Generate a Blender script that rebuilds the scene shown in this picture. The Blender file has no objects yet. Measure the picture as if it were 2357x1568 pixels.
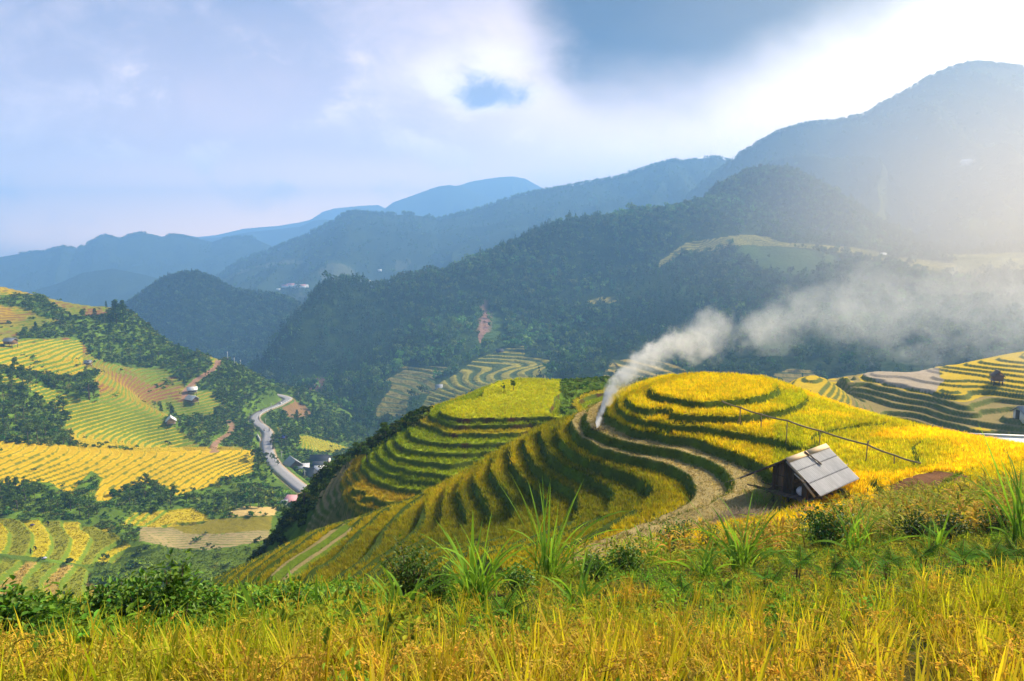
import bpy, math, random
import numpy as np
from mathutils import Vector, Matrix

SC = bpy.context.scene
COL = SC.collection
rnd = random.Random(7)
RNG = np.random.default_rng(11)

# ------------------------------------------------------------------ camera
PITCH = math.radians(7.76)
FPX, CU, CV = 1571.3, 1178.5, 784.0        # focal length and centre, in units of a 2357 px wide frame
cam = bpy.data.cameras.new('camera'); cam.lens = 24; cam.sensor_width = 36; cam.sensor_fit = 'HORIZONTAL'
cam.clip_start = 0.1; cam.clip_end = 30000
cam_ob = bpy.data.objects.new('camera', cam); COL.objects.link(cam_ob)
cam_ob.location = (0, 0, 0); cam_ob.rotation_euler = (math.radians(90) - PITCH, 0, 0)
SC.camera = cam_ob

# ------------------------------------------------------------------ light and exposure
SUN_AZ, SUN_EL = math.radians(60), math.radians(39)    # azimuth measured from +Y towards +X
sun = bpy.data.lights.new('sun', 'SUN'); sun.energy = 4.6; sun.angle = math.radians(5); sun.color = (1.0, 0.86, 0.64)
sun_ob = bpy.data.objects.new('sun', sun); COL.objects.link(sun_ob)
SUN_DIR = Vector((math.sin(SUN_AZ) * math.cos(SUN_EL), math.cos(SUN_AZ) * math.cos(SUN_EL), math.sin(SUN_EL)))
sun_ob.rotation_euler = SUN_DIR.to_track_quat('Z', 'Y').to_euler()
SC.view_settings.view_transform = 'Standard'; SC.view_settings.look = 'None'
SC.view_settings.gamma = 1; SC.view_settings.use_curve_mapping = False
SC.view_settings.exposure = 1.15
SC.render.engine = 'CYCLES'
cy = SC.cycles
cy.use_denoising = True
try: cy.denoiser = 'OPENIMAGEDENOISE'
except Exception: pass
cy.use_adaptive_sampling = True; cy.adaptive_threshold = 0.02
cy.max_bounces = 8; cy.diffuse_bounces = 3; cy.glossy_bounces = 1; cy.transmission_bounces = 3
cy.transparent_max_bounces = 4; cy.volume_bounces = 4
cy.caustics_reflective = False; cy.caustics_refractive = False
cy.sample_clamp_indirect = 4

# ------------------------------------------------------------------ node helper
class NT:
    def __init__(s, tree): s.t = tree; s.n = tree.nodes; s.l = tree.links
    def new(s, typ, **kw):
        n = s.n.new(typ)
        for k, v in kw.items(): setattr(n, k, v)
        return n
    def put(s, sock, v):
        if isinstance(v, bpy.types.NodeSocket): s.l.new(v, sock)
        elif v is not None:
            if hasattr(sock.default_value, '__len__') and not hasattr(v, '__len__'): v = [v] * len(sock.default_value)
            if hasattr(sock.default_value, '__len__') and len(sock.default_value) == 4 and len(v) == 3: v = (*v, 1)
            sock.default_value = v
    def m(s, op, a, b=None, c=None, clamp=False):
        n = s.new('ShaderNodeMath', operation=op, use_clamp=clamp)
        for i, v in enumerate((a, b, c)):
            if v is not None: s.put(n.inputs[i], v)
        return n.outputs[0]
    def mix(s, f, a, b, mode='MIX'):
        n = s.new('ShaderNodeMix', data_type='RGBA', blend_type=mode, clamp_factor=True)
        s.put(n.inputs[0], f); s.put(n.inputs[6], a); s.put(n.inputs[7], b)
        return n.outputs[2]
    def ss(s, x, a, b):                     # smoothstep from a to b (either order)
        lo, hi, t0, t1 = (a, b, 0, 1) if a < b else (b, a, 1, 0)
        n = s.new('ShaderNodeMapRange', interpolation_type='SMOOTHSTEP')
        s.put(n.inputs[0], x); s.put(n.inputs[1], lo); s.put(n.inputs[2], hi); s.put(n.inputs[3], t0); s.put(n.inputs[4], t1)
        return n.outputs[0]
    def noise(s, vec, scale, detail=3, rough=.5, dist=0, dim='3D'):
        n = s.new('ShaderNodeTexNoise', noise_dimensions=dim)
        if vec is not None: s.l.new(vec, n.inputs['Vector'])
        n.inputs['Scale'].default_value = scale; n.inputs['Detail'].default_value = detail
        n.inputs['Roughness'].default_value = rough; n.inputs['Distortion'].default_value = dist
        return n.outputs[0]
    def xyz(s, x, y, z=0):
        n = s.new('ShaderNodeCombineXYZ')
        for i, v in enumerate((x, y, z)): s.put(n.inputs[i], v)
        return n.outputs[0]
    def vm(s, op, a, b=None, out=0):
        n = s.new('ShaderNodeVectorMath', operation=op)
        s.put(n.inputs[0], a)
        if b is not None: s.put(n.inputs[1], b)
        return n.outputs[out]

# ------------------------------------------------------------------ world: hazy evening sky with broken cloud
def build_world():
    w = bpy.data.worlds.new('World'); SC.world = w; w.use_nodes = True
    N = NT(w.node_tree); N.n.clear()
    out = N.new('ShaderNodeOutputWorld')
    sky = N.new('ShaderNodeTexSky', sky_type='NISHITA', sun_disc=False, sun_elevation=SUN_EL, sun_rotation=SUN_AZ,
                altitude=1200, air_density=0.6, dust_density=4.0, ozone_density=1.0)
    bg0 = N.new('ShaderNodeBackground'); N.l.new(sky.outputs[0], bg0.inputs[0]); bg0.inputs[1].default_value = 0.05
    # cloud deck: coordinates are slopes of the view direction (east/north, up/north), fixed in the world
    g = N.new('ShaderNodeTexCoord').outputs['Generated']
    sp = N.new('ShaderNodeSeparateXYZ'); N.l.new(g, sp.inputs[0])
    dx, dy, dz = sp.outputs
    yy = N.m('MAXIMUM', N.m('ABSOLUTE', dy), 0.15)
    a = N.m('DIVIDE', dx, yy); e = N.m('DIVIDE', dz, yy)
    P = N.xyz(a, N.m('MULTIPLY', e, 1.6), 0.3)
    n1 = N.noise(P, 2.2, 5, .55, .4); n2 = N.noise(P, 6.0, 5, .6, .3)
    w1 = N.m('SUBTRACT', n1, .5); w2 = N.m('SUBTRACT', n2, .5)
    aw = N.m('ADD', a, N.m('ADD', N.m('MULTIPLY', w1, .35), N.m('MULTIPLY', w2, .10)))
    ew = N.m('ADD', e, N.m('ADD', N.m('MULTIPLY', w1, .20), N.m('MULTIPLY', w2, .08)))
    # clear part: blue high, pale lavender low
    base = N.mix(N.ss(ew, -.02, .34), SKY_LOW, SKY_HIGH)
    base = N.mix(N.m('MULTIPLY', N.ss(e, .30, .42), N.ss(n1, .66, .40)), base, SKY_DEEP)
    base = N.mix(N.ss(e, .15, .0), base, SKY_HORIZ)
    # thin white veil
    n3 = N.noise(P, 13, 5, .62, .6)
    nv = N.m('ADD', N.m('MULTIPLY', n1, .55), N.m('ADD', N.m('MULTIPLY', n2, .30), N.m('MULTIPLY', n3, .15)))
    veil = N.m('MULTIPLY', N.ss(nv, .44, .62), N.ss(e, .52, .05))
    base = N.mix(N.m('MULTIPLY', veil, .9), base, SKY_VEIL)
    puffs = N.m('MULTIPLY', N.ss(N.m('ADD', N.m('MULTIPLY', n2, .7), N.m('MULTIPLY', n3, .3)), .50, .66), N.m('MULTIPLY', N.ss(e, .34, .22), N.ss(e, .03, .14)))
    base = N.mix(N.m('MULTIPLY', puffs, .8), base, SKY_VEIL)
    # cream brightness growing towards the sun, strongest low in the sky
    sdir = N.vm('DOT_PRODUCT', g, GLOW_DIR, out=1)
    base = N.mix(N.m('MULTIPLY', N.ss(sdir, .50, .90), N.ss(ew, .52, .10)), base, SKY_CREAM)
    base = N.mix(N.ss(sdir, .80, .985), base, SKY_GLOW)
    def blob(ca, ce, ra, re, soft0, soft1):
        qa = N.m('DIVIDE', N.m('SUBTRACT', aw, ca), ra); qe = N.m('DIVIDE', N.m('SUBTRACT', ew, ce), re)
        r = N.m('SQRT', N.m('ADD', N.m('MULTIPLY', qa, qa), N.m('MULTIPLY', qe, qe)))
        return N.ss(r, soft1, soft0)
    # bright cumulus next to the dark bank
    base = N.mix(N.m('MULTIPLY', blob(.0, .255, .10, .06, .4, 1.2), N.ss(n2, .33, .55)), base, SKY_CUMULUS)
    # the big grey-blue cloud bank over the right centre, thinning towards the sun
    low = N.m('ADD', .205, N.m('MULTIPLY', N.m('MAXIMUM', N.m('SUBTRACT', a, .26), 0), .36))
    edge = N.m('SUBTRACT', N.m('ADD', e, N.m('ADD', N.m('MULTIPLY', w1, .16), N.m('MULTIPLY', w2, .07))), low)
    left = N.m('SUBTRACT', N.m('ADD', a, N.m('ADD', N.m('MULTIPLY', w1, .06), N.m('MULTIPLY', w2, .10))), N.m('ADD', .055, N.m('MULTIPLY', N.m('SUBTRACT', .30, e), .30)))
    bank = N.m('MULTIPLY', N.ss(edge, -.06, .10), N.ss(left, -.05, .05))
    bank = N.m('MULTIPLY', bank, N.ss(a, .95, .35))
    bk2 = N.m('ADD', N.ss(a, .08, .52), N.m('ADD', N.m('MULTIPLY', w2, .55), N.m('MULTIPLY', w1, .5)), clamp=True)
    base = N.mix(N.m('MULTIPLY', bank, .95), base, N.mix(bk2, SKY_BANK, SKY_BANK2))
    w2b = N.m('SUBTRACT', N.noise(N.vm('ADD', P, (3.1, 1.7, .4)), 22.0, 5, .62, .6), .5)
    # small dark puffs: lumps joined into one ragged cloudlet
    pf = None
    for ca, ce, ra, re in ((-.057, .229, .030, .034), (-.040, .222, .034, .030), (-.018, .213, .045, .024), (.012, .214, .036, .024), (-.058, .208, .040, .018)):
        qa = N.m('DIVIDE', N.m('SUBTRACT', a, ca), ra); qe = N.m('DIVIDE', N.m('SUBTRACT', e, ce), re)
        f_ = N.m('MAXIMUM', N.m('SUBTRACT', 1, N.m('ADD', N.m('MULTIPLY', qa, qa), N.m('MULTIPLY', qe, qe))), 0); pf = f_ if pf is None else N.m('ADD', pf, f_)
    pf = N.ss(N.m('ADD', pf, N.m('ADD', N.m('MULTIPLY', N.m('SUBTRACT', n3, .5), 4.5), N.m('MULTIPLY', w2b, 4.0))), -.1, 3.0)
    pf = N.m('MULTIPLY', pf, N.m('MULTIPLY', N.ss(N.m('ABSOLUTE', N.m('ADD', a, .025)), .11, .05), N.ss(N.m('ABSOLUTE', N.m('SUBTRACT', e, .22)), .06, .03)))
    base = N.mix(N.m('MULTIPLY', pf, .85), base, SKY_PUFF)
    # below the horizon and overhead
    base = N.mix(N.ss(dz, .02, -.05), base, (.10, .11, .09))
    bg1 = N.new('ShaderNodeBackground'); N.l.new(base, bg1.inputs[0]); bg1.inputs[1].default_value = SKY_STR
    # heavy cloud hides the clear sky behind it
    N.l.new(N.m('MULTIPLY', N.m('SUBTRACT', 1, N.m('MULTIPLY', bank, .97)), .05), bg0.inputs[1])
    add = N.new('ShaderNodeAddShader'); N.l.new(bg0.outputs[0], add.inputs[0]); N.l.new(bg1.outputs[0], add.inputs[1])
    N.l.new(add.outputs[0], out.inputs[0])
    w.cycles.sampling_method = 'MANUAL'; w.cycles.sample_map_resolution = 512
GLOW_DIR = tuple(Vector((math.sin(math.radians(48)) * .92, math.cos(math.radians(48)) * .92, .40)).normalized())     # where the cloud is thinnest before the sun
SKY_STR = 0.40
SKY_LOW = (1.7, 1.05, .78); SKY_HORIZ = (6.5, 3.7, 1.7); SKY_HIGH = (.42, .34, .40); SKY_DEEP = (.02, .08, .27); SKY_VEIL = (1.8, 1.3, 1.05); SKY_CREAM = (2.3, 1.55, 1.0); SKY_GLOW = (2.4, 1.95, 1.35)
SKY_CUMULUS = (1.7, 1.35, 1.1); SKY_BANK = (.0, .05, .15); SKY_BANK2 = (.30, .27, .25); SKY_PUFF = (.05, .09, .24)
build_world()
HAZE_DENSITY = 4.1e-4; HAZE_COLOR = (.28, .57, 1.0); HAZE_G = 0.12

# ------------------------------------------------------------------ geometry helpers
CP, SP_ = math.cos(PITCH), math.sin(PITCH)
def PY(u, v, y):
    """world point on the line of sight (u, v) at forward distance y"""
    a, b = (u - CU) / FPX, (v - CV) / FPX
    dy = CP - b * SP_; t = y / dy
    return (a * t, y, (-SP_ - b * CP) * t)
def PZ(u, v, z):
    a, b = (u - CU) / FPX, (v - CV) / FPX
    t = z / (-SP_ - b * CP)
    return (a * t, (CP - b * SP_) * t, z)
def UV(x, y, z):
    """where a world point shows in the photograph (used to read field outlines off it)"""
    w = y * CP - z * SP_
    w = np.where(w < .1, .1, w)
    return CU + FPX * x / w, CV - FPX * (y * SP_ + z * CP) / w
def crop(x0, y0, w, pts):                 # pixels of an enlarged crop of the photo -> frame units
    s = w / 2357.0
    return [((x0 + p[0] * s) * .92070, (y0 + p[1] * s) * .92070) for p in pts]

def hash2(ix, iy, seed):
    h = (ix.astype(np.int64) * 374761393 + iy.astype(np.int64) * 668265263 + seed * 1442695041) & 0xffffffff
    h = ((h ^ (h >> 13)) * 1274126177) & 0xffffffff
    return ((h ^ (h >> 16)) & 0xffffff) / float(0x1000000)
def vnoise(x, y, seed=0):
    x = np.asarray(x, float); y = np.asarray(y, float)
    ix, iy = np.floor(x), np.floor(y); fx, fy = x - ix, y - iy
    fx = fx * fx * (3 - 2 * fx); fy = fy * fy * (3 - 2 * fy)
    a, b = hash2(ix, iy, seed), hash2(ix + 1, iy, seed); c, d = hash2(ix, iy + 1, seed), hash2(ix + 1, iy + 1, seed)
    return (a * (1 - fx) + b * fx) * (1 - fy) + (c * (1 - fx) + d * fx) * fy
def fbm(x, y, seed=0, oct=4, gain=.5):
    s, amp, tot = 0, 1.0, 0
    for i in range(oct):
        s = s + amp * vnoise(x * 2 ** i, y * 2 ** i, seed + i * 17); tot += amp; amp *= gain
    return s / tot - .5
def sstep(x, a, b):
    t = np.clip((x - a) / (b - a), 0, 1); return t * t * (3 - 2 * t)
def inpoly(u, v, poly):
    r = np.zeros(np.shape(u), bool); n = len(poly); j = n - 1
    for i in range(n):
        xi, yi = poly[i]; xj, yj = poly[j]
        c = ((yi > v) != (yj > v)) & (u < (xj - xi) * (v - yi) / (yj - yi + 1e-12) + xi)
        r ^= c; j = i
    return r

class TPS:
    """smooth surface z(x, y) through scattered survey points"""
    def __init__(s, pts, lam=1e-4):
        p = np.array(pts, float); s.c = p[:, :2].mean(0); s.k = np.abs(p[:, :2] - s.c).max()
        q = (p[:, :2] - s.c) / s.k; n = len(q); s.q = q
        A = np.zeros((n + 3, n + 3)); A[:n, :n] = s.phi(q, q) + lam * np.eye(n)
        A[:n, n] = 1; A[:n, n + 1:] = q; A[n, :n] = 1; A[n + 1:, :n] = q.T
        b = np.zeros(n + 3); b[:n] = p[:, 2]
        s.w = np.linalg.solve(A, b)
    def phi(s, a, b):
        r2 = ((a[:, None, :] - b[None]) ** 2).sum(-1)
        return .5 * r2 * np.log(r2 + 1e-12)
    def __call__(s, x, y):
        sh = np.shape(x); q = (np.stack([np.ravel(x), np.ravel(y)], 1) - s.c) / s.k
        o = np.empty(len(q)); n = len(s.q)
        for i in range(0, len(q), 20000):
            k = q[i:i + 20000]
            o[i:i + 20000] = s.phi(k, s.q) @ s.w[:n] + s.w[n] + k @ s.w[n + 1:]
        return o.reshape(sh)

class Field:
    """a TPS sampled on a coarse grid, for quick cubic look-ups"""
    def __init__(s, tps, x0, x1, y0, y1, step):
        s.x0, s.y0, s.st = x0 - 2 * step, y0 - 2 * step, step
        xs = np.arange(s.x0, x1 + 3 * step, step); ys = np.arange(s.y0, y1 + 3 * step, step)
        X, Y = np.meshgrid(xs, ys); s.g = tps(X, Y)
    def __call__(s, x, y):
        fx = np.clip((np.asarray(x, float) - s.x0) / s.st, 1, s.g.shape[1] - 3.001); fy = np.clip((np.asarray(y, float) - s.y0) / s.st, 1, s.g.shape[0] - 3.001)
        ix, iy = fx.astype(int), fy.astype(int); tx, ty = fx - ix, fy - iy
        def w(t): return ((-.5 * t + 1) * t - .5) * t, (1.5 * t - 2.5) * t * t + 1, ((-1.5 * t + 2) * t + .5) * t, (.5 * t - .5) * t * t
        wx, wy = w(tx), w(ty); r = 0
        for j in range(4):
            row = 0
            for i in range(4): row = row + wx[i] * s.g[iy + j - 1, ix + i - 1]
            r = r + wy[j] * row
        return r

def tag(o, label=None, cat=None, group=None, kind=None):
    if label: o['label'] = label
    if cat: o['category'] = cat
    if group: o['group'] = group
    if kind: o['kind'] = kind
    return o
def empty(name, loc, rz=0, label=None, cat=None, group=None):
    o = bpy.data.objects.new(name, None); COL.objects.link(o); o.location = loc; o.rotation_euler = (0, 0, rz)
    o.empty_display_size = .3
    return tag(o, label, cat, group)
def mesh_np(name, V, quads=None, tris=None, cols=None, mat=None, parent=None, smooth=False, link=True):
    V = np.asarray(V, np.float32).reshape(-1, 3)
    q = np.zeros((0, 4), np.int32) if quads is None else np.asarray(quads, np.int32).reshape(-1, 4)
    t = np.zeros((0, 3), np.int32) if tris is None else np.asarray(tris, np.int32).reshape(-1, 3)
    me = bpy.data.meshes.new(name); me.vertices.add(len(V)); me.vertices.foreach_set('co', V.ravel())
    nl = q.size + t.size; me.loops.add(nl)
    me.loops.foreach_set('vertex_index', np.concatenate([q.ravel(), t.ravel()]))
    nf = len(q) + len(t); me.polygons.add(nf)
    ls = np.concatenate([np.arange(len(q)) * 4, q.size + np.arange(len(t)) * 3]).astype(np.int32)
    me.polygons.foreach_set('loop_start', ls)
    if smooth: me.polygons.foreach_set('use_smooth', np.ones(nf, bool))
    me.update(calc_edges=True)
    if cols is not None:
        c = np.ones((len(V), 4), np.float32); c[:, :3] = np.asarray(cols, np.float32).reshape(-1, 3)
        at = me.attributes.new('col', 'FLOAT_COLOR', 'POINT'); at.data.foreach_set('color', c.ravel())
    if mat: me.materials.append(mat)
    if not link: return me
    o = bpy.data.objects.new(name, me); COL.objects.link(o)
    if parent: o.parent = parent
    return o
def grid_mesh(name, X, Y, Z, cols, mat, keep=None):
    h, w = X.shape; V = np.stack([X, Y, Z], -1).reshape(-1, 3)
    i = (np.arange(h - 1)[:, None] * w + np.arange(w - 1)[None]).ravel()
    q = np.stack([i, i + 1, i + w + 1, i + w], 1)
    if keep is not None:
        k = keep.ravel(); q = q[k[q].all(1)]
        used = np.zeros(len(V), bool); used[q.ravel()] = True; idx = np.cumsum(used) - 1
        V = V[used]; q = idx[q]; cols = np.asarray(cols).reshape(-1, 3)[used]
    return mesh_np(name, V, quads=q, cols=cols, mat=mat, smooth=True)

class MB:
    """collects shapes into one mesh"""
    def __init__(s): s.V = []; s.Q = []; s.T = []; s.C = []; s.n = 0
    def add(s, V, quads=None, tris=None, col=(1, 1, 1)):
        V = np.asarray(V, np.float32).reshape(-1, 3)
        if quads is not None and len(quads): s.Q.append(np.asarray(quads, np.int32).reshape(-1, 4) + s.n)
        if tris is not None and len(tris): s.T.append(np.asarray(tris, np.int32).reshape(-1, 3) + s.n)
        c = np.asarray(col, np.float32)
        s.C.append(np.broadcast_to(c, (len(V), 3)) if c.ndim == 1 else c.reshape(-1, 3)); s.V.append(V); s.n += len(V)
        return s
    def box(s, c, d, rot=None, col=(1, 1, 1)):
        d = np.array(d) / 2.0
        V = np.array([(x, y, z) for z in (-1, 1) for y in (-1, 1) for x in (-1, 1)]) * d
        if rot is not None: V = V @ np.array(rot).T
        return s.add(V + np.array(c), [(0, 2, 3, 1), (4, 5, 7, 6), (0, 1, 5, 4), (2, 6, 7, 3), (0, 4, 6, 2), (1, 3, 7, 5)], col=col)
    def beam(s, p, q, w, h=None, col=(1, 1, 1), up=(0, 0, 1)):
        p, q = Vector(p), Vector(q); d = q - p; L = d.length; z = d.normalized(); h = h or w
        u = Vector(up); x = u.cross(z)
        if x.length < 1e-4: x = Vector((1, 0, 0)).cross(z)
        x.normalize(); y = z.cross(x)
        return s.box((p + q) / 2, (w, h, L), np.array([[x[i], y[i], z[i]] for i in range(3)]), col)
    def tube(s, pts, rad, n=8, col=(1, 1, 1), cap=True):
        P = [Vector(p) for p in pts]; rad = rad if hasattr(rad, '__len__') else [rad] * len(P); V = []
        ref = Vector((0, 0, 1))
        for i, p in enumerate(P):
            d = (P[min(i + 1, len(P) - 1)] - P[max(i - 1, 0)]).normalized()
            if abs(d.dot(ref)) > .95: ref = Vector((1, 0, 0))
            x = ref.cross(d).normalized(); y = d.cross(x)
            for k in range(n):
                a = 2 * math.pi * k / n; V.append(p + (x * math.cos(a) + y * math.sin(a)) * rad[i])
        q = [(i * n + k, i * n + (k + 1) % n, (i + 1) * n + (k + 1) % n, (i + 1) * n + k) for i in range(len(P) - 1) for k in range(n)]
        t = []
        if cap:
            t += [(0, k + 1, k) for k in range(1, n - 1)]; b = (len(P) - 1) * n
            t += [(b, b + k, b + k + 1) for k in range(1, n - 1)]
        return s.add([tuple(v) for v in V], q, t, col)
    def arrays(s):
        return (np.concatenate(s.V), np.concatenate(s.Q) if s.Q else np.zeros((0, 4), int), np.concatenate(s.T) if s.T else np.zeros((0, 3), int), np.concatenate(s.C))
    def build(s, name, mat, parent=None, smooth=False, link=True):
        V, Q, T, C = s.arrays()
        return mesh_np(name, V, Q, T, C, mat, parent, smooth, link)

def scatter(protos, pos, rz, sc, tint=None, which=None, lean=None):
    """many copies of small prototype meshes (V, Q, T, C) merged into one array set; pos (n,3)"""
    pos = np.asarray(pos, np.float32); n = len(pos); out = MB(); rz = np.asarray(rz, np.float32)
    protos = [(V.astype(np.float32), Q.astype(np.int32), T.astype(np.int32), C.astype(np.float32)) for V, Q, T, C in protos]
    if tint is not None: tint = tint.astype(np.float32)
    if lean is not None: lean = lean.astype(np.float32)
    if which is None: which = RNG.integers(0, len(protos), n)
    sc = np.broadcast_to(np.asarray(np.stack(sc, 1) if isinstance(sc, tuple) else sc, np.float32).reshape(-1, 1) if np.ndim(sc) < 2 else sc, (n, 3)) if np.ndim(sc) else np.full((n, 3), float(sc))
    for k, (V, Q, T, C) in enumerate(protos):
        I = np.nonzero(which == k)[0]
        if not len(I): continue
        c, s_ = np.cos(rz[I])[:, None], np.sin(rz[I])[:, None]
        x = V[None, :, 0] * sc[I, 0:1]; y = V[None, :, 1] * sc[I, 1:2]; z = V[None, :, 2] * sc[I, 2:3]
        W = np.stack([x * c - y * s_ + pos[I, 0:1], x * s_ + y * c + pos[I, 1:2], z + pos[I, 2:3]], -1)
        if lean is not None: W[..., 0] += z * lean[I, 0:1]; W[..., 1] += z * lean[I, 1:2]
        off = (np.arange(len(I), dtype=np.int32) * len(V))[:, None, None]
        CC = np.broadcast_to(C[None], (len(I),) + C.shape)
        if tint is not None: CC = CC * tint[I][:, None, :]
        out.add(W, (Q[None] + off) if len(Q) else None, (T[None] + off) if len(T) else None, CC.reshape(-1, 3))
    return out

def blades(base, az, L, W, tilt, droop, seg=4, pw=1.5, colb=(.1, .2, .03), colt=(.2, .3, .05), twist=None, prof=None, cj=0.15):
    """n strap leaves; all arguments arrays of length n (or scalars). Returns V,(n..),Q,C"""
    base = np.asarray(base, float); n = len(base)
    f = lambda v: np.broadcast_to(np.asarray(v, float), (n,))
    az, L, W, tilt, droop = map(f, (az, L, W, tilt, droop))
    t = np.linspace(0, 1, seg + 1)
    th = tilt[:, None] + droop[:, None] * t[None] ** pw
    tm = (th[:, 1:] + th[:, :-1]) / 2; dl = (L / seg)[:, None]
    r = np.concatenate([np.zeros((n, 1)), np.cumsum(np.sin(tm) * dl, 1)], 1); z = np.concatenate([np.zeros((n, 1)), np.cumsum(np.cos(tm) * dl, 1)], 1)
    ca, sa = np.cos(az)[:, None], np.sin(az)[:, None]
    cx = base[:, 0:1] + r * ca; cyy = base[:, 1:2] + r * sa; cz = base[:, 2:3] + z
    tw = f(0 if twist is None else twist)[:, None]
    p = (np.sin(np.pi * (.18 + .82 * t)) ** .7 if prof is None else np.interp(t, *prof)); p = np.where(t >= 1, .04, p)
    hw = W[:, None] / 2 * p[None]
    ox, oy, oz = -sa * np.cos(tw) * hw, ca * np.cos(tw) * hw, np.sin(tw) * hw
    A = np.stack([cx + ox, cyy + oy, cz + oz], -1); B = np.stack([cx - ox, cyy - oy, cz - oz], -1)
    V = np.stack([A, B], 2).reshape(n, -1, 3); k = np.arange(seg) * 2
    q = np.stack([k, k + 1, k + 3, k + 2], 1)[None] + (np.arange(n) * (seg + 1) * 2)[:, None, None]
    cb, ct = np.asarray(colb, float), np.asarray(colt, float)
    cb, ct = cb.reshape(-1, 1, 3), ct.reshape(-1, 1, 3); tt = t.reshape(1, -1, 1)
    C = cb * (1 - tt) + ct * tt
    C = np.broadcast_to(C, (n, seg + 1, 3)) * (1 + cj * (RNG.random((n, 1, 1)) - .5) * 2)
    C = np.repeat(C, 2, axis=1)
    return V.reshape(-1, 3), q.reshape(-1, 4), C.reshape(-1, 3)

def leaves(pos, dirv, L, W, col, fold=.25):
    """n pointed leaves as folded hexagons. pos (n,3), dirv (n,3) unit"""
    n = len(pos); d = dirv / (np.linalg.norm(dirv, axis=1, keepdims=True) + 1e-9)
    up = np.array([0, 0, 1.0]) + RNG.normal(0, .35, (n, 3)); s = np.cross(d, up); s /= np.linalg.norm(s, axis=1, keepdims=True) + 1e-9
    nn = np.cross(s, d); L = np.broadcast_to(L, (n,))[:, None]; W = np.broadcast_to(W, (n,))[:, None]
    P = [pos, pos + d * L * .35 + s * W * .5 + nn * W * fold, pos + d * L * .7 + s * W * .36 + nn * W * fold * .5, pos + d * L - nn * W * .25,
         pos + d * L * .7 - s * W * .36 + nn * W * fold * .5, pos + d * L * .35 - s * W * .5 + nn * W * fold]
    V = np.stack(P, 1); o = (np.arange(n) * 6)[:, None, None]
    q = np.array([[0, 1, 2, 3], [0, 3, 4, 5]])[None] + o
    C = np.repeat(np.broadcast_to(col, (n, 3))[:, None, :], 6, 1)
    return V.reshape(-1, 3), q.reshape(-1, 4), C.reshape(-1, 3)
def quads_rand(pos, size, col, flat=0.0):
    """small randomly turned leaf-clump faces"""
    n = len(pos); a = RNG.normal(0, 1, (n, 3)); a[:, 2] *= (1 - flat); a /= np.linalg.norm(a, axis=1, keepdims=True)
    b = np.cross(a, RNG.normal(0, 1, (n, 3))); b /= np.linalg.norm(b, axis=1, keepdims=True)
    s = np.broadcast_to(size, (n,))[:, None] / 2; j = lambda: (.7 + .6 * RNG.random((n, 1)))
    V = np.stack([pos - a * s * j() - b * s * j() * .6, pos + a * s * j() - b * s * j(), pos + a * s * j() * .6 + b * s * j(), pos - a * s * j() + b * s * j()], 1)
    q = np.arange(4)[None] + (np.arange(n) * 4)[:, None]
    return V.reshape(-1, 3), q, np.repeat(np.broadcast_to(col, (n, 3)), 4, 0)

# ------------------------------------------------------------------ materials
def mat_new(name):
    m = bpy.data.materials.new(name); m.use_nodes = True; N = NT(m.node_tree); N.n.clear()
    out = N.new('ShaderNodeOutputMaterial'); return m, N, out
def principled(N, out, col, rough=.8, metal=0, spec=.3, normal=None):
    b = N.new('ShaderNodeBsdfPrincipled'); N.put(b.inputs['Base Color'], col); N.put(b.inputs['Roughness'], rough)
    N.put(b.inputs['Metallic'], metal); N.put(b.inputs['Specular IOR Level'], spec)
    if normal is not None: N.l.new(normal, b.inputs['Normal'])
    N.l.new(b.outputs[0], out.inputs[0]); return b
def mat_leaf(name, trans=.4, sat=1.0, rough=.55, spec=.25, var=0.25, nscale=.35):
    m, N, out = mat_new(name)
    c = N.new('ShaderNodeAttribute', attribute_name='col').outputs['Color']
    gp = N.new('ShaderNodeNewGeometry').outputs['Position']
    nz = N.noise(gp, nscale, 3, .6)
    c = N.mix(1.0, c, N.mix(nz, (1 - var,) * 3, (1 + var,) * 3), 'MULTIPLY')
    b = N.new('ShaderNodeBsdfPrincipled'); N.put(b.inputs['Base Color'], c); N.put(b.inputs['Roughness'], rough); N.put(b.inputs['Specular IOR Level'], spec)
    tr = N.new('ShaderNodeBsdfTranslucent'); N.put(tr.inputs[0], N.mix(1.0, c, (1.25, 1.2, .6), 'MULTIPLY'))
    mx = N.new('ShaderNodeMixShader'); mx.inputs[0].default_value = trans
    N.l.new(b.outputs[0], mx.inputs[1]); N.l.new(tr.outputs[0], mx.inputs[2]); N.l.new(mx.outputs[0], out.inputs[0])
    return m
def mat_ground(name, sc=1.0, var=.45, bump=.4, bdist=.2, detail=8.0):
    """earth and crop cover: colour of each field from the mesh, broken up by noise at three scales"""
    m, N, out = mat_new(name)
    c = N.new('ShaderNodeAttribute', attribute_name='col').outputs['Color']
    gp = N.new('ShaderNodeNewGeometry').outputs['Position']
    n1 = N.noise(gp, sc, 4, .65); n2 = N.noise(gp, sc * detail, 4, .7); n3 = N.noise(gp, sc * .12, 3, .6)
    k = N.m('ADD', N.m('ADD', N.m('MULTIPLY', n1, .4), N.m('MULTIPLY', n2, .6)), N.m('MULTIPLY', n3, .5))
    k = N.m('ADD', N.m('MULTIPLY', N.m('SUBTRACT', k, .75), var * 3.2), 1.0)
    cc = N.mix(1.0, c, N.xyz(k, N.m('POWER', N.m('MAXIMUM', k, .05), .9), k), 'MULTIPLY')
    bp = N.new('ShaderNodeBump'); bp.inputs['Strength'].default_value = bump; bp.inputs['Distance'].default_value = bdist
    N.l.new(n2, bp.inputs['Height'])
    principled(N, out, cc, .95, 0, .03, bp.outputs[0])
    return m
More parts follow.
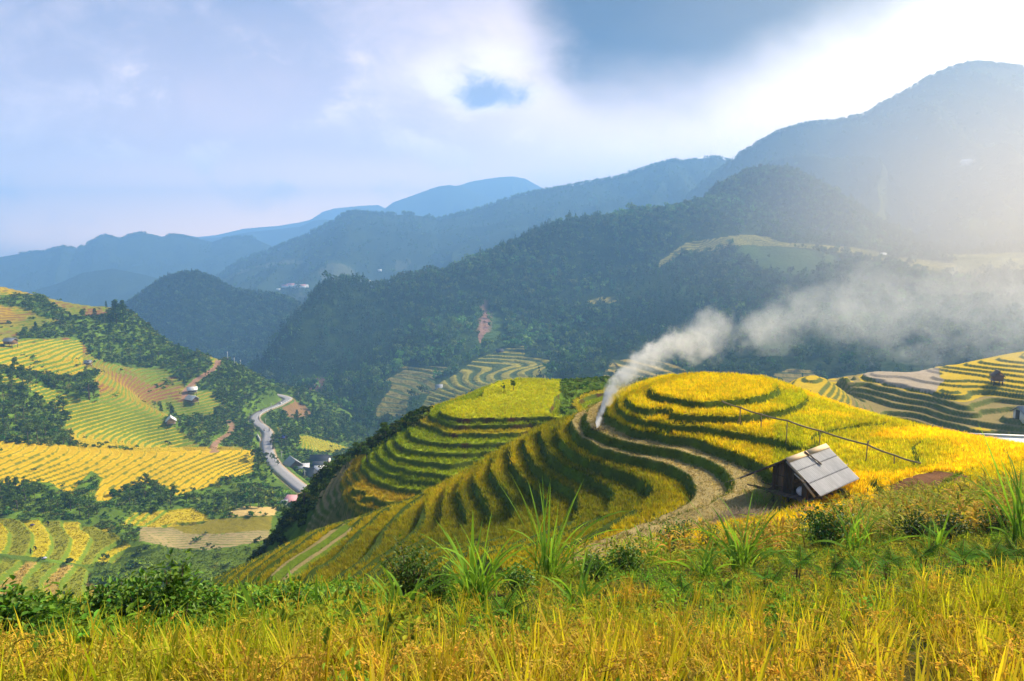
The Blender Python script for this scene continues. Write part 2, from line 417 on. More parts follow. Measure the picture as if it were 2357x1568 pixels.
def mat_plain(name, col, rough=.7, metal=0, var=.3, scale=6, spec=.3, stretch=(1, 1, 1), bump=0.0):
    m, N, out = mat_new(name)
    tc = N.new('ShaderNodeTexCoord').outputs['Object']
    v = N.vm('MULTIPLY', tc, stretch)
    n = N.noise(v, scale, 5, .65); n2 = N.noise(v, scale * .15, 3, .5)
    f = N.m('ADD', N.m('MULTIPLY', n, .7), N.m('MULTIPLY', n2, .3))
    at = N.new('ShaderNodeAttribute', attribute_name='col').outputs['Color']
    c = N.mix(1.0, at, N.mix(f, tuple(x * (1 - var) for x in col), tuple(min(1, x * (1 + var)) for x in col)), 'MULTIPLY')
    nr = None
    if bump:
        bp = N.new('ShaderNodeBump'); bp.inputs['Strength'].default_value = bump; bp.inputs['Distance'].default_value = .02
        N.l.new(n, bp.inputs['Height']); nr = bp.outputs[0]
    principled(N, out, c, rough, metal, spec, nr)
    return m
M = {}
M['ground_near'] = mat_ground('near_ground', 1.4, .5, .6, .15, 7)
M['ground_mid'] = mat_ground('valley_ground', .35, .38, .5, .4, 6)
M['ground_far'] = mat_ground('far_ground', .02, .45, .6, 8.0, 7)
M['rice'] = mat_leaf('rice_leaf', .42, nscale=.25, var=.3, spec=.04, rough=.8)
M['leaf'] = mat_leaf('leaf', .45, nscale=.9, var=.22, spec=.03, rough=.7)
M['shrub_leaf'] = mat_leaf('shrub_leaf', .28, rough=.45, spec=.2, nscale=2.0, var=.25)
M['tree_leaf'] = mat_leaf('tree_leaf', .25, spec=.06, nscale=.3, var=.4)
M['bark'] = mat_plain('bark', (.11, .085, .06), .9, var=.5, scale=9, stretch=(3, 3, .5))

# ------------------------------------------------------------------ colours of crops and ground (base colours)
YEL = np.array((.66, .545, .006)); GOLD = np.array((.46, .39, .008)); OLIVE = np.array((.20, .215, .012)); LIME = np.array((.24, .30, .012))
BANK = np.array((.085, .115, .014)); BANKG = np.array((.11, .165, .014)); STUB = np.array((.34, .27, .115)); SOIL = np.array((.17, .085, .04))
STRAW = np.array((.50, .36, .13)); GRASS = np.array((.10, .17, .016)); FOREST = np.array((.022, .042, .012)); BUSH = np.array((.075, .125, .016)); DUST = np.array((.42, .28, .17))
REDB = np.array((.17, .075, .035))

def terrace(H, G, z0, step, run):
    k = np.floor((z0 - H) / step); k = np.maximum(k, -1)
    s = (z0 - k * step) - H; s = np.where(k < 0, step, s); d = s / np.maximum(G, 1e-3)
    run = np.minimum(run, .6 * step / np.maximum(G, 1e-3))
    r = sstep(d, 0, run)
    return z0 - k * step - step * np.where(k < 0, 1, r), k + 1, d, (d < run) & (k >= 0)
def grad(f, x, y, e=.6):
    return np.hypot(f(x + e, y) - f(x - e, y), f(x, y + e) - f(x, y - e)) / (2 * e)
def lerp3(a, b, t): return a + (b - a) * t[..., None]

# ================================================================== A: camera slope, amphitheatre of terraces, round top
c4 = lambda p: crop(700, 900, 940, p)
c5 = lambda p: crop(1400, 880, 800, p)
c6 = lambda p: crop(1860, 840, 700, p)
c1 = lambda p: crop(0, 680, 640, p)
c2 = lambda p: crop(0, 1060, 760, p)
c7 = lambda p: crop(640, 500, 1000, p)
c8 = lambda p: crop(1560, 400, 1000, p)
ZA0 = -11.4; # terrace levels: five low steps under the top, higher ones below
def zlev(k): return np.interp(k, [-10, 0, 5, 45], [ZA0 + 6.2, ZA0, ZA0 - 3.1, ZA0 - 3.1 - 34.4])
def klev(z): return np.interp(-np.asarray(z), [-(ZA0 + 6.2), -ZA0, -(ZA0 - 3.1), -(ZA0 - 37.5)], [-10, 0, 5, 45])
A_EDGES = {
 0: c5([(676,258),(684,285),(740,312),(800,332),(950,353),(1140,358),(1300,350),(1450,326),(1560,292),(1598,264),(1590,240),(1450,198),(1250,170),(1080,164),(900,176),(760,212),(692,238)]),
 1: c5([(498,325),(510,362),(560,400),(650,432),(800,456),(1000,470),(1200,473),(1400,460),(1600,428),(1740,385),(1797,340),(1800,312)]) ,
 2: c5([(585,480),(760,492),(1000,535),(1150,562),(1300,590),(1500,622),(1650,650),(1845,702)]),
 3: c5([(362,335),(352,395),(372,440),(430,500),(510,542),(700,582),(900,620),(1100,676),(1250,725),(1400,780),(1520,840),(1590,900)]) + c5([(1742,1135),(1600,1185),(1250,1215),(1000,1270),(700,1370),(500,1440)]),
 4: c5([(205,452),(190,500),(225,560),(330,602),(600,682),(900,732),(1100,792),(1200,852),(1270,922),(1290,965),(1250,1020),(1150,1080),(900,1190),(650,1290),(400,1390)]),
 5: c5([(120,455),(88,500),(110,555),(150,612),(300,700),(600,772),(900,872),(990,960),(1012,1030),(985,1080),(900,1140),(700,1240),(400,1350),(100,1480)]),
 6: c5([(90,480),(15,560),(-5,610),(60,690),(170,760),(380,850),(560,912),(660,972),(702,1030),(690,1060),(600,1132),(400,1232),(150,1380),(0,1450)]),
 7: c4([(1648,410),(1642,470),(1700,580),(1800,662),(1950,722),(2070,792),(2102,840),(2080,910),(1990,982),(1850,1050),(1600,1142),(1250,1235)]),
 8: c4([(1545,482),(1550,560),(1600,652),(1680,722),(1800,792),(1872,862),(1886,920),(1865,982),(1700,1062),(1400,1155),(1100,1230)]),
 9: c4([(1452,545),(1456,602),(1500,692),(1560,762),(1650,852),(1690,912),(1662,975),(1600,1020),(1450,1082),(1200,1162)]),
 10: c4([(1345,642),(1330,692),(1390,782),(1460,882),(1482,960),(1455,1015),(1380,1062),(1200,1132),(1000,1192)]),
 11: c4([(1232,720),(1232,772),(1292,872),(1332,960),(1310,1032),(1200,1092),(1100,1130),(950,1175),(800,1222)]),
 12: c4([(1132,770),(1122,822),(1170,932),(1186,1000),(1150,1060),(1000,1132),(850,1192)]),
 13: c4([(1045,832),(1030,902),(1030,962),(1000,1042),(880,1132),(760,1192)]),
 14: c4([(960,830),(900,930),(850,1052),(760,1132),(650,1212)]),
 15: c4([(870,860),(730,965),(630,1080),(560,1192),(510,1250)]),
 16: c4([(770,880),(640,940),(500,1062),(380,1192),(300,1262),(200,1312)]),
 17: c4([(650,920),(540,968),(420,1072),(250,1192),(50,1332)]),
 18: c4([(540,962),(450,1000),(300,1082),(150,1192),(0,1292)]),
 20: c4([(300,1040),(190,1072),(60,1152),(-100,1262)]),
}
ptsA = []
for k, e in A_EDGES.items():
    for u, v in e: ptsA.append(PZ(u, v, float(zlev(k))))
# back sides of the rings round the top, hidden behind it
ptsA += [PZ(1790, 880, -12.6), PZ(1700, 868, -12.7), PZ(1560, 868, -12.9)]
ptsA += [(19, 66, -14.5), (10, 69, -17), (28, 66, -15.8), (38, 66, -19.5), (50, 62, -22.5), (36, 57, -16.8), (44, 58, -19.8), (46, 50, -17.5), (60, 58, -24), (30, 60, -15.0), (17, 73, -20), (35, 75, -23), (55, 75, -24), (5, 76, -24), (-5, 75, -28), (20, 85, -30), (50, 90, -34), (75, 70, -26)]
# right-hand field
for u, v, y in [(1855,904,57),(1931,936,53.5),(2040,970,49),(2177,1008,44.5),(2259,1022,42.5),(2357,1040,40.5),(2480,1062,38),
                (1900,960,49),(2000,1000,46),(2150,1044,40.5),(2300,1070,37),(1960,1070,40.5),(2100,1080,38),(2250,1090,35),
                (1990,1120,35.6),(2080,1130,33.8),(2250,1120,32.5),(2357,1130,29.5),(1860,1160,35.4),(1780,1166,35.2),(1930,1155,35.4)]: ptsA.append(PY(u, v, y))
# foreground slope
for u, v, y in [(1178,1568,4.2),(0,1568,4.5),(2357,1568,3.9),(600,1568,4.3),(1800,1568,4.0),(-400,1568,4.6),(2800,1560,3.8),
                (1178,1430,8.3),(0,1470,8.2),(500,1450,8.4),(800,1440,8.4),(1500,1410,8.6),(1900,1390,8.4),(2357,1370,7.6),(2700,1360,7),
                (1178,1345,14),(1400,1310,16.5),(1700,1262,20.5),(2000,1215,24),(2200,1190,23.5),(2357,1165,23),(2500,1150,22),(2200,1260,14.5),(2357,1270,12.5),(1800,1290,15),(2000,1280,15),
                (900,1375,12.6),(600,1395,12),(300,1415,11.2),(0,1415,10.5),(-300,1430,10)]: ptsA.append(PY(u, v, y))
ptsA += [(1178*0-1, 22, -11.8), (-1, 30, -16.5), (-8, 22, -13.2), (-16, 22, -17), (-9, 32, -19.5), (-16, 34, -23), (-26, 24, -22), (-20, 15, -12.5), (-12, 40, -22.5), (-24, 44, -28.5), (-36, 36, -32), (-40, 52, -38),
         (-34, 58, -33.5), (-44, 66, -41), (-50, 75, -50), (-62, 60, -52), (-62, 85, -66), (-70, 40, -52), (-48, 24, -36), (-36, 14, -22), (-38, 90, -58), (-24, 84, -47), (-12, 80, -38), (-30, 74, -40), (-20, 72, -34.5),
         (3, -4, 1.0), (-30, -4, -4), (40, -4, 2), (70, 20, -4), (70, 45, -13), (90, 60, -22), (100, 20, -4), (100, 95, -40), (0, 110, -50), (-70, 110, -75)]
tpsA = TPS(ptsA, 2e-5)
fA = Field(tpsA, -72, 92, -4, 112, .5)
NEAR3 = [(1180,1345),(1300,1322),(1445,1262),(1601,1208),(1742,1164),(1840,1164),(1850,1100),(2400,1040)]
def evalA(x, y):
    H = fA(x, y) ; u, v = UV(x, y, H)
    G = grad(fA, x, y)
    Hk = -klev(H + .05 * fbm(x * .35, y * .35, 5)); st = np.where(Hk > -5, .62, .86)
    zk, k, d, ris = terrace(Hk, G / st, 0.0, 1.0, .42); z = zlev(-zk)
    lim = np.interp(u, [p[0] for p in NEAR3], [p[1] for p in NEAR3])
    near = (v > lim) & (u > 1180) & (u < 1845)
    w = np.where(near, sstep(lim - v, -30, 0), 1.0)
    w = w * (1 - .84 * sstep(u + (v - 900) * .25, 1800, 1930))
    w = w * sstep(y, 19, 25) * 1.0
    w = w * (1 - sstep(-z, 31, 36) * .6)
    w = w * (1 - sstep(y, 68, 74))
    z = H * (1 - w) + z * w
    ris = ris & (w > .10)
    return z, k, d, ris, u, v, w, H
STONE_STRIP = c4([(480,990),(440,1090),(300,1190),(120,1330),(0,1380),(-60,1350),(0,1280),(180,1150),(330,1060)])
SOILP = c6([(1190,1300),(1260,1230),(1400,1180),(1600,1130),(1760,1135),(1900,1180),(1880,1240),(1500,1330),(1250,1370)])
PATHR = c5([(500,1440),(700,1370),(1000,1270),(1250,1200),(1450,1120),(1600,1130),(1900,1150),(2000,1110),(2050,1150),(1700,1180),(1500,1220),(1150,1300),(900,1390),(600,1520)])
def colA(x, y):
    z, k, d, ris, u, v, w, H = evalA(x, y)
    n = fbm(x * .12, y * .12, 3); n2 = fbm(x * .9, y * .9, 9)
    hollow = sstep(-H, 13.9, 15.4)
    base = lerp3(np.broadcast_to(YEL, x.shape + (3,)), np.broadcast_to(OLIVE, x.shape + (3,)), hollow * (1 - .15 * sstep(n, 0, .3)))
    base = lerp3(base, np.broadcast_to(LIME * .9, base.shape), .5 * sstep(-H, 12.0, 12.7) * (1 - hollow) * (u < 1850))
    # the spur crest and the near flank catch riper, golden rice
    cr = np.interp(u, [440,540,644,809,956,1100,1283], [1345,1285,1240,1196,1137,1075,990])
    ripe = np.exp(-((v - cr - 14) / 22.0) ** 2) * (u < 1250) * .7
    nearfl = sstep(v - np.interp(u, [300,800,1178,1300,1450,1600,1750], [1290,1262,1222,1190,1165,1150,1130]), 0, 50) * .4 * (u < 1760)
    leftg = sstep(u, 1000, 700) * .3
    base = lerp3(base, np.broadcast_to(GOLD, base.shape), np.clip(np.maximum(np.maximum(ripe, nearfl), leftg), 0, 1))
    kt = .5 + .9 * hash2(k * 1.0, np.zeros_like(k), 77)              # each terrace a little riper or greener than the next
    base = base * np.stack([.72 + .38 * kt, .80 + .22 * kt, np.ones_like(kt)], -1)
    pt = sstep(fbm(x * .09 + 5, y * .22, 29, 3), .02, .2) * (u > 1780) * (y < 62) * (H > -15.5); base = lerp3(base, np.broadcast_to(LIME * 1.35, base.shape), .6 * pt)
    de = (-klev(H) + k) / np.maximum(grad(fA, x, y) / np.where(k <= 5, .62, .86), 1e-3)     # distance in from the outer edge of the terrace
    edge_shade = (de < .62 + .3 * n2) & (~ris) & ((nearfl > .04) | (u < 980)) & (k > 5) & (H > -36)  # dark shade line painted along terrace edges, with no rice on it
    base = np.where(edge_shade[..., None], np.array((.045, .07, .010)), base)
    st = ((k == 4) | (k == 5)) & (u > 1300) & (u < 1800)
    base[st] = STUB * (1 + .25 * n2[st][:, None])
    pr = inpoly(u, v, PATHR); base[pr] = STRAW * (.8 + .4 * n2[pr][:, None])
    so = inpoly(u, v, SOILP); base[so] = SOIL * (1 + .6 * n2[so][:, None])
    sp = inpoly(u + 16 * n2, v + 12 * fbm(x * .8, y * .8, 10), STONE_STRIP); ssp = sp & (np.sin(H * 7 + 2.0 * n) > -.2); base[sp] = BANKG; base[ssp] = STUB * .75
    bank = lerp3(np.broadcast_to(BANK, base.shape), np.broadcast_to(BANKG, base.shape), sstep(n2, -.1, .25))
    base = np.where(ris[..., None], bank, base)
    fg = sstep(v - np.interp(u, [0,400,900,1178,1400,1700,1850,2000,2357], [1300,1320,1330,1325,1285,1235,1200,1170,1130]), 0, 25)
    fgc = lerp3(np.broadcast_to(np.array((.10, .075, .02)), base.shape), np.broadcast_to(np.array((.06, .075, .015)), base.shape), sstep(n2, -.2, .2))
    base = np.where(((y < 30) & (fg > .5))[..., None], fgc, base)
    bk = (y > 64) & (H < -15.5) & (u > 1000); base[bk] = BUSH
    bl = (H < -30) & (v < cr - 6) & (u < 1000); base[bl] = BUSH * .7
    rice = (~ris) & (~edge_shade) & (~st) & (~pr) & (~so) & (~sp) & (fg < .4) & (~bk) & (~bl)
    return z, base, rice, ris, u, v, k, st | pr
def gridA(x0, x1, y0, y1, st, keepf=None):
    X, Y = np.meshgrid(np.arange(x0, x1 + st / 2, st), np.arange(y0, y1 + st / 2, st))
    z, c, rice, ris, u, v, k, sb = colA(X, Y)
    j = fbm(X * 1.6, Y * 1.6, 31, 3) * .14 + fbm(X * 6, Y * 6, 37, 2) * .05
    z = z + j * np.where(ris, 1.0, .8)
    return X, Y, z, c, u, v
def join_grids(name, parts, mat):
    V, Q, C, n = [], [], [], 0
    for X, Y, Z, c, keep in parts:
        h, w = X.shape; i = (np.arange(h - 1)[:, None] * w + np.arange(w - 1)[None]).ravel()
        q = np.stack([i, i + 1, i + w + 1, i + w], 1)
        if keep is not None: q = q[keep.ravel()[q].all(1)]
        V.append(np.stack([X, Y, Z], -1).reshape(-1, 3)); C.append(np.asarray(c).reshape(-1, 3)); Q.append(q + n); n += h * w
    return mesh_np(name, np.concatenate(V), np.concatenate(Q), cols=np.concatenate(C), mat=mat, smooth=True)
pA = []
for (x0, x1, y0, y1, st) in [(-60, 80, -3, 22, .25), (-60, 62, 22, 72, .11), (62, 92, 22, 72, .5), (-72, 92, 72, 110, .5), (-72, -60, -3, 72, .5)]:
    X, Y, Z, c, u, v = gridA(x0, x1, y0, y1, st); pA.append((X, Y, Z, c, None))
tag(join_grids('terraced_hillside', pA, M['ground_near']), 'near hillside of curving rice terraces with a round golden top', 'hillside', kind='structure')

# ================================================================== B: second, green terraced knoll behind the spur
ZB0, STB = -21.4, .70
B_EDGES = {
 0: c4([(1035,290),(1010,310),(1020,335),(1060,348),(1180,365),(1400,362),(1600,355),(1760,348)]),
 1: c4([(960,300),(940,330),(1000,372),(1200,406),(1400,404),(1600,392),(1760,380)]),
 2: c4([(868,345),(882,390),(1000,430),(1200,456),(1420,456)]),
 3: c4([(822,470),(950,511),(1100,522),(1300,522),(1480,516)]),
 4: c4([(740,520),(800,556),(950,577),(1100,580),(1250,576)]),
 5: c4([(688,560),(760,611),(860,630),(960,638)]),
 6: c4([(625,605),(700,661),(800,690),(900,702),(1060,722)]),
 7: c4([(568,648),(640,692),(760,725),(880,750),(960,762)]),
 8: c4([(535,688),(600,752),(700,787),(780,803),(870,812)]),
 9: c4([(478,718),(500,770),(540,822),(600,855),(650,885)]),
 10: c4([(442,750),(455,800),(500,865),(545,918)]),
 11: c4([(388,780),(395,840),(430,900),(460,935)]),
 13: c4([(320,800),(330,870),(370,940)]),
 15: c4([(235,860),(225,920),(250,970)]),
}
ptsB = []
for k, e in B_EDGES.items():
    for u, v in e: ptsB.append(PZ(u, v, ZB0 - STB * k))
for u, v, z in [(1104,922,-21.1),(1200,905,-21.0),(1290,893,-21.0)]: ptsB.append(PZ(u, v, z))
for u, v, y in [(1150,888,112),(1250,880,112),(1350,873,112),(1420,871,114),(1490,875,116),(1340,930,100),(1420,925,104),(1330,945,92),
                (865,1012,97),(791,1054,99),(755,1084,100),(692,1154,95),(666,1196,90),(644,1230,86),(620,1262,82),(910,985,94),(840,1040,93),(760,1100,91),(720,1150,86)]: ptsB.append(PY(u, v, y))
ptsB += [(-40, 112, -66), (-25, 118, -52), (-10, 128, -44), (10, 134, -38), (35, 132, -34), (45, 105, -30), (-50, 95, -66), (-45, 80, -56), (0, 150, -62), (-40, 140, -85), (45, 150, -56), (0, 75, -33), (20, 80, -28), (40, 85, -30), (-20, 74, -40)]
tpsB = TPS(ptsB, 2e-5); fB = Field(tpsB, -62, 52, 66, 154, .6)
def colB(x, y):
    H = fB(x, y); u, v = UV(x, y, H); G = grad(fB, x, y)
    n2 = fbm(x * .7, y * .7, 19); n = fbm(x * .1, y * .1, 4)
    z, k, d, ris = terrace(H + .05 * fbm(x * .35, y * .35, 5), G, ZB0, STB, .35)
    fl = np.interp(v, [880,964,1001,1038,1063,1133,1177,1240], [1000,975,905,850,790,735,720,690])   # left limit of the terraces
    flank = sstep(fl + 10 - u, 0, 14); topb = (u > 1288) & (v < 958 + (u - 1290) * .05) & (H > -22.4)
    w = (1 - flank) * (y < 108)
    z = H * (1 - w) + z * w
    base = np.broadcast_to(LIME, x.shape + (3,)).copy()
    base = np.where((k == 0)[..., None], np.array((.43, .43, .012)), base); base = np.where((k == 2)[..., None], np.array((.40, .34, .014)), base)
    base = np.where((k >= 9)[..., None], np.array((.36, .27, .016)), base); base = np.where((k >= 12)[..., None], STUB * .7, base)
    bank = lerp3(np.broadcast_to(BANK, base.shape), np.broadcast_to(REDB * .55, base.shape), sstep(n2, 0, .3) * (k <= 5))
    base = np.where(ris[..., None], bank, base)
    bush = (flank > .5) | topb | (y > 112)
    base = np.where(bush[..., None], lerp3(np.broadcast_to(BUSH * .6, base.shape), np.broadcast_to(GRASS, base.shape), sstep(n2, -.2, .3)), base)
    return z, base, (~ris) & (~bush) & (k < 12), ris, u, v, k, bush
pB = []
for (x0, x1, y0, y1, st) in [(-40, 22, 70, 116, .16), (-62, -40, 66, 154, .6), (22, 52, 66, 154, .6), (-40, 22, 116, 154, .6), (-40, 22, 66, 70, .5)]:
    X, Y = np.meshgrid(np.arange(x0, x1 + st / 2, st), np.arange(y0, y1 + st / 2, st))
    z, c, *_ = colB(X, Y); z = z + fbm(X * 2, Y * 2, 8, 3) * .18; pB.append((X, Y, z, c, None))
tag(join_grids('terraced_knoll', pB, M['ground_near']), 'green terraced knoll with a flat grassy field on top', 'hill', kind='structure')

# ================================================================== C: left valley with its terraces, and the slope beside the road
ptsC = []
for u, v, y in [(0,1012,235),(200,1035,242),(420,1045,256),(575,1040,272),(0,1110,205),(130,1140,206),(235,1150,206),(400,1130,226),(570,1105,252),
    (0,1180,190),(200,1185,193),(400,1160,216),(600,1130,242),(650,1142,247),(340,1230,183),(620,1190,206),(620,1252,190),(480,1265,179),(620,1170,216),
    (400,1310,166),(550,1300,170),(450,1285,172),(340,1340,158),(600,1330,165),(420,1360,150),
    (690,1115,262),(660,1080,285),(630,1040,312),(615,1000,340),(590,965,374),(600,950,388),(640,930,416),(665,915,434),(645,910,444),
    (700,1100,287),(760,1060,315),(650,1060,300),(560,1000,345),(540,975,362),(520,1035,312),(560,1035,318),
    (640,905,446),(600,868,452),(540,838,445),(500,825,436),(480,820,432),
    (0,658,420),(120,688,432),(240,713,452),(290,713,456),(350,760,452),(430,810,442),(0,740,380),(100,745,388),(0,790,342),(100,815,345),(0,835,312),(100,850,322),(200,840,348),(300,830,402),(400,880,392),(440,915,377),
    (0,856,290),(60,880,292),(115,905,296),(160,915,300),(260,937,308),(357,961,316),(420,990,318),(470,1018,316),
    (0,940,268),(100,960,280),(0,990,252),(100,1000,262),(250,1020,270),(250,980,296),(330,1000,305),(400,1022,308),(350,940,352),(450,955,366),(500,975,362),(520,960,374),(300,900,345),(200,872,325),(480,1035,306),
    (690,945,440),(760,960,452),(830,1000,462),(720,905,472),(860,1010,442),(800,1040,382),(700,1010,362),(780,1078,322),(650,985,352),(690,900,480),(640,1010,336),(700,1060,318),(740,1020,372)]: ptsC.append(PY(u, v, y))
for u, v, z in [(0,1200,-73),(0,1290,-73),(75,1205,-75),(75,1285,-75),(150,1205,-77.5),(150,1290,-77.5),(225,1208,-80),(225,1285,-80),(290,1212,-82),(290,1280,-82),
                (0,1320,-74),(0,1400,-74.5),(100,1330,-77),(100,1400,-77),(200,1330,-80),(200,1395,-80),(330,1215,-84),(420,1212,-84.5),(520,1205,-84.6),(600,1200,-84.5),(400,1255,-84.8),(560,1250,-84.8)]: ptsC.append(PZ(u, v, z))
for x, y, z in [(-340, 330, -20), (-330, 250, -50), (-20, 480, -130), (10, 420, -125), (20, 330, -115), (10, 260, -105),
                (-60, 200, -97), (-20, 170, -92), (-70, 130, -88), (-130, 120, -85), (-30, 120, -85), (-40, 230, -98), (-280, 200, -66), (-240, 150, -70), (-180, 110, -80), (40, 560, -150), (30, 200, -100)]: ptsC.append((x, y, z))
for u, v, y in [(0,658,420),(120,688,432),(240,713,452),(290,713,456),(350,760,452),(430,810,442),(490,822,434)]:
    x_, y_, z_ = PY(u, v, y + 45); ptsC.append((x_, y_, z_ - 26))
for u in (500, 560, 610, 650, 700, 760): ptsC.append(PY(u, 935, 500)); ptsC.append(PY(u, 965, 560))
tpsC = TPS(ptsC, 5e-5); fC0 = Field(tpsC, -350, 50, 100, 570, 2.0)
ROADPX = [(704,1131,250),(683,1116,258),(660,1097,271),(646,1085,280),(636,1075,290),(626,1062,301),(620,1050,312),(616,1035,322),(614,1020,334),(617,997,356),(607,985,366),(593,976,374),(584,965.6,380),(586,958,386),(594.5,951.5,392),(613,943,402),(637,934.6,416),(655.5,924.3,428),(664,918.7,436),(656,914,443),(643,911,448),(632,909,453)]
ROAD = np.array([PY(*p) for p in ROADPX])
def resample(P, n):
    P = np.asarray(P); s = np.concatenate([[0], np.cumsum(np.linalg.norm(np.diff(P, axis=0), axis=1))])
    t = np.linspace(0, s[-1], n); Q = np.stack([np.interp(t, s, P[:, i]) for i in range(P.shape[1])], 1)
    for _ in range(6):
        Q[1:-1] = (Q[:-2] + 2 * Q[1:-1] + Q[2:]) / 4
    return Q
ROADC = resample(ROAD, 160)
TRACK_PX = c1([(2010,815),(2000,870),(1960,900),(1900,935),(1850,965),(1800,1000),(1740,1060),(1705,1110),(1700,1160)])
TRACK2_PX = c1([(2100,1370),(2150,1410),(2140,1460),(2080,1510),(2000,1550)]) + c2([(1650,170),(1665,210)])
def fC(x, y):
    z = fC0(x, y)
    return z
def flatten(x, y, z, line, half, soft):
    m = (x > line[:, 0].min() - 12) & (x < line[:, 0].max() + 12) & (y > line[:, 1].min() - 12) & (y < line[:, 1].max() + 12)
    if not m.any(): return z, np.full(x.shape, 99.)
    D = np.full(x.shape, 99.); xm, ym = x[m], y[m]
    best = np.full(xm.shape, 1e9); zr = np.zeros(xm.shape)
    for p in line:
        d = (xm - p[0]) ** 2 + (ym - p[1]) ** 2; b = d < best; best[b] = d[b]; zr[b] = p[2]
    d = np.sqrt(best); w = 1 - sstep(d, half, half + soft); zz = z.copy(); zz[m] = z[m] * (1 - w) + zr * w; D[m] = d
    return zz, D
def onC(u, v, it=40):
    """point of the valley surface seen at (u, v)"""
    lo, hi = 120., 560.; ys = np.linspace(lo, hi, 900); P = np.array([PY(u, v, y) for y in ys]); h = fC0(P[:, 0], P[:, 1]) - P[:, 2]
    i = np.nonzero(h > 0)[0]; i = i[0] if len(i) else 450
    return P[i]
def line_on(px, n):
    P = np.array([onC(*p) for p in px]); P[:, 2] = fC0(P[:, 0], P[:, 1]); return resample(P, n)
TRACK = line_on(TRACK_PX, 50); TRACK2 = line_on(TRACK2_PX, 30)
C_BUSH = [c1([(0,205),(200,208),(380,215),(480,285),(600,345),(640,400),(560,440),(400,420),(250,330),(0,300)]),
          c1([(650,400),(960,405),(1000,340),(1120,290),(1200,370),(1400,460),(1560,510),(1660,610),(1780,690),(1920,760),(1960,880),(1860,955),(1700,1060),(1680,1000),(1500,885),(1250,885),(1000,835),(860,785),(760,640),(640,605),(190,610),(170,560),(400,505),(520,480)]),
          c1([(2040,790),(2100,825),(2350,920),(2420,1250),(2250,1345),(2000,1180),(1960,1100),(1800,1100),(1800,1030),(1900,950)]),
          c1([(-40,870),(200,905),(400,935),(700,955),(880,900),(900,950),(860,1000),(920,1100),(900,1195),(760,1172),(640,1132),(500,1085),(300,1012),(170,965),(-40,925)]),
          c1([(-40,1040),(100,1010),(200,1030),(330,1110),(480,1245),(640,1310),(600,1400),(570,1460),(700,1590),(330,1590),(-40,1560)]),
          c1([(1480,1345),(1700,1330),(1960,1330),(2020,1240),(2350,1350),(2420,1600),(1860,1600),(1640,1450)])]
C_L2 = c2([(-60,90),(0,100),(600,170),(1150,205),(1970,195),(1965,370),(1800,420),(1370,555),(1290,485),(1200,455),(1080,455),(940,512),(835,592),(755,602),(738,540),(800,420),(700,362),(605,470),(545,570),(460,500),(390,452),(260,442),(180,482),(-60,442)])
C_LOW = c2([(-60,730),(130,735),(600,755),(640,785),(830,795),(1005,935),(890,1060),(650,1085),(150,1010),(-60,1000)])
C_LOW2 = c2([(-60,1010),(150,1050),(640,1095),(700,1150),(690,1220),(860,1290),(800,1420),(-60,1500)])
C_STUB = c2([(1080,800),(1300,785),(1450,850),(1700,850),(2090,812),(2090,885),(1950,925),(1600,975),(1400,965),(1080,905)])
C_OLV = c2([(1280,775),(1720,730),(2110,712),(2100,815),(1700,850),(1450,850),(1300,785)])
C_STRAW = c2([(1750,700),(1800,668),(1900,635),(2150,645),(2130,705),(1800,716)])
C_YB = c2([(940,780),(1040,690),(1300,665),(1500,645),(1645,730),(1570,770),(1300,805)])
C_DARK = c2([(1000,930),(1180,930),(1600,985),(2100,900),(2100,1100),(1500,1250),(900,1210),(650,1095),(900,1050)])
C_BROWN = crop(380, 880, 620, [(1240,540),(1380,475),(1450,500),(1540,600),(1350,635),(1260,600)])
C_RT = crop(380, 880, 620, [(1390,790),(1480,790),(1880,905),(1860,935),(1700,955),(1450,945),(1400,870)])
C_RY = crop(380, 880, 620, [(1185,700),(1260,740),(1310,775),(1290,800),(1245,805),(1215,740)])
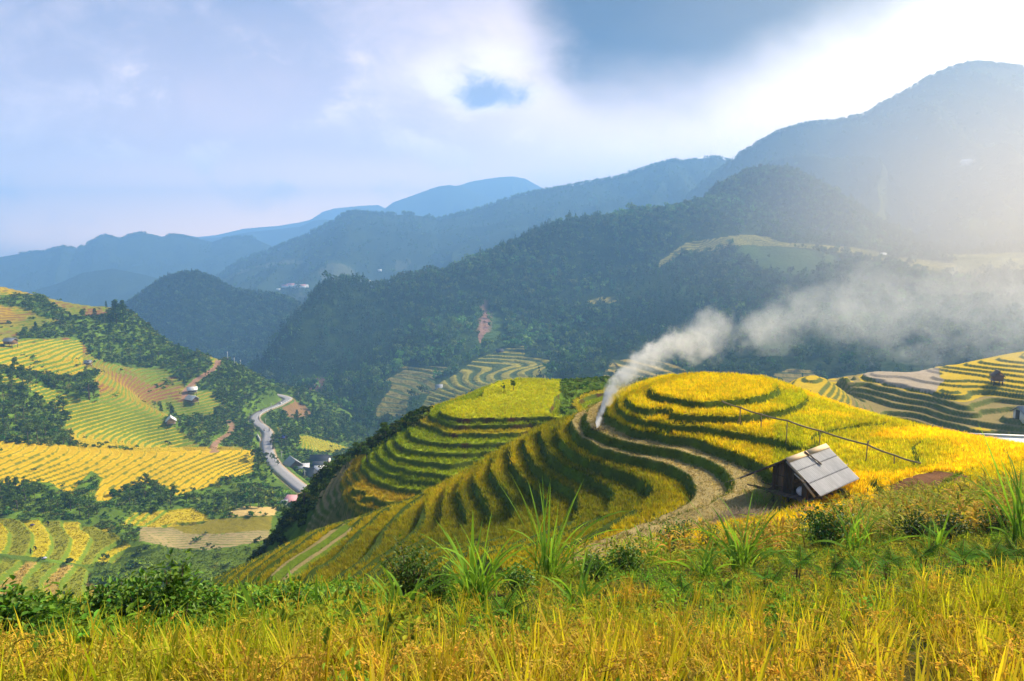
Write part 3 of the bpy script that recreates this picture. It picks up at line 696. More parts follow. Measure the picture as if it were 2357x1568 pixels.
def colC(x, y):
    H = fC(x, y); u, v = UV(x, y, H)
    e = 1.0; G = grad(fC, x, y, e)
    n = fbm(x * .03, y * .03, 4); n2 = fbm(x * .25, y * .25, 12); n1 = fbm(x * .08, y * .08, 21)
    du, dv = 7 * fbm(x * .12, y * .12, 51), 5 * fbm(x * .12, y * .12, 52)
    L2 = inpoly(u + du, v + dv, C_L2); LO = inpoly(u + du * .5, v + dv * .5, C_LOW); LO2 = inpoly(u + du * .5, v + dv, C_LOW2)
    bush = np.zeros(x.shape, bool)
    for p in C_BUSH: bush |= inpoly(u + du, v + dv, p)
    RT = inpoly(u, v, C_RT) | inpoly(u, v, C_RY); ST = inpoly(u + du * .4, v + dv * .4, C_STUB); OL = inpoly(u, v, C_OLV); SW = inpoly(u, v, C_STRAW); YB = inpoly(u + du, v + dv, C_YB)
    hill = (v < 1045) & (u < 560) & ~bush & ~L2 & (y > 245)
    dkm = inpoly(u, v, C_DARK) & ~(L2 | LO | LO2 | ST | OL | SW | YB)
    ter = L2 | LO | LO2 | RT | hill | YB | dkm
    step = np.where(L2, .72, np.where(LO | LO2, 1.35, np.where(RT, 1.0, np.where(YB, .8, np.where(dkm, 1.0, 1.15)))))
    wob = .10 * n2 + np.where(L2, .6, .9) * n1
    z, k, d, ris = terrace(H + wob, G, 0.0, step, np.where(L2, .45, .8))
    z = np.where(ter, z, H + .5 * n2 * (~(ST | OL | SW)))
    base = np.broadcast_to(BUSH, x.shape + (3,)).copy()
    base = lerp3(base, np.broadcast_to(GRASS * 1.25, base.shape), sstep(n2, -.1, .25))
    # hill terraces: golden towards the near edge, greener and browner higher up
    g = sstep(n, -.12, .2)
    hl = lerp3(np.broadcast_to(np.array((.36, .26, .016)), base.shape), np.broadcast_to(np.array((.21, .20, .022)), base.shape), g)
    base = np.where(hill[..., None], hl, base)
    yl = hill & ((v > np.interp(u, [0, 250, 480], [850, 930, 1010])) & (u < 420) | ((u < 190) & (v > 780) & (v < 860)))
    base[yl] = np.array((.50, .36, .014))
    base[L2] = np.array((.56, .37, .010))
    lo = np.where((k % 2)[..., None] == 0, np.array((.46, .37, .014)), np.array((.22, .22, .016))); base = np.where(LO[..., None], lo, base)
    lo2 = np.where((k % 2)[..., None] == 0, STUB * np.array((1.15, 1.0, .55)), np.array((.23, .24, .018))); base = np.where(LO2[..., None], lo2, base)
    base[RT] = np.array((.38, .32, .02)); base[YB] = np.array((.46, .36, .016))
    rl = np.abs(np.sin(v * .55 + 8 * n1 + u * .02)) < .28
    base[ST] = STUB * np.array((.85, .85, .95)); base[ST & rl] = BANK * 1.3
    base[OL] = np.array((.20, .17, .018)); base[SW] = STRAW
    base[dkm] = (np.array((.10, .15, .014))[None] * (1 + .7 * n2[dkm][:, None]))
    br = inpoly(u + du * .3, v + dv * .3, C_BROWN); base[br] = np.array((.20, .125, .06))
    ban = lerp3(np.broadcast_to(BANKG * 1.1, base.shape), np.broadcast_to(REDB * 1.1, base.shape), sstep(n1 + .10 - (u - 100) * .0004, .0, .14) * (hill & ~yl))
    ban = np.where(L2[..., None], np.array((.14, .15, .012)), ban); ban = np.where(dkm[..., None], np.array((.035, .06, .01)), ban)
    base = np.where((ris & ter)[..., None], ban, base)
    return z, base, ter & ~ris, ris & ter, u, v, bush, hill, L2, (ST | OL | SW | br)
pC = []
for (x0, x1, y0, y1, st) in [(-350, 50, 100, 130, 2), (-350, 50, 475, 570, 2.5), (-350, -265, 130, 475, 1.2), (-10, 50, 130, 475, 2), (-265, -10, 130, 260, .35), (-265, -10, 260, 475, .36)]:
    X, Y = np.meshgrid(np.arange(x0, x1 + st / 2, st), np.arange(y0, y1 + st / 2, st))
    z, c, *_ = colC(X, Y)
    z, D = flatten(X, Y, z, ROADC, 3.3, 5); sh = D < 3.5; c[sh] = np.array((.30, .23, .13)) * (1 + .3 * fbm(X * .5, Y * .5, 6)[sh][:, None])
    for T, hw in ((TRACK, 1.3), (TRACK2, 1.2)):
        z, D = flatten(X, Y, z, T - np.array((0, 0, .1)), hw, 2.0); sh = D < hw + .6 + .6 * fbm(X * .3, Y * .3, 77); c[sh] = np.array((.33, .19, .115))
    z = z - (fbm(X * .8, Y * .8, 61, 2) * .25 + .1) * (st < 1)
    pC.append((X, Y, z, c, None))
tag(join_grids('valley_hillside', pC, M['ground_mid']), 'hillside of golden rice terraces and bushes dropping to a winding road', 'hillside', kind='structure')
def groundC(x, y):
    x = np.atleast_1d(np.asarray(x, float)); y = np.atleast_1d(np.asarray(y, float))
    z = colC(x, y)[0]; z, _ = flatten(x, y, z, ROADC, 3.3, 5); return z

# ================================================================== H: hazy terraces beyond the round top, on the right
ptsH = []
for u, v, y in [(1830,891,150),(1882,873,162),(1940,865,172),(1800,905,140),(1760,925,135)]: ptsH.append(PY(u, v, y))
ZH0, STH = -33.0, 1.05
H_E = {0: c6([(1010,318),(1060,350),(1200,385),(1400,425),(1620,465)]),
       -1: c6([(1640,300),(1645,345),(1700,365),(1835,352)]) , 
       1: c6([(940,330),(945,360),(1060,395),(1300,450),(1620,520),(1900,590),(2300,640)]),
       2: c6([(815,360),(850,400),(1000,440),(1250,500),(1580,560)]),
       3: c6([(730,360),(760,400),(900,470),(1200,545),(1500,600),(1850,690),(2050,680)]),
       4: c6([(630,385),(640,430),(760,490),(1000,560),(1300,640),(1700,720),(2050,800)]),
       5: c6([(560,420),(650,470),(900,570),(1300,680),(1700,780),(2100,850),(2340,880)])}
for k, e in H_E.items():
    for u, v in e: ptsH.append(PZ(u, v, ZH0 - STH * k))
for u, v, z in c6 and [(2000,857,-33),(2100,856,-33),(2158,853,-33.0),(2150,890,-33),(2060,875,-33)]: ptsH.append(PZ(u, v, z))
for u, v, z in [(2165,846,-31.2),(2230,838,-30.6),(2290,830,-29.8),(2357,822,-29.2),(2450,815,-28),(2180,864,-32),(2250,860,-31.4),(2357,850,-30.2),(2200,882,-32.3),(2290,885,-32.2),(2357,905,-32.8),(2170,900,-32.6),(2300,915,-34),(2357,935,-35)]: ptsH.append(PZ(u, v, z))
ptsH += [(60, 120, -48), (100, 115, -52), (130, 125, -50), (70, 190, -45), (100, 215, -48), (140, 240, -46), (190, 230, -40), (190, 150, -36), (180, 120, -44), (40, 140, -48), (50, 170, -50), (150, 300, -70), (80, 300, -75), (220, 300, -65)]
tpsH = TPS(ptsH, 5e-5); fH = Field(tpsH, 35, 225, 105, 300, 1.2)
def colH(x, y):
    H = fH(x, y); u, v = UV(x, y, H); G = grad(fH, x, y)
    n = fbm(x * .06, y * .06, 4); n2 = fbm(x * .5, y * .5, 12)
    up = H > ZH0 + .05; Hh = np.where(up, ZH0 + (H - ZH0) * 2.2, H) + .12 * n2
    z, k, d, ris = terrace(Hh, G * np.where(up, 2.2, 1), ZH0 + 8 * STH, STH, .8); k = k - 8; z = np.where(z > ZH0, ZH0 + (z - ZH0) / 2.2 * 1.25, z)
    k2 = np.round((ZH0 - z) / STH)
    base = np.broadcast_to(np.array((.25, .20, .075)), x.shape + (3,)).copy()
    base = np.where(((H > -33.6) | (n > .12))[..., None], np.array((.48, .34, .02)), base)
    pond = inpoly(u, v, c6([(1000,300),(1640,275),(1650,350),(1690,375),(1640,410),(1610,470),(1200,390),(1010,330)])); base[pond] = np.array((.36, .30, .22))
    base = np.where((ris & ~pond)[..., None], np.array((.12, .14, .03)), base)
    return z, base, ris, u, v
X, Y = np.meshgrid(np.arange(38, 222, .4), np.arange(108, 225, .4)); z, c, *_ = colH(X, Y)
pH = [(X, Y, z, c, None)]
X, Y = np.meshgrid(np.arange(38, 222, 2.), np.arange(224.4, 300, 2.)); z, c, *_ = colH(X, Y); c[:] = FOREST * 1.5; pH.append((X, Y, z, c, None))
tag(join_grids('far_terrace_spur', pH, M['ground_mid']), 'hazy terraced spur with a pale harvested field', 'hillside', kind='structure')

# ================================================================== E: forested hill across the valley
ptsE = []
E_RIDGE = [(560,905,640),(600,830,680),(640,760,720),(700,700,760),(735,668,775),(760,655,782),(785,647,790),(830,657,800),(885,672,822),(900,652,832),(960,642,850),(1080,608,880),(1150,575,900),(1230,535,930),(1320,515,960),(1440,494,1000),(1570,490,1050),(1640,448,1080),(1700,412,1100),(1740,394,1115),(1770,388,1122),(1830,394,1130),(1880,424,1135),(1950,474,1135),(2010,520,1130),(2080,560,1120),(2150,585,1110),(2280,600,1100),(2400,590,1100)]
for u, v, y in E_RIDGE:
    ptsE.append(PY(u, v, y)); x_, y_, z_ = PY(u, v, y + 90); ptsE.append((x_, y_, z_ - 60)); x_, y_, z_ = PY(u, v, y + 300); ptsE.append((x_, y_, z_ - 210))
for u, v, y in [(870,985,470),(840,1000,440),(700,885,620),(720,900,560),(1000,960,480),(1100,900,500),(1300,890,480),(1500,870,470),(1800,850,450),(1700,880,430),(1880,880,430),(2100,870,420),(2357,860,420),
                (1130,850,570),(960,880,560),(1400,690,760),(1390,800,600),(1100,760,690),(900,800,660),(800,760,730),(780,860,640),(1250,830,590),(1600,600,870),(1540,640,800),(1500,700,720),(1500,760,640),(1740,540,930),(1680,555,900),(1850,565,900),(2000,600,880),(2180,628,860),(1650,700,700),(1900,650,770),(1900,720,650),(2100,700,650),(2300,740,590),(2200,660,800),(2357,660,800),(1750,780,540),(2000,800,500),
                (1600,830,500),(1250,640,830),(1000,700,780),(1150,680,790),(1350,600,880),(1770,460,1060),(1900,520,1020),(2050,570,980)]: ptsE.append(PY(u, v, y))
ptsE += [(-120, 380, -165), (0, 330, -150), (150, 300, -130), (300, 300, -120), (-330, 600, -175), (-300, 700, -150), (500, 320, -110), (700, 500, -60), (-60, 430, -155)]
tpsE = TPS(ptsE, 1e-4); fE = Field(tpsE, -440, 1250, 300, 1480, 10.)
def zE(x, y):
    z = fE(x, y)
    n = fbm(x * .011, y * .011, 33, 4); r = np.abs(fbm(x * .008, y * .008, 35, 3)) * 2
    return z + 22 * n * sstep(y, 520, 650) * .55 - 14 * (r - .2) * sstep(y, 560, 700) * .7
E_PA = c7([(1590,860),(1580,930),(1740,950),(1740,1030),(1690,1080),(1400,1130),(1050,1240),(940,1280),(1040,1110),(1180,1030),(1280,950),(1420,890)])
E_PB = c7([(830,990),(1150,980),(1170,1000),(1050,1050),(1070,1140),(900,1160),(880,1280),(690,1290),(740,1180),(800,1100),(760,1070),(880,1000)])
E_PC = c7([(300,1050),(420,1050),(410,1110),(360,1145),(290,1130)])
E_PD = c7([(1965,573),(2112,572),(2105,602),(1970,612)])
E_SLIDE = c7([(1325,600),(1350,600),(1377,690),(1365,760),(1345,840),(1330,890),(1308,820),(1325,720)])
E_LAWN = c7([(1390,650),(1460,680),(1460,800),(1340,890),(1240,950),(1110,950),(1300,880),(1380,740)])
E_PE = c8([(370,490),(480,470),(700,440),(850,455),(930,490),(1050,495),(1100,500),(1350,515),(1500,545),(1560,565),(1750,590),(2000,620),(2150,670),(2050,690),(1700,640),(1480,590),(1250,545),(1050,520),(880,510),(700,505),(500,540),(330,560),(200,640),(210,600)])
E_PF = c8([(850,575),(1010,570),(1000,600),(960,625),(860,630)])
E_MEAD = c8([(700,500),(1000,520),(1200,550),(1300,620),(1250,650),(1050,690),(800,640),(650,560)])
E_PG = c8([(1880,560),(2357,545),(2400,640),(1990,650)])
E_PH = crop(1400, 880, 800, [(380,60),(660,60),(960,130),(900,160),(700,230),(300,230),(330,160)])
E_PI = crop(1400, 880, 800, [(1580,170),(1700,130),(1900,150),(1900,240),(1720,270),(1560,240)])
def maskE(x, y, z):
    u, v = UV(x, y, z); du, dv = 6 * fbm(x * .03, y * .03, 1), 5 * fbm(x * .03, y * .03, 2)
    return u + du, v + dv
def colE(x, y, z):
    u, v = maskE(x, y, z); n = fbm(x * .02, y * .02, 8)
    c = lerp3(np.broadcast_to(FOREST, x.shape + (3,)), np.broadcast_to(np.array((.04, .075, .016)), x.shape + (3,)), sstep(n, -.05, .25))
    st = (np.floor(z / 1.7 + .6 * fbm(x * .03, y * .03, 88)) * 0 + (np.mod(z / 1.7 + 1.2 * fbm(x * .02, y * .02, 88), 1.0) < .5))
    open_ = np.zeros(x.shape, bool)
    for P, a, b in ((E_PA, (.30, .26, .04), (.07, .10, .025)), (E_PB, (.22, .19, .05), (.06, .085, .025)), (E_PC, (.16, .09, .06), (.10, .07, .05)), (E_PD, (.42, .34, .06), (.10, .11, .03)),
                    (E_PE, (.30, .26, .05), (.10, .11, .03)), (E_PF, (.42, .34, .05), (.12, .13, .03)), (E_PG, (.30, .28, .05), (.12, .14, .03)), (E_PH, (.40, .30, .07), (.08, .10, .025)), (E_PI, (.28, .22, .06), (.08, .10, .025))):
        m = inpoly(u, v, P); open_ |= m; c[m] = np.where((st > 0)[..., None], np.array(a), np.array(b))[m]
    m = inpoly(u, v, E_SLIDE); c[m] = np.array((.26, .15, .11)); open_ |= m
    for P in (E_LAWN, E_MEAD): m = inpoly(u, v, P); c[m] = np.array((.055, .10, .022)); open_ |= m & (fbm(x * .03, y * .03, 17) > -.12)
    return c, open_
pE = []
for (x0, x1, y0, y1, st) in [(-440, 1250, 300, 1480, 6.0)]:
    X, Y = np.meshgrid(np.arange(x0, x1, st), np.arange(y0, y1, st)); Z = zE(X, Y); c, op = colE(X, Y, Z); pE.append((X, Y, Z, c, None))
# finer sheets where terraces and bare patches show
for (x0, x1, y0, y1, st) in [(-140, 75, 440, 680, .9), (120, 640, 780, 1010, 2.0), (80, 380, 420, 560, 1.2)]:
    X, Y = np.meshgrid(np.arange(x0, x1, st), np.arange(y0, y1, st)); Z = zE(X, Y); c, op = colE(X, Y, Z)
    pE.append((X, Y, Z + .5 + np.where(op, .5 * np.sin(Z * 2 * np.pi / 1.7), 0), c, None))
tag(join_grids('forested_hill', pE, M['ground_far']), 'forested hill across the valley with small terraces low on it', 'hill', kind='structure')

# ================================================================== farther ranges, each a real slope with its own distance
def densify(R, n):
    R = np.array(R, float); u = np.linspace(R[0, 0], R[-1, 0], n)
    return u, np.interp(u, R[:, 0], R[:, 1]), np.interp(u, R[:, 0], R[:, 2])
def range_mesh(name, R, drop, slope_f, slope_b, nf, nb, n, mat, col, label, seed, rough=1.0, patches=None, cat='mountain'):
    u, v, yr = densify(R, n)
    a = (u - CU) / FPX; b = (v - CV) / FPX; dy = CP - b * SP_
    xr, zr = a * yr / dy, (-SP_ - b * CP) * yr / dy
    az = xr / yr
    tf = np.linspace(0, 1, nf) ** 1.15; tb = np.linspace(0, 1, nb)[1:]
    Ltot = (zr.max() + drop) / slope_f; Lb = (zr.max() + drop) / slope_b
    dist = np.concatenate([tb[::-1] * Lb, -tf * Ltot]); front = dist <= 0
    Y = yr[None] + dist[:, None]; X = az[None] * yr[None] + (az[None] * dist[:, None]) * .8
    s = np.abs(dist)[:, None] / np.where(front, Ltot, Lb)[:, None]
    Z = zr[None] - (zr[None] + drop) * (1 - (1 - s) ** 1.25)
    fs = 1.0 / (drop * 2.2)
    wob = fbm(X * fs, Y * fs * .5, seed, 3) * 1.5
    r = np.abs(fbm(X * fs * 1.6 + wob, Y * fs * .7, seed + 5, 4)) * 2.4
    amp = (zr[None] + drop) * .34 * np.sin(np.pi * np.clip(s, 0, 1)) ** .8 * rough
    Z = Z + amp * (.35 - r) + drop * .05 * fbm(X * fs * 8, Y * fs * 8, seed + 9, 3) * sstep(s, .01, .15) * rough
    Z = np.where(s < .004, zr[None], Z)
    C = np.broadcast_to(np.array(col), X.shape + (3,)) * (1 + .5 * fbm(X * fs * 6, Y * fs * 6, seed + 2))[..., None]
    if patches: C = patches(X, Y, Z, C)
    o = mesh_np(name, np.stack([X, Y, Z], -1), quads=(lambda w, h: (lambda i: np.stack([i, i + w, i + w + 1, i + 1], 1))((np.arange(h - 1)[:, None] * w + np.arange(w - 1)[None]).ravel()))(X.shape[1], X.shape[0]), cols=C.reshape(-1, 3), mat=mat, smooth=True)
    tag(o, label, cat, kind='structure')
    return X, Y, Z, np.stack([xr, yr, zr], 1)
FCOL = (.028, .045, .018)
R_LEFT = [(-420,640,2500),(-200,618,2500),(-80,600,2500),(0,592,2500),(60,582,2500),(100,579,2520),(128,572,2540),(150,568,2500),(175,574,2550),(205,560,2600),(228,546,2620),(243,542,2640),(262,547,2640),(275,551,2640),(300,541,2680),(330,536,2700),(355,540,2720),(372,545,2720),(400,540,2760),(425,544,2780),(460,551,2800),(488,557,2800),(510,550,2800),(545,546,2800),(577,545,2800),(600,556,2750),(626,567,2720),(680,600,2650),(740,640,2550),(800,680,2450)]
R_LEFTN = [(-500,720,1900),(-200,690,1900),(0,672,1900),(80,668,1900),(140,650,1920),(190,628,1950),(260,618,1980),(330,632,1980),(400,650,1950),(480,672,1900),(600,700,1850)]
R_MID = [(500,640,2050),(560,600,2060),(610,583,2080),(640,570,2100),(675,556,2100),(705,545,2110),(725,532,2110),(745,523,2120),(770,510,2130),(790,495,2140),(815,489,2150),(860,492,2150),(905,496,2160),(935,493,2180),(965,497,2180),(1010,506,2180),(1035,500,2190),(1060,493,2200),(1090,486,2210),(1130,474,2220),(1160,462,2230),(1200,451,2240),(1250,440,2250),(1300,432,2260),(1340,424,2270),(1420,411,2280),(1460,398,2280),(1500,384,2290),(1540,372,2300),(1580,368,2300),(1630,364,2300),(1662,365,2300),(1690,380,2300),(1740,420,2280),(1850,470,2250),(2000,520,2200)]
R_RIGHT = [(1560,470,1900),(1620,420,1880),(1660,388,1870),(1690,366,1860),(1720,346,1850),(1760,321,1840),(1790,305,1840),(1850,288,1830),(1880,283,1830),(1920,281,1820),(1960,272,1810),(2000,262,1800),(2020,245,1800),(2060,228,1790),(2090,208,1780),(2120,191,1770),(2150,175,1760),(2200,156,1750),(2230,148,1750),(2260,147,1740),(2300,151,1740),(2340,157,1730),(2357,163,1730),(2450,190,1720),(2600,200,1700),(2900,230,1650),(3200,280,1600)]
R_G1 = [(300,560,5200),(380,548,5200),(420,541,5200),(455,546,5200),(500,541,5200),(530,534,5200),(560,527,5200),(590,524,5200),(640,520,5200),(690,512,5200),(715,506,5200),(742,488,5200),(770,480,5200),(800,477,5200),(830,474,5200),(870,472,5200),(900,485,5200),(960,500,5200),(1100,520,5200)]
R_G2 = [(780,520,4300),(840,500,4300),(880,484,4300),(905,466,4300),(950,450,4300),(985,437,4300),(1010,429,4300),(1035,426,4300),(1060,430,4300),(1110,450,4300),(1200,470,4300),(1320,480,4300)]
R_G3 = [(960,450,4700),(1010,436,4700),(1060,426,4700),(1085,418,4700),(1120,412,4700),(1150,408,4700),(1180,406,4700),(1210,412,4700),(1235,426,4700),(1256,437,4700),(1300,450,4700),(1420,470,4700)]
R_G4 = [(380,545,3900),(450,550,3900),(510,546,3900),(570,535,3900),(620,530,3900),(690,522,3900),(720,508,3900),(750,505,3900),(800,512,3900),(900,530,3900)]
R_KNOLL = [(120,760,1150),(200,742,1120),(270,720,1100),(300,700,1090),(340,672,1080),(370,648,1070),(395,638,1065),(430,632,1060),(465,635,1060),(500,652,1060),(530,668,1055),(570,678,1050),(620,682,1045),(660,690,1040),(700,712,1030),(760,760,1020)]
def rightpatch(X, Y, Z, C):
    u, v = UV(X, Y, Z); u = u + 20 * fbm(X * .01, Y * .01, 3); v = v + 14 * fbm(X * .01, Y * .01, 5); C = C.copy()
    m = (v > 430) & (u > 1960) & (fbm(X * .006, Y * .006, 44) > .0)
    st = np.mod(Z / 4.0, 1) < .5
    C[m & st] = np.array((.11, .13, .04)); C[m & ~st] = np.array((.07, .09, .03)); return C
def midpatch(X, Y, Z, C):
    u, v = UV(X, Y, Z); C = C.copy(); m = (v > 600) & (fbm(X * .006, Y * .006, 44) > .08); C[m] = np.array((.085, .095, .05)); return C
RNGS = {}
RNGS['r'] = range_mesh('mountain', R_RIGHT, 170, .62, .8, 110, 24, 520, M['ground_far'], FCOL, 'tall hazy mountain rising highest towards the sun', 101, 1, rightpatch)
RNGS['m'] = range_mesh('mountain', R_MID, 170, .42, .7, 90, 18, 520, M['ground_far'], FCOL, 'long blue mountain ridge behind the forested hill', 131, 1, midpatch)
RNGS['l'] = range_mesh('mountain', R_LEFT, 175, .36, .6, 80, 16, 420, M['ground_far'], FCOL, 'blue mountain ridge with several rounded tops above the left slope', 151)
RNGS['n'] = range_mesh('mountain', R_LEFTN, 190, .40, .6, 60, 14, 260, M['ground_far'], FCOL, 'low dark blue ridge just behind the terraced slope', 171)
RNGS['k'] = range_mesh('wooded_knoll', R_KNOLL, 175, .75, .8, 90, 18, 360, M['ground_far'], FOREST, 'dark blue wooded knoll closing the valley beyond the road', 191, .5, cat='hill')
for R, nm, sd in ((R_G1, 'faint distant mountain range fading into the sky', 201), (R_G2, 'pale double-humped mountain left of the palest summit', 211), (R_G3, 'palest far summit above the long blue ridge', 221), (R_G4, 'pale low range between the rounded tops and the long ridge', 231)):
    range_mesh('mountain', R, 190, .5, .6, 40, 10, 240, M['ground_far'], FCOL, nm, sd)
# valley floor under everything
X, Y = np.meshgrid(np.linspace(-6300, 6300, 160), np.linspace(-1700, 5500, 120))
Zg = -185 + 10 * fbm(X * .002, Y * .002, 3)
cg = np.broadcast_to(np.array((.05, .07, .03)), X.shape + (3,)) * (1 + .8 * fbm(X * .004, Y * .004, 7))[..., None]
tag(grid_mesh('ground', X, Y, Zg, cg, M['ground_far']), kind='structure')

# ================================================================== vegetation prototypes
def tree_proto(kind, seed, dens=1.0):
    """returns (trunk MB, crown MB) of a tree 1 unit high"""
    r = np.random.default_rng(seed); T, K = MB(), MB()
    if kind == 'broad':
        lean = r.normal(0, .03, 2); top = np.array([lean[0], lean[1], .62])
        pts = [(0, 0, -.03), tuple(top * .35 + r.normal(0, .012, 3)), tuple(top * .7 + r.normal(0, .015, 3)), tuple(top * 1.25)]
        T.tube(pts, [.030, .022, .016, .005], 7, (1, 1, 1))
        n = int(r.integers(8, 13)); cs = []
        for i in range(n):
            a = r.random() * 6.28; rr = .26 * r.random() ** .6; z = .38 + .5 * r.random(); rr *= 1.15 - abs(z - .6) * 1.2
            c = np.array([math.cos(a) * rr + top[0], math.sin(a) * rr + top[1], z]); cs.append(c)
            s = top * r.uniform(.45, .95); T.tube([tuple(s), tuple((s + c) / 2 + (0, 0, .02)), tuple(c)], [.010, .007, .003], 4, (1, 1, 1), cap=False)
        for c in cs:
            m = int(62 * dens); d = r.normal(0, 1, (m, 3)); d /= np.linalg.norm(d, axis=1, keepdims=True); R = r.uniform(.09, .16)
            p = c + d * (R * r.random((m, 1)) ** .45) * np.array([1, 1, .75])
            g = r.uniform(.65, 1.35); col = np.array((.085, .15, .022)) * g * (.75 + .5 * r.random((m, 1)))
            V, q, C = quads_rand(p, r.uniform(.035, .062, m) / dens ** .4, col); K.add(V, q, None, C)
    elif kind == 'pine':
        T.tube([(0, 0, -.03), (.01, 0, .4), (0, .008, .75), (0, 0, .98)], [.020, .015, .009, .002], 6, (1, 1, 1))
        nl = int(r.integers(11, 15))
        for i in range(nl):
            z = .26 + .72 * (i / (nl - 1)) ** .9; R = .21 * (1 - (z - .26) / .78) ** .75 * r.uniform(.75, 1.2) + .015
            nb = int(r.integers(4, 7)); a0 = r.random() * 6.28
            for b in range(nb):
                a = a0 + b * 6.28 / nb + r.normal(0, .25); L = R * r.uniform(.7, 1.2); m = int(13 * dens) + 1
                t = r.random((m, 1)) ** .7; p = np.array([math.cos(a), math.sin(a), 0]) * L * t + np.array([0, 0, z]) + np.concatenate([r.normal(0, .014, (m, 2)), -.10 * t * L / .2 * .2 + r.normal(0, .01, (m, 1))], 1)
                col = np.array((.040, .090, .026)) * r.uniform(.6, 1.4) * (.8 + .4 * r.random((m, 1)))
                V, q, C = quads_rand(p, r.uniform(.03, .055, m), col, .3); K.add(V, q, None, C)
    else:                                     # tall thin-stemmed tree with tufts near the top
        T.tube([(0, 0, -.03), (.012, .01, .35), (-.008, .01, .7), (0, 0, .95)], [.018, .013, .009, .003], 6, (1.5, 1.4, 1.3))
        for i in range(9):
            z = .5 + .47 * r.random(); a = r.random() * 6.28; L = .12 * r.random() + .03
            c = np.array([math.cos(a) * L, math.sin(a) * L, z]); T.tube([(0, 0, z - .06), tuple(c)], [.006, .002], 4, (1.4, 1.3, 1.2), cap=False)
            m = int(34 * dens); p = c + r.normal(0, .042, (m, 3)); col = np.array((.095, .15, .032)) * r.uniform(.7, 1.3) * (.8 + .4 * r.random((m, 1)))
            V, q, C = quads_rand(p, r.uniform(.03, .05, m), col); K.add(V, q, None, C)
    return T, K
def far_proto(kind, seed):
    """tree for distant woods: few faces, still a trunk and a ragged crown"""
    r = np.random.default_rng(seed); K = MB()
    V = [(-.012, 0, -.05), (.012, 0, -.05), (.006, 0, .6), (-.006, 0, .6)]; K.add(V, [(0, 1, 2, 3)], None, (.06, .05, .04))
    if kind == 'pine':
        m = 44; z = .22 + .78 * r.random(m) ** 1.15; R = .20 * (1 - (z - .2) / .82) ** .8; a = r.random(m) * 6.28; rr = R * np.sqrt(r.random(m))
        p = np.stack([np.cos(a) * rr, np.sin(a) * rr, z], 1); col = np.array((.030, .066, .024)) * (.6 + .8 * r.random((m, 1)))
        A = quads_rand(p, r.uniform(.085, .14, m) * (1.15 - .5 * z), col, .2); K.add(A[0], A[1], None, A[2])
    else:
        m = 52; c = r.normal(0, .10, (5, 3)) * np.array((1, 1, .9)) + (0, 0, .62); k = r.integers(0, 5, m); d = r.normal(0, 1, (m, 3)); d /= np.linalg.norm(d, axis=1, keepdims=True)
        p = c[k] + d * .20 * r.random((m, 1)) ** .5; tone = r.uniform(.65, 1.4, 5)[k][:, None]
        col = np.array((.052, .098, .024)) * tone * (.8 + .4 * r.random((m, 1)))
        A = quads_rand(p, r.uniform(.095, .155, m), col); K.add(A[0], A[1], None, A[2])
    return K.arrays()
def bush_proto(seed, m=60, col=(.05, .09, .014), flowers=0):
    r = np.random.default_rng(seed); K = MB(); nc = 6; c = np.concatenate([r.normal(0, .26, (nc, 2)), r.uniform(.12, .5, (nc, 1))], 1)
    k = r.integers(0, nc, m); d = r.normal(0, 1, (m, 3)); d /= np.linalg.norm(d, axis=1, keepdims=True); d[:, 2] = np.abs(d[:, 2]) * .9 - .15
    p = c[k] + d * .24 * r.random((m, 1)) ** .4; tone = r.uniform(.6, 1.45, nc)[k][:, None]
    A = quads_rand(p, r.uniform(.11, .20, m), np.array(col) * tone * (.75 + .5 * r.random((m, 1)))); K.add(A[0], A[1], None, A[2])
    if flowers:
        k = r.integers(0, nc, flowers); d = r.normal(0, 1, (flowers, 3)); d[:, 2] = np.abs(d[:, 2]); d /= np.linalg.norm(d, axis=1, keepdims=True)
        A = quads_rand(c[k] + d * .27, r.uniform(.03, .055, flowers), np.array((.75, .78, .62))); K.add(A[0], A[1], None, A[2])
    return K.arrays()
FARP = [far_proto('pine', 40 + i) for i in range(4)] + [far_proto('broad', 60 + i) for i in range(4)]
BUSHP = [bush_proto(80 + i, 64, c) for i, c in enumerate([(.085, .155, .02), (.06, .13, .022), (.14, .19, .022), (.085, .125, .03)])]
def stuff(mb, name, mat, label, cat):
    o = mb.build(name, mat); return tag(o, label, cat, kind='stuff')
def rz(n): return RNG.random(n) * 6.283
def tints(n, a=.3, hue=.15):
    t = 1 + a * (RNG.random((n, 1)) * 2 - 1); return t * (1 + hue * (RNG.random((n, 3)) * 2 - 1) * np.array((1, .5, .6)))

# ------------------------------------------------------------------ woods far across the valley (one mass)
n = 84000; x = RNG.uniform(-430, 1050, n); y = RNG.uniform(400, 1260, n)
z = zE(x, y); u, v = UV(x, y, z); _, op = colE(x, y, z)
er = np.array(E_RIDGE); yr = np.interp(u, er[:, 0], er[:, 2])
dens = .55 + 1.2 * fbm(x * .012, y * .012, 71) + .3 * (y > yr - 60)
ok = (~op) & (u > -60) & (u < 2440) & (y < yr + 30) & (v > 380) & (v < 1010) & (RNG.random(n) < np.clip(dens, .12, 1) * np.clip(y / 800, .55, 1.0))
x, y, z = x[ok], y[ok], z[ok]; n = len(x); h = RNG.uniform(4.5, 11, n) * (1 + .9 * RNG.random(n) ** 5)
wd = h * RNG.uniform(.8, 1.15, n)
FT = scatter(FARP, np.stack([x, y, z - .18 * h], 1), rz(n), np.stack([wd, wd, h], 1), tints(n, .38, .3) * (1 + .9 * sstep(fbm(x * .01, y * .01, 19), .0, .3))[:, None], np.where(fbm(x * .006, y * .006, 5) + .25 * RNG.random(n) > .08, RNG.integers(0, 4, n), RNG.integers(4, 8, n)))
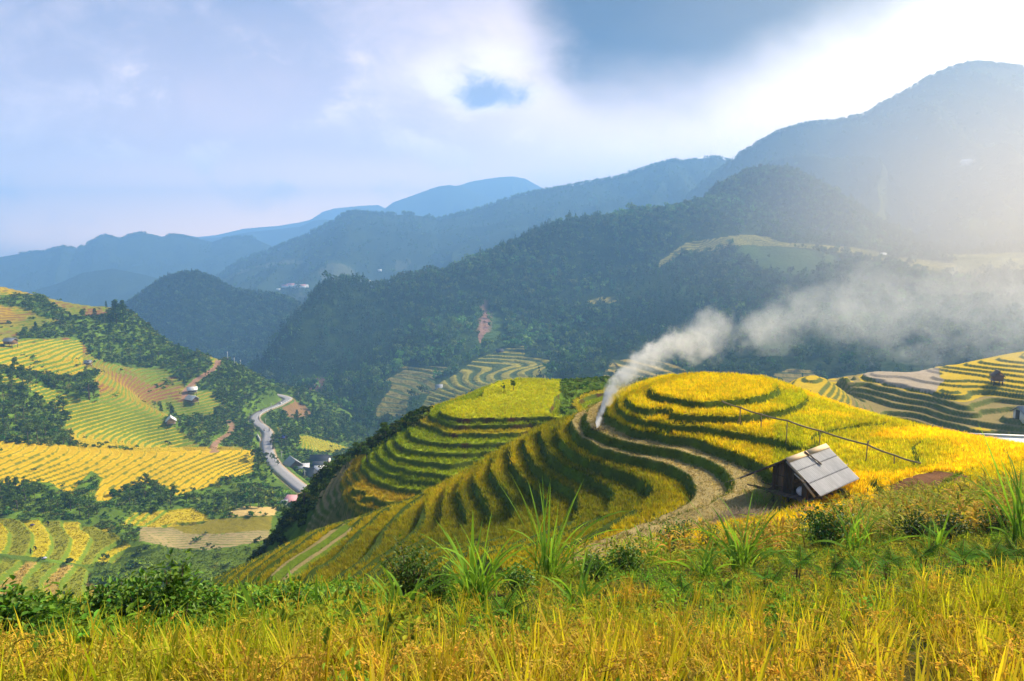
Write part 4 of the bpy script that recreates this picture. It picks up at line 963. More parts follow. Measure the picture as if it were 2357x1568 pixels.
stuff(FT, 'forest', M['tree_leaf'], 'dense dark forest of pines and broadleaf trees covering the hill across the valley', 'forest')
def wood_on(key, nt, hmin, hmax, name, label, ridge_share=.5, ulim=(-50, 2420)):
    X, Y, Z, R = RNGS[key]; nr = 24 if key in 'rml' else 24
    i0 = np.argmin(np.abs(Y[:, X.shape[1] // 2] - R[X.shape[1] // 2, 1]))
    k = int(nt * ridge_share)
    rows = np.concatenate([i0 + RNG.integers(0, 3, k), i0 + (RNG.random(nt - k) * (X.shape[0] - i0 - 2)).astype(int)]); cols = RNG.integers(0, X.shape[1] - 1, nt)
    fx = RNG.random(nt); px = X[rows, cols] * (1 - fx) + X[rows, cols + 1] * fx; py = Y[rows, cols] * (1 - fx) + Y[rows, cols + 1] * fx; pz = Z[rows, cols] * (1 - fx) + Z[rows, cols + 1] * fx
    u, _ = UV(px, py, pz); ok = (u > ulim[0]) & (u < ulim[1]) & (fbm(px * .01, py * .01, 9) + (rows > i0 + 3) * .5 > -.16); px, py, pz = px[ok], py[ok], pz[ok]; m = len(px)
    h = RNG.uniform(hmin, hmax, m); w = h * RNG.uniform(.8, 1.3, m)
    stuff(scatter(FARP, np.stack([px, py, pz - .34 * h], 1), rz(m), np.stack([w, w, h], 1), tints(m, .3, .2)), name, M['tree_leaf'], label, 'forest')
wood_on('k', 6000, 8, 15, 'forest', 'dark wood covering the knoll at the end of the valley', .12)
wood_on('m', 5200, 9, 20, 'forest', 'trees standing along the crest of the long blue ridge', .35)
wood_on('r', 5200, 9, 17, 'forest', 'trees along the shoulder of the tall hazy mountain', .35)
wood_on('l', 2600, 9, 15, 'forest', 'trees on the rounded tops of the blue ridge above the left slope', .6)

# ------------------------------------------------------------------ scrub on the valley hillside
n = 52000; x = RNG.uniform(-300, 40, n); y = RNG.uniform(125, 480, n)
H = fC(x, y); u, v = UV(x, y, H); ok = (u > -40) & (u < 1000) & (v > 640) & (v < 1420); x, y = x[ok], y[ok]
z, c, tr, ris, u, v, bush, hill, L2, bare = colC(x, y); zf, D = flatten(x, y, z, ROADC, 3.3, 5); _, D2 = flatten(x, y, z, TRACK, 1, 1); _, D3 = flatten(x, y, z, TRACK2, 1, 1)
dk = inpoly(u, v, C_DARK)
p = np.where(bush, 1.0, np.where(tr | ris, np.where(hill & (fbm(x * .06, y * .06, 15) > .22), .25, .005), .75)); p = np.where(bare, .02, p); p = np.where(dk, .10, p); p = p * np.clip(y / 300, .45, 1)
near = (v > 1100) & (v < 1210)
ok = (RNG.random(len(x)) < p) & (D > 6.3) & (D2 > 2.6) & (D3 > 2.6); x, y, z, bush, near, v = x[ok], y[ok], zf[ok], bush[ok], near[ok], v[ok]; n = len(x)
s = RNG.uniform(1.1, 2.7, n) * (1 + .9 * RNG.random(n) ** 6)
tn = tints(n, .35, .25); tn *= np.where(near, 1.15, 1.0)[:, None]
stuff(scatter(BUSHP, np.stack([x, y, z - .2], 1), rz(n), np.stack([s, s, s * RNG.uniform(.7, 1.15, n)], 1), tn), 'undergrowth', M['tree_leaf'], 'green scrub between the terraces on the valley hillside', 'scrub')

# ------------------------------------------------------------------ scrub on the flank and top of the knoll, and on the near mound's far side
n = 9000; x = RNG.uniform(-58, 40, n); y = RNG.uniform(72, 125, n); z, c, rice, ris, u, v, k, bush = colB(x, y)
bl = np.interp(v, [880,964,1001,1038,1063,1133,1177,1240], [1000,960,885,825,770,715,700,690])
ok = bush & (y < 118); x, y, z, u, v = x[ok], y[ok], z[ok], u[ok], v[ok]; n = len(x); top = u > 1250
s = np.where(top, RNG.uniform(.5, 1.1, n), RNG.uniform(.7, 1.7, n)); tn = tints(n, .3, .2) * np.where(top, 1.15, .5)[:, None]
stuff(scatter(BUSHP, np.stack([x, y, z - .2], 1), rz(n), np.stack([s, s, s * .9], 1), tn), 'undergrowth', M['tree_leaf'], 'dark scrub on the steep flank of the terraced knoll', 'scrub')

# ------------------------------------------------------------------ standing rice on the near terraces
def rice_proto(seed, nb=8, h=.36, w=.035, spread=.11, droop=.9):
    r = np.random.default_rng(seed); b = np.concatenate([r.normal(0, spread, (nb, 2)), np.zeros((nb, 1))], 1)
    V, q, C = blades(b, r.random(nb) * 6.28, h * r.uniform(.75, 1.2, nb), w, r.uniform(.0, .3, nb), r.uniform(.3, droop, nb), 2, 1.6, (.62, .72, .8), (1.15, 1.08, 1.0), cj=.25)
    return V, q, np.zeros((0, 3), int), C
RP = [rice_proto(300 + i) for i in range(6)]
def rice_field(fn, x0, x1, y0, y1, spacing, label, scale=1.0, keep=None, bright=1.15):
    n = int((x1 - x0) * (y1 - y0) / spacing ** 2); x = RNG.uniform(x0, x1, n); y = RNG.uniform(y0, y1, n)
    z, c, rice, ris, u, v, k, st = fn(x, y)
    ok = rice & (u > -60) & (u < 2900) & (RNG.random(n) < np.clip((55 / np.maximum(y, 20)) ** 1.0, .3, 1))
    if keep is not None: ok &= keep(x, y, z, u, v)
    x, y, z, c = x[ok], y[ok], z[ok], c[ok]; n = len(x); s = scale * RNG.uniform(.75, 1.2, n)
    t = c * tints(n, .22, .16) * bright
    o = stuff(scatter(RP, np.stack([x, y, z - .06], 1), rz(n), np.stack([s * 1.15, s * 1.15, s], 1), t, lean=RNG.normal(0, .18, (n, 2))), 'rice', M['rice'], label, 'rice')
    return o
rice_field(colA, -58, 78, 24, 74, .17, 'golden and green rice standing on the curving terraces of the near mound')
rice_field(colB, -40, 24, 70, 112, .24, 'yellow green rice on the flat-topped knoll behind the spur', 1.15)
# grass on the banks between terraces, and cut stubble
n = 260000; x = RNG.uniform(-58, 60, n); y = RNG.uniform(24, 74, n); z, c, rice, ris, u, v, k, st = colA(x, y)
sel = ris & (u > -40) & (u < 2400); xb, yb, zb, cb = x[sel], y[sel], z[sel], c[sel]; m = len(xb)
stuff(scatter(RP, np.stack([xb, yb, zb - .05], 1), rz(m), RNG.uniform(.25, .55, m), cb * tints(m, .4, .2) * 1.1, lean=RNG.normal(0, .3, (m, 2))), 'grass', M['rice'], 'short dark grass on the banks between the near terraces', 'grass')
sel = st & (u > -40) & (RNG.random(n) < .55); xb, yb, zb, cb = x[sel], y[sel], z[sel], c[sel]; m = len(xb)
SP2 = [rice_proto(330 + i, 6, .16, .03, .12, 1.9) for i in range(4)]
stuff(scatter(SP2, np.stack([xb, yb, zb - .03], 1), rz(m), RNG.uniform(.6, 1.25, m), cb * tints(m, .35, .1) * 1.25), 'stubble', M['rice'], 'pale cut rice stubble on the two harvested terraces', 'stubble')

# ------------------------------------------------------------------ rice on the valley terraces (coarser tufts)
TP = []
for i in range(5):
    r_ = np.random.default_rng(900 + i); b_ = np.concatenate([r_.normal(0, .28, (4, 2)), np.zeros((4, 1))], 1)
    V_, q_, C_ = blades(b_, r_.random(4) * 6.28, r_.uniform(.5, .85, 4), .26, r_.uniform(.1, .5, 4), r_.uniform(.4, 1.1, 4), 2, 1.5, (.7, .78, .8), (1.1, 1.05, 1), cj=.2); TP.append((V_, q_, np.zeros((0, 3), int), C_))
n = 150000; x = RNG.uniform(-270, -15, n); y = RNG.uniform(125, 430, n); H = fC(x, y); u, v = UV(x, y, H); ok = (u > -30) & (u < 860) & (v > 655) & (v < 1420) & (RNG.random(n) < np.clip(190 / y, .3, 1)); x, y = x[ok], y[ok]
z, c, tr, ris, u, v, bush, hill, L2, bare = colC(x, y); _, D = flatten(x, y, z, ROADC, 3.3, 5); ok = tr & (D > 7) & ~bare & ~L2 & (~hill | (RNG.random(len(x)) < .25)); x, y, z, c = x[ok], y[ok], z[ok], c[ok]; n = len(x)
stuff(scatter(TP, np.stack([x, y, z - .12], 1), rz(n), RNG.uniform(.4, .7, n) * np.where(inpoly(u, v, C_L2), .7, 1.0)[ok], c * tints(n, .18, .12) * 1.05), 'rice', M['rice'], 'golden rice on the terraces of the valley hillside', 'rice')

# ================================================================== foreground: ripe rice, tall grass, ferns, leafy shrubs, maize
def zA(x, y):
    return colA(np.atleast_1d(np.asarray(x, float)), np.atleast_1d(np.asarray(y, float)))[0]
def onA(u, v, y0=3.0, y1=60):
    ys = np.concatenate([np.linspace(y0, 20, 500), np.linspace(20, y1, 500)]); P = np.array([PY(u, v, y) for y in ys]); h = fA(P[:, 0], P[:, 1]) - P[:, 2]
    i = np.nonzero(h > 0)[0]; i = i[0] if len(i) else -1
    return float(P[i][0]), float(P[i][1]), float(zA(P[i][0], P[i][1])[0])

def ripe_stem(seed):
    """a few tillers of ripe rice: straw leaves, stalks and drooping grain heads"""
    r = np.random.default_rng(seed); K = MB(); nl = 8
    b = np.concatenate([r.normal(0, .028, (nl, 2)), np.zeros((nl, 1))], 1)
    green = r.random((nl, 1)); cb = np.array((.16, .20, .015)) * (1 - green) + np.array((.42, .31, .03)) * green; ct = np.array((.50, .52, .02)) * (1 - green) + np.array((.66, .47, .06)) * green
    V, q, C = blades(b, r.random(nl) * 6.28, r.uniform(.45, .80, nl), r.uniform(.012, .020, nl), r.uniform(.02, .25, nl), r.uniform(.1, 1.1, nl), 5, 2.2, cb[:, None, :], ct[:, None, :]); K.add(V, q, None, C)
    if r.random() < .6: V, q, C = blades(b[:2], r.random(2) * 6.28, r.uniform(.5, .85, 2), r.uniform(.014, .022, 2), r.uniform(.02, .2, 2), r.uniform(.05, .5, 2), 5, 2.2, (.28, .28, .015), (.66, .58, .03)); K.add(V, q, None, C)
    for i in range(int(r.integers(2, 5))):
        a = r.random() * 6.28; L = r.uniform(.56, .78); base = np.array([*r.normal(0, .02, 2), 0]); t0, dr = r.uniform(.03, .15), r.uniform(1.5, 2.6)
        t = np.linspace(0, 1, 15); th = t0 + dr * np.clip((t - .55) / .45, 0, 1) ** 1.3
        pr = np.concatenate([[0], np.cumsum(np.sin(th[1:]) * L / 14)]); pz = np.concatenate([[0], np.cumsum(np.cos(th[1:]) * L / 14)])
        P = base + np.stack([pr * math.cos(a), pr * math.sin(a), pz], 1)
        K.tube([tuple(p) for p in P[::2]], [.0022] * 8, 3, (.38, .30, .06), cap=False)
        m = 32; ti = r.uniform(.60, 1.0, m); p = np.stack([np.interp(ti, t, P[:, k]) for k in range(3)], 1) + r.normal(0, .009, (m, 3))
        d = np.stack([np.interp(np.minimum(ti + .05, 1), t, P[:, k]) - np.interp(ti - .05, t, P[:, k]) for k in range(3)], 1) + r.normal(0, .02, (m, 3))
        tone = r.uniform(.75, 1.25, (m, 1)); V, q, C = leaves(p, d, r.uniform(.020, .033, m), .0125, np.array((.60, .41, .07)) * tone, .3); K.add(V, q, None, C)
    return K.arrays()
RS = [ripe_stem(500 + i) for i in range(10)]
n = 32000; x = RNG.uniform(-12, 15, n); y = RNG.uniform(2.2, 9.5, n); z = fA(x, y); u, v = UV(x, y, z)
lim = np.interp(u, [0, 150, 420, 700, 900, 1150, 1300, 1450, 1600, 1750, 1900, 2050, 2200, 2357], [1490, 1500, 1478, 1470, 1440, 1425, 1400, 1395, 1400, 1385, 1360, 1345, 1320, 1300])
lim = lim + 26 * fbm(x * .9, y * .9, 3)
lim = lim + np.where(u < 800, .22, .40) * FPX / np.maximum(y, 2) * .92
pk = sstep(v, lim - 12, lim + 30) + .10 * (v > lim - 100) * (u > 800)
ok = (u > -450) & (u < 3600) & (RNG.random(n) < pk * np.clip(.36 + 1.4 * fbm(x * 1.1, y * 1.1, 4), .06, 1)); x, y, z, u = x[ok], y[ok], z[ok], u[ok]; n = len(x)
tn = tints(n, .18, .12); gr = sstep(fbm(x * .5, y * .5, 23) + (1300 - u) * .00008 * -1, -.05, .18); tn = tn * (1 - gr[:, None] * np.array((.22, .02, .3))); s = RNG.uniform(.5, .8, n)
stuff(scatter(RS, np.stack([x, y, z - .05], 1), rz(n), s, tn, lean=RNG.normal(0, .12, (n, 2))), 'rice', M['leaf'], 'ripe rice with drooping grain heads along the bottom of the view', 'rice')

# low weeds and grass covering the foreground soil
def weed(seed):
    r = np.random.default_rng(seed); K = MB(); m = 16
    p = np.concatenate([r.normal(0, .10, (m, 2)), r.uniform(.04, .34, (m, 1))], 1); d = r.normal(0, 1, (m, 3)); d[:, 2] = np.abs(d[:, 2]) * .4
    tone = r.uniform(.6, 1.4, (m, 1)); A = leaves(p, d, r.uniform(.06, .12, m), r.uniform(.03, .06, m), np.array((.11, .22, .02)) * tone); K.add(A[0], A[1], None, A[2])
    k = 7; b = np.concatenate([r.normal(0, .05, (k, 2)), np.zeros((k, 1))], 1)
    V, q, C = blades(b, r.random(k) * 6.28, r.uniform(.25, .6, k), .010, r.uniform(.1, .5, k), r.uniform(.4, 1.4, k), 4, 1.6, (.10, .19, .018), (.30, .38, .03)); K.add(V, q, None, C)
    return K.arrays()
WD = [weed(540 + i) for i in range(6)]
n = 27000; x = RNG.uniform(-17, 29, n); y = RNG.uniform(2.4, 26, n); z = fA(x, y); u, v = UV(x, y, z)
top = np.interp(u, [0, 400, 900, 1178, 1400, 1600, 1700, 1850, 2000, 2357], [1400, 1405, 1372, 1345, 1312, 1285, 1262, 1225, 1195, 1150])
lim2 = np.interp(u, [0, 150, 420, 700, 900, 1150, 1300, 1450, 1600, 1750, 1900, 2050, 2200, 2357], [1490, 1500, 1478, 1470, 1440, 1425, 1400, 1395, 1400, 1385, 1360, 1345, 1320, 1300])
ok = (u > -420) & (u < 3400) & (v > top - 6) & (RNG.random(n) < np.where(v > lim2 + np.where(u < 800, 45, 95), .07, np.where((u > 1950) & (v < 1235), (.25, .62)[0], .62))); x, y, z, u = x[ok], y[ok], z[ok], u[ok]; n = len(x)
s = RNG.uniform(.4, .85, n) * (1 + .45 * (u < 900)); tn = tints(n, .4, .3) * 1.3; tn[:, 0] *= 1 + .5 * (fbm(x * .8, y * .8, 12) > 0)
stuff(scatter(WD, np.stack([x, y, z - .03], 1), rz(n), s, tn), 'weeds', M['leaf'], 'low green weeds and grass between the ripe rice and the slope edge', 'weeds')

# dry maize on the right slope
def maize(seed):
    r = np.random.default_rng(seed); K = MB(); h = r.uniform(.75, 1.05)
    dry = r.random(); K.tube([(0, 0, -.05), (.02, .01, h * .5), (.03, -.01, h)], [.012, .010, .005], 5, (.30, .27, .06))
    m = 9; zz = r.uniform(.15, .95, m) * h; b = np.stack([np.zeros(m), np.zeros(m), zz], 1); g = r.random((m, 1))
    g = g ** 1.7; cb = np.array((.15, .24, .02)) * (1 - g) + np.array((.46, .36, .06)) * g; ct = np.array((.36, .42, .03)) * (1 - g) + np.array((.58, .44, .13)) * g
    V, q, C = blades(b, np.arange(m) * 2.6 + r.normal(0, .4, m), r.uniform(.35, .6, m), r.uniform(.035, .055, m), r.uniform(.4, .8, m), r.uniform(1.0, 2.2, m), 6, 1.3, cb[:, None, :], ct[:, None, :], twist=r.normal(0, .4, m)); K.add(V, q, None, C)
    if r.random() < .5:
        for i in range(3): K.tube([(.03, -.01, h), (.03 + r.normal(0, .06), r.normal(0, .06), h + .16)], [.004, .002], 3, (.40, .22, .08))
    return K.arrays()
MZ = [maize(560 + i) for i in range(8)]
n = 7000; x = RNG.uniform(1, 31, n); y = RNG.uniform(9, 33, n); z = fA(x, y); u, v = UV(x, y, z)
hi = np.interp(u, [1300, 1500, 1700, 1850, 1960, 2050, 2150, 2250, 2357], [1330, 1290, 1245, 1215, 1168, 1150, 1135, 1135, 1120]) ; lo = np.interp(u, [1300, 1700, 1900, 2100, 2357], [1345, 1300, 1270, 1250, 1240])
ok = (v > hi) & (v < lo) & (u < 3200) & (RNG.random(n) < np.where(u > 1900, .8, .22)); x, y, z = x[ok], y[ok], z[ok]; n = len(x)
tn = tints(n, .25, .2); tn[:, 0] *= 1 + .35 * (fbm(x * .3, y * .3, 66) > .05)
stuff(scatter(MZ, np.stack([x, y, z - .03], 1), rz(n), RNG.uniform(.6, 1.0, n), tn, lean=RNG.normal(0, .1, (n, 2))), 'maize', M['leaf'], 'drying maize with curled yellow leaves on the slope right of the hut', 'maize')

# ---- tall grass clumps, each a thing of its own
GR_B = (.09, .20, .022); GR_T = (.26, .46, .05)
def tall_grass(u, v, hpx, blades_px, nfill, label, seed, spread=.12, wid=.058):
    """blades_px: the tips that can be told apart; each becomes a blade leaning that way"""
    r = np.random.default_rng(seed); x, y, z = onA(u, v); pxm = y / FPX * 1.22
    b, az, L, W, ti, dr = [], [], [], [], [], []
    for (du, dv, arch) in blades_px:                       # tip offset in frame units from the root, and how much it droops
        dxm, dzm = du * pxm, -dv * pxm; depth = r.uniform(-.35, .35)
        rr = math.hypot(dxm, depth); a = math.atan2(depth, dxm)
        b.append((x + r.normal(0, spread * .5), y + r.normal(0, spread * .5), 0)); az.append(a); hyp = math.hypot(rr, dzm)
        mean = math.atan2(rr, max(dzm, .02)); dr_ = arch; L.append(hyp * (1 + .05 * arch ** 2 + .03 * arch)); ti.append(mean - arch * .42); dr.append(arch * .95); W.append(wid * r.uniform(.8, 1.25))
    for i in range(nfill):
        b.append((x + r.normal(0, spread), y + r.normal(0, spread), 0)); az.append(r.random() * 6.28); L.append(hpx * pxm * r.uniform(.4, .95)); ti.append(r.uniform(.02, .5)); dr.append(r.uniform(.3, 1.7)); W.append(wid * r.uniform(.5, 1.0))
    b = np.array(b); b[:, 2] = 0; b[:, 0] -= x; b[:, 1] -= y
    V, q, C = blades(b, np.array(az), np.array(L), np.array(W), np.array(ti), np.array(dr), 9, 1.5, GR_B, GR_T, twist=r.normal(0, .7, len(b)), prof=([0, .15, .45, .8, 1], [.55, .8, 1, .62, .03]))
    o = empty('tall_grass', (x, y, z - .03), 0, label, 'grass clump', 'tall grass clumps in the foreground')
    k = len(blades_px) * 20                                 # long blades and the tuft round their foot
    nb = len(blades_px); vv = nb * 20; qq = nb * 9
    mesh_np('long_blades', V[:vv], q[:qq], None, C[:vv], M['leaf'], o)
    if nfill: mesh_np('leaf_tuft', V[vv:], q[qq:] - vv, None, C[vv:], M['leaf'], o)
    return o
tall_grass(1098, 1402, 230, [(-60,-160,.5),(-48,-120,.3),(-38,-190,.7),(5,-215,.25),(30,-205,.15),(-70,-60,1.2),(105,-145,.3),(120,-130,.4),(60,-110,.8),(-95,-40,1.5),(-30,-90,.2),(75,-85,.6),(20,-150,.1),(-120,10,1.9)], 46, 'tall bright green grass clump right of the small dark bush, blades fanning out', 901)
tall_grass(1263, 1339, 260, [(-82,-232,.35),(-40,-170,.3),(-18,-210,.2),(5,-200,.15),(75,-205,.25),(45,-165,.2),(-14,-100,.1),(155,-110,1.3),(120,-70,1.1),(20,-130,.1),(-60,-80,.9),(90,-45,.9),(-100,-40,1.4)], 30, 'tallest grass clump in the middle, blades reaching up over the terraces', 902)
tall_grass(915, 1423, 150, [(40,-90,.3),(90,-85,.5),(120,-85,.7),(95,-80,.3),(-5,-60,.5),(60,-45,1.2),(130,-20,1.7)], 18, 'low spreading grass clump leaning right in front of the dark bush', 903)
tall_grass(1326, 1409, 150, [(60,-130,.3),(85,-90,.6),(150,-40,1.0),(165,-35,1.2),(-60,-90,1.3),(110,-105,.4),(-95,-45,1.6)], 16, 'grass clump with long blades arching right over the ripe rice', 904)
tall_grass(1704, 1316, 200, [(-132,-172,.12),(-120,-130,.2),(20,-130,.3),(82,-160,.15),(45,-150,.1),(-90,-40,1.6),(-120,-10,1.9),(60,-95,.5),(110,20,2.2),(-40,-75,1.5),(75,-45,1.4),(130,5,2.0),(-10,-100,.3),(15,-110,.15)], 40, 'large pale green grass clump below the hut with arching blades', 905)
tall_grass(1612, 1335, 130, [(-60,-50,1.2),(-30,-110,.2),(-75,10,1.9),(50,-60,1.0),(60,30,2.2),(-85,-25,1.5),(15,-90,.4)], 18, 'grass clump with drooping blades left of the large pale one', 906)
tall_grass(1968, 1281, 160, [(-58,-115,.4),(-10,-95,.2),(25,-85,.6),(140,-45,1.0),(70,-55,.3),(-100,-20,1.5),(10,-70,1.4)], 22, 'grass clump in front of the broad-leaved shrub right of the hut', 907)
tall_grass(2158, 1281, 130, [(-20,-125,.1),(5,-118,.1),(-5,-60,.8),(-30,-40,1.3),(25,-30,1.4)], 12, 'slender upright grass tuft standing against the dark ferns', 908)
tall_grass(2345, 1255, 260, [(-150,-245,.25),(-120,-255,.2),(-60,-190,.2),(-70,-150,.4),(-95,-120,.6),(-20,-180,.1),(10,-160,.1),(-75,-40,1.1),(-50,-105,.3),(20,-130,.3)], 36, 'tall grass clump at the right edge with long slanting blades', 909, spread=.16)
tall_grass(700, 1440, 140, [(-6,-140,.08),(25,-75,.3),(-70,-30,1.4),(60,-25,1.5),(12,-60,.2)], 14, 'thin upright grass in the scrub left of the dark bush', 910)
tall_grass(432, 1455, 110, [(4,-122,.06),(-30,-70,.3),(35,-60,.5),(15,-90,.1)], 14, 'fine upright grass blades among the shrubs at lower left', 911)
tall_grass(585, 1480, 120, [(-85,-110,.15),(-60,-60,.9),(20,-50,.3),(-40,-90,.3)], 12, 'straw coloured grass stalk slanting out of the ripe rice', 912)
tall_grass(1500, 1300, 120, [(-30,-40,1.2),(20,-60,.4),(50,-20,1.5),(-10,-70,.2)], 14, 'small grass clump between two low shrubs below the stubble', 913)

# ---- leafy shrubs
def shrub(u, v, rpx, hpx, label, seed, tone=1.0, leaf=1.0, nl=520, y=None, cat='shrub'):
    r = np.random.default_rng(seed); x, yy, z = onA(u, v); pm = yy / FPX * 1.02; R, H = rpx * 1.3 * pm, (hpx * 1.08 + 30) * pm; nl = int(nl * 1.35)
    o = empty('leafy_shrub', (x, yy, z - .04), r.random() * 6.28, label, cat, 'leafy shrubs at the edge of the slope')
    S, L = MB(), MB(); ns = 13
    tips = []
    for i in range(ns):
        a = i * 2.4; rr = R * .85 * math.sqrt((i + .5) / ns); h = H * (1 - .5 * (rr / R) ** 2) * r.uniform(.75, 1.08); t = np.array((math.cos(a) * rr, math.sin(a) * rr, h)); tips.append(t)
        S.tube([(0, 0, 0), tuple(t * (.45, .45, .5) + r.normal(0, .02, 3)), tuple(t)], [.016 * H + .006, .008 * H + .004, .003], 5, (.9, .8, .7))
    tips = np.array(tips); k = r.integers(0, ns, nl); f = r.uniform(.35, 1.0, (nl, 1)); p = tips[k] * np.concatenate([f, f, .15 + .85 * f], 1) + r.normal(0, 1, (nl, 3)) * np.array((R * .17, R * .17, H * .09))
    p[:, 2] = np.maximum(p[:, 2], .03); d = p * (1, 1, .2) / (R + .01) + r.normal(0, .6, (nl, 3)); d[:, 2] -= .25
    s = np.array((.11, .22, .02)) * tone * (.6 + .85 * r.random((nl, 1))) * (1 + .25 * r.normal(0, 1, (nl, 1)) * np.array((1, .3, .3)))
    V, q, C = leaves(p, d, r.uniform(.055, .10, nl) * leaf, r.uniform(.032, .055, nl) * leaf, np.maximum(s, .004)); L.add(V, q, None, C)
    S.build('stems', M['bark'], o); L.build('leaves', M['shrub_leaf'], o)
    return o
shrub(945, 1400, 56, 140, 'small dark leafy bush standing alone below the terraces', 801, .62, .8, 800)
shrub(1012, 1400, 34, 90, 'feathery low bush touching the right side of the dark one', 802, .9, .7, 420)
shrub(30, 1500, 80, 130, 'broad-leaved shrub filling the lower left corner', 803, 1.0, 1.15, 900)
shrub(115, 1490, 50, 85, 'broad-leaved shrub right of the corner one, with rounded leaves', 804, 1.05, 1.1, 520)
shrub(265, 1462, 46, 110, 'green shrub in the left group, below the striped field', 805, .95, 1.05, 620)
shrub(330, 1468, 50, 125, 'dense shrub in the middle of the left group', 806, .85, 1.05, 760)
shrub(412, 1475, 52, 150, 'tallest shrub of the left group, one sprig rising above it', 807, .9, 1.0, 820)
shrub(480, 1462, 44, 90, 'shrub at the right end of the left group', 808, 1.1, 1.0, 480)
shrub(205, 1468, 38, 66, 'low shrub between the corner shrubs and the left group', 809, 1.2, .95, 380)
shrub(610, 1448, 50, 84, 'yellow green shrub right of the slanting straw stalk', 810, 1.45, .9, 560)
shrub(675, 1440, 44, 82, 'shrub with dark stems between the straw stalk and the small bush', 811, .95, .9, 520)
shrub(760, 1425, 44, 56, 'low scrubby bush left of the small dark one', 812, 1.3, .85, 420)
shrub(835, 1410, 36, 50, 'low yellowish bush just left of the small dark one', 813, 1.5, .85, 320)
shrub(1897, 1268, 52, 82, 'rounded shrub with large shiny leaves right of the hut', 814, .8, 1.35, 780)
shrub(1552, 1285, 48, 64, 'dark shrub at the end of the straw path', 815, .8, 1.1, 520)
shrub(1440, 1330, 42, 62, 'green shrub in front of the golden slope, below the straw path', 816, .9, 1.0, 520)
shrub(1370, 1345, 34, 50, 'small shrub behind the tallest grass clump', 817, 1.0, .95, 360)
shrub(1640, 1272, 36, 40, 'low shrub on the bank below the hut', 818, 1.0, 1.0, 340)
shrub(2108, 1250, 44, 52, 'dark ferny bush at the foot of the maize', 819, .45, .9, 620)
shrub(2185, 1248, 40, 46, 'dark bush right of the ferny one at the foot of the maize', 820, .5, .9, 520)
shrub(2290, 1240, 34, 44, 'dark bush beside the grass at the right edge', 821, .5, .9, 420)
shrub(1190, 1372, 40, 50, 'low green bush between the two tall grass clumps', 822, 1.0, .9, 400)
shrub(1755, 1262, 34, 34, 'small shrub in the dry maize left of the shiny one', 823, .9, 1.0, 300)
shrub(545, 1440, 38, 66, 'shrub left of the slanting straw stalk', 824, 1.1, .95, 420)

# ---- ferns
def fern_frond(K, base, az, L, W, tilt, droop, col, r, npair=22):
    t = np.linspace(0, 1, npair + 1); th = tilt + droop * t ** 1.4; rr = np.concatenate([[0], np.cumsum(np.sin(th[1:])) * L / npair]); zz = np.concatenate([[0], np.cumsum(np.cos(th[1:])) * L / npair])
    ca, sa = math.cos(az), math.sin(az); P = np.stack([base[0] + rr * ca, base[1] + rr * sa, base[2] + zz], 1)
    K.tube([tuple(p) for p in P[::3]], [.004] * len(P[::3]), 3, (.10, .07, .03), cap=False)
    i = np.arange(4, npair + 1); tt = t[i]; ln = W * np.clip(1.25 * (1 - tt) ** .8 * np.clip((tt - .1) / .2, .3, 1), .06, 1)
    for sgn in (-1, 1):
        d = np.stack([-sa * sgn + ca * .45 + 0 * tt, ca * sgn + sa * .45 + 0 * tt, -.12 - .25 * tt + r.normal(0, .06, len(tt))], 1); d /= np.linalg.norm(d, axis=1, keepdims=True)
        s = np.stack([np.full(len(tt), ca), np.full(len(tt), sa), np.cos(th[i]) * .5], 1); s /= np.linalg.norm(s, axis=1, keepdims=True); w = ln * .17 + .004
        # each pinna: a row of small leaflets
        for f in np.linspace(.12, .95, 6):
            c = P[i] + d * (ln * f)[:, None]; ll = (ln * .20 * (1.1 - f * .75))[:, None]
            for s2 in (-1, 1):
                tip = c + s * s2 * ll + d * ll * .5; a = c - d * ll * .42; b = c + d * ll * .42
                V = np.stack([a, b, tip], 1); q = np.arange(3 * len(tt)).reshape(-1, 3)
                K.add(V, None, q, np.repeat(np.array(col) * r.uniform(.75, 1.25, (len(tt), 1)), 3, 0))
def fern(u, v, sz, nf, label, seed, tone=1.0):
    r = np.random.default_rng(seed); x, y, z = onA(u, v); pm = y / FPX; K = MB(); St = MB(); L = sz * pm
    o = empty('fern', (x, y, z - .03), 0, label, 'fern', 'ferns in front of the ripe rice')
    h = L * .75
    for i in range(nf):
        a = i * 6.28 / nf + r.normal(0, .4); b = (r.normal(0, .03), r.normal(0, .03), h * r.uniform(.8, 1.15)); St.tube([(b[0] * .4, b[1] * .4, 0), (b[0], b[1], b[2])], [.006, .005], 4, (.5, .35, .25))
        fern_frond(K, b, a, L * r.uniform(.8, 1.15), L * .42, r.uniform(.5, .9), r.uniform(.5, .95), np.array((.10, .24, .025)) * tone, r)
    St.build('stalks', M['bark'], o); K.build('fronds', M['leaf'], o); return o
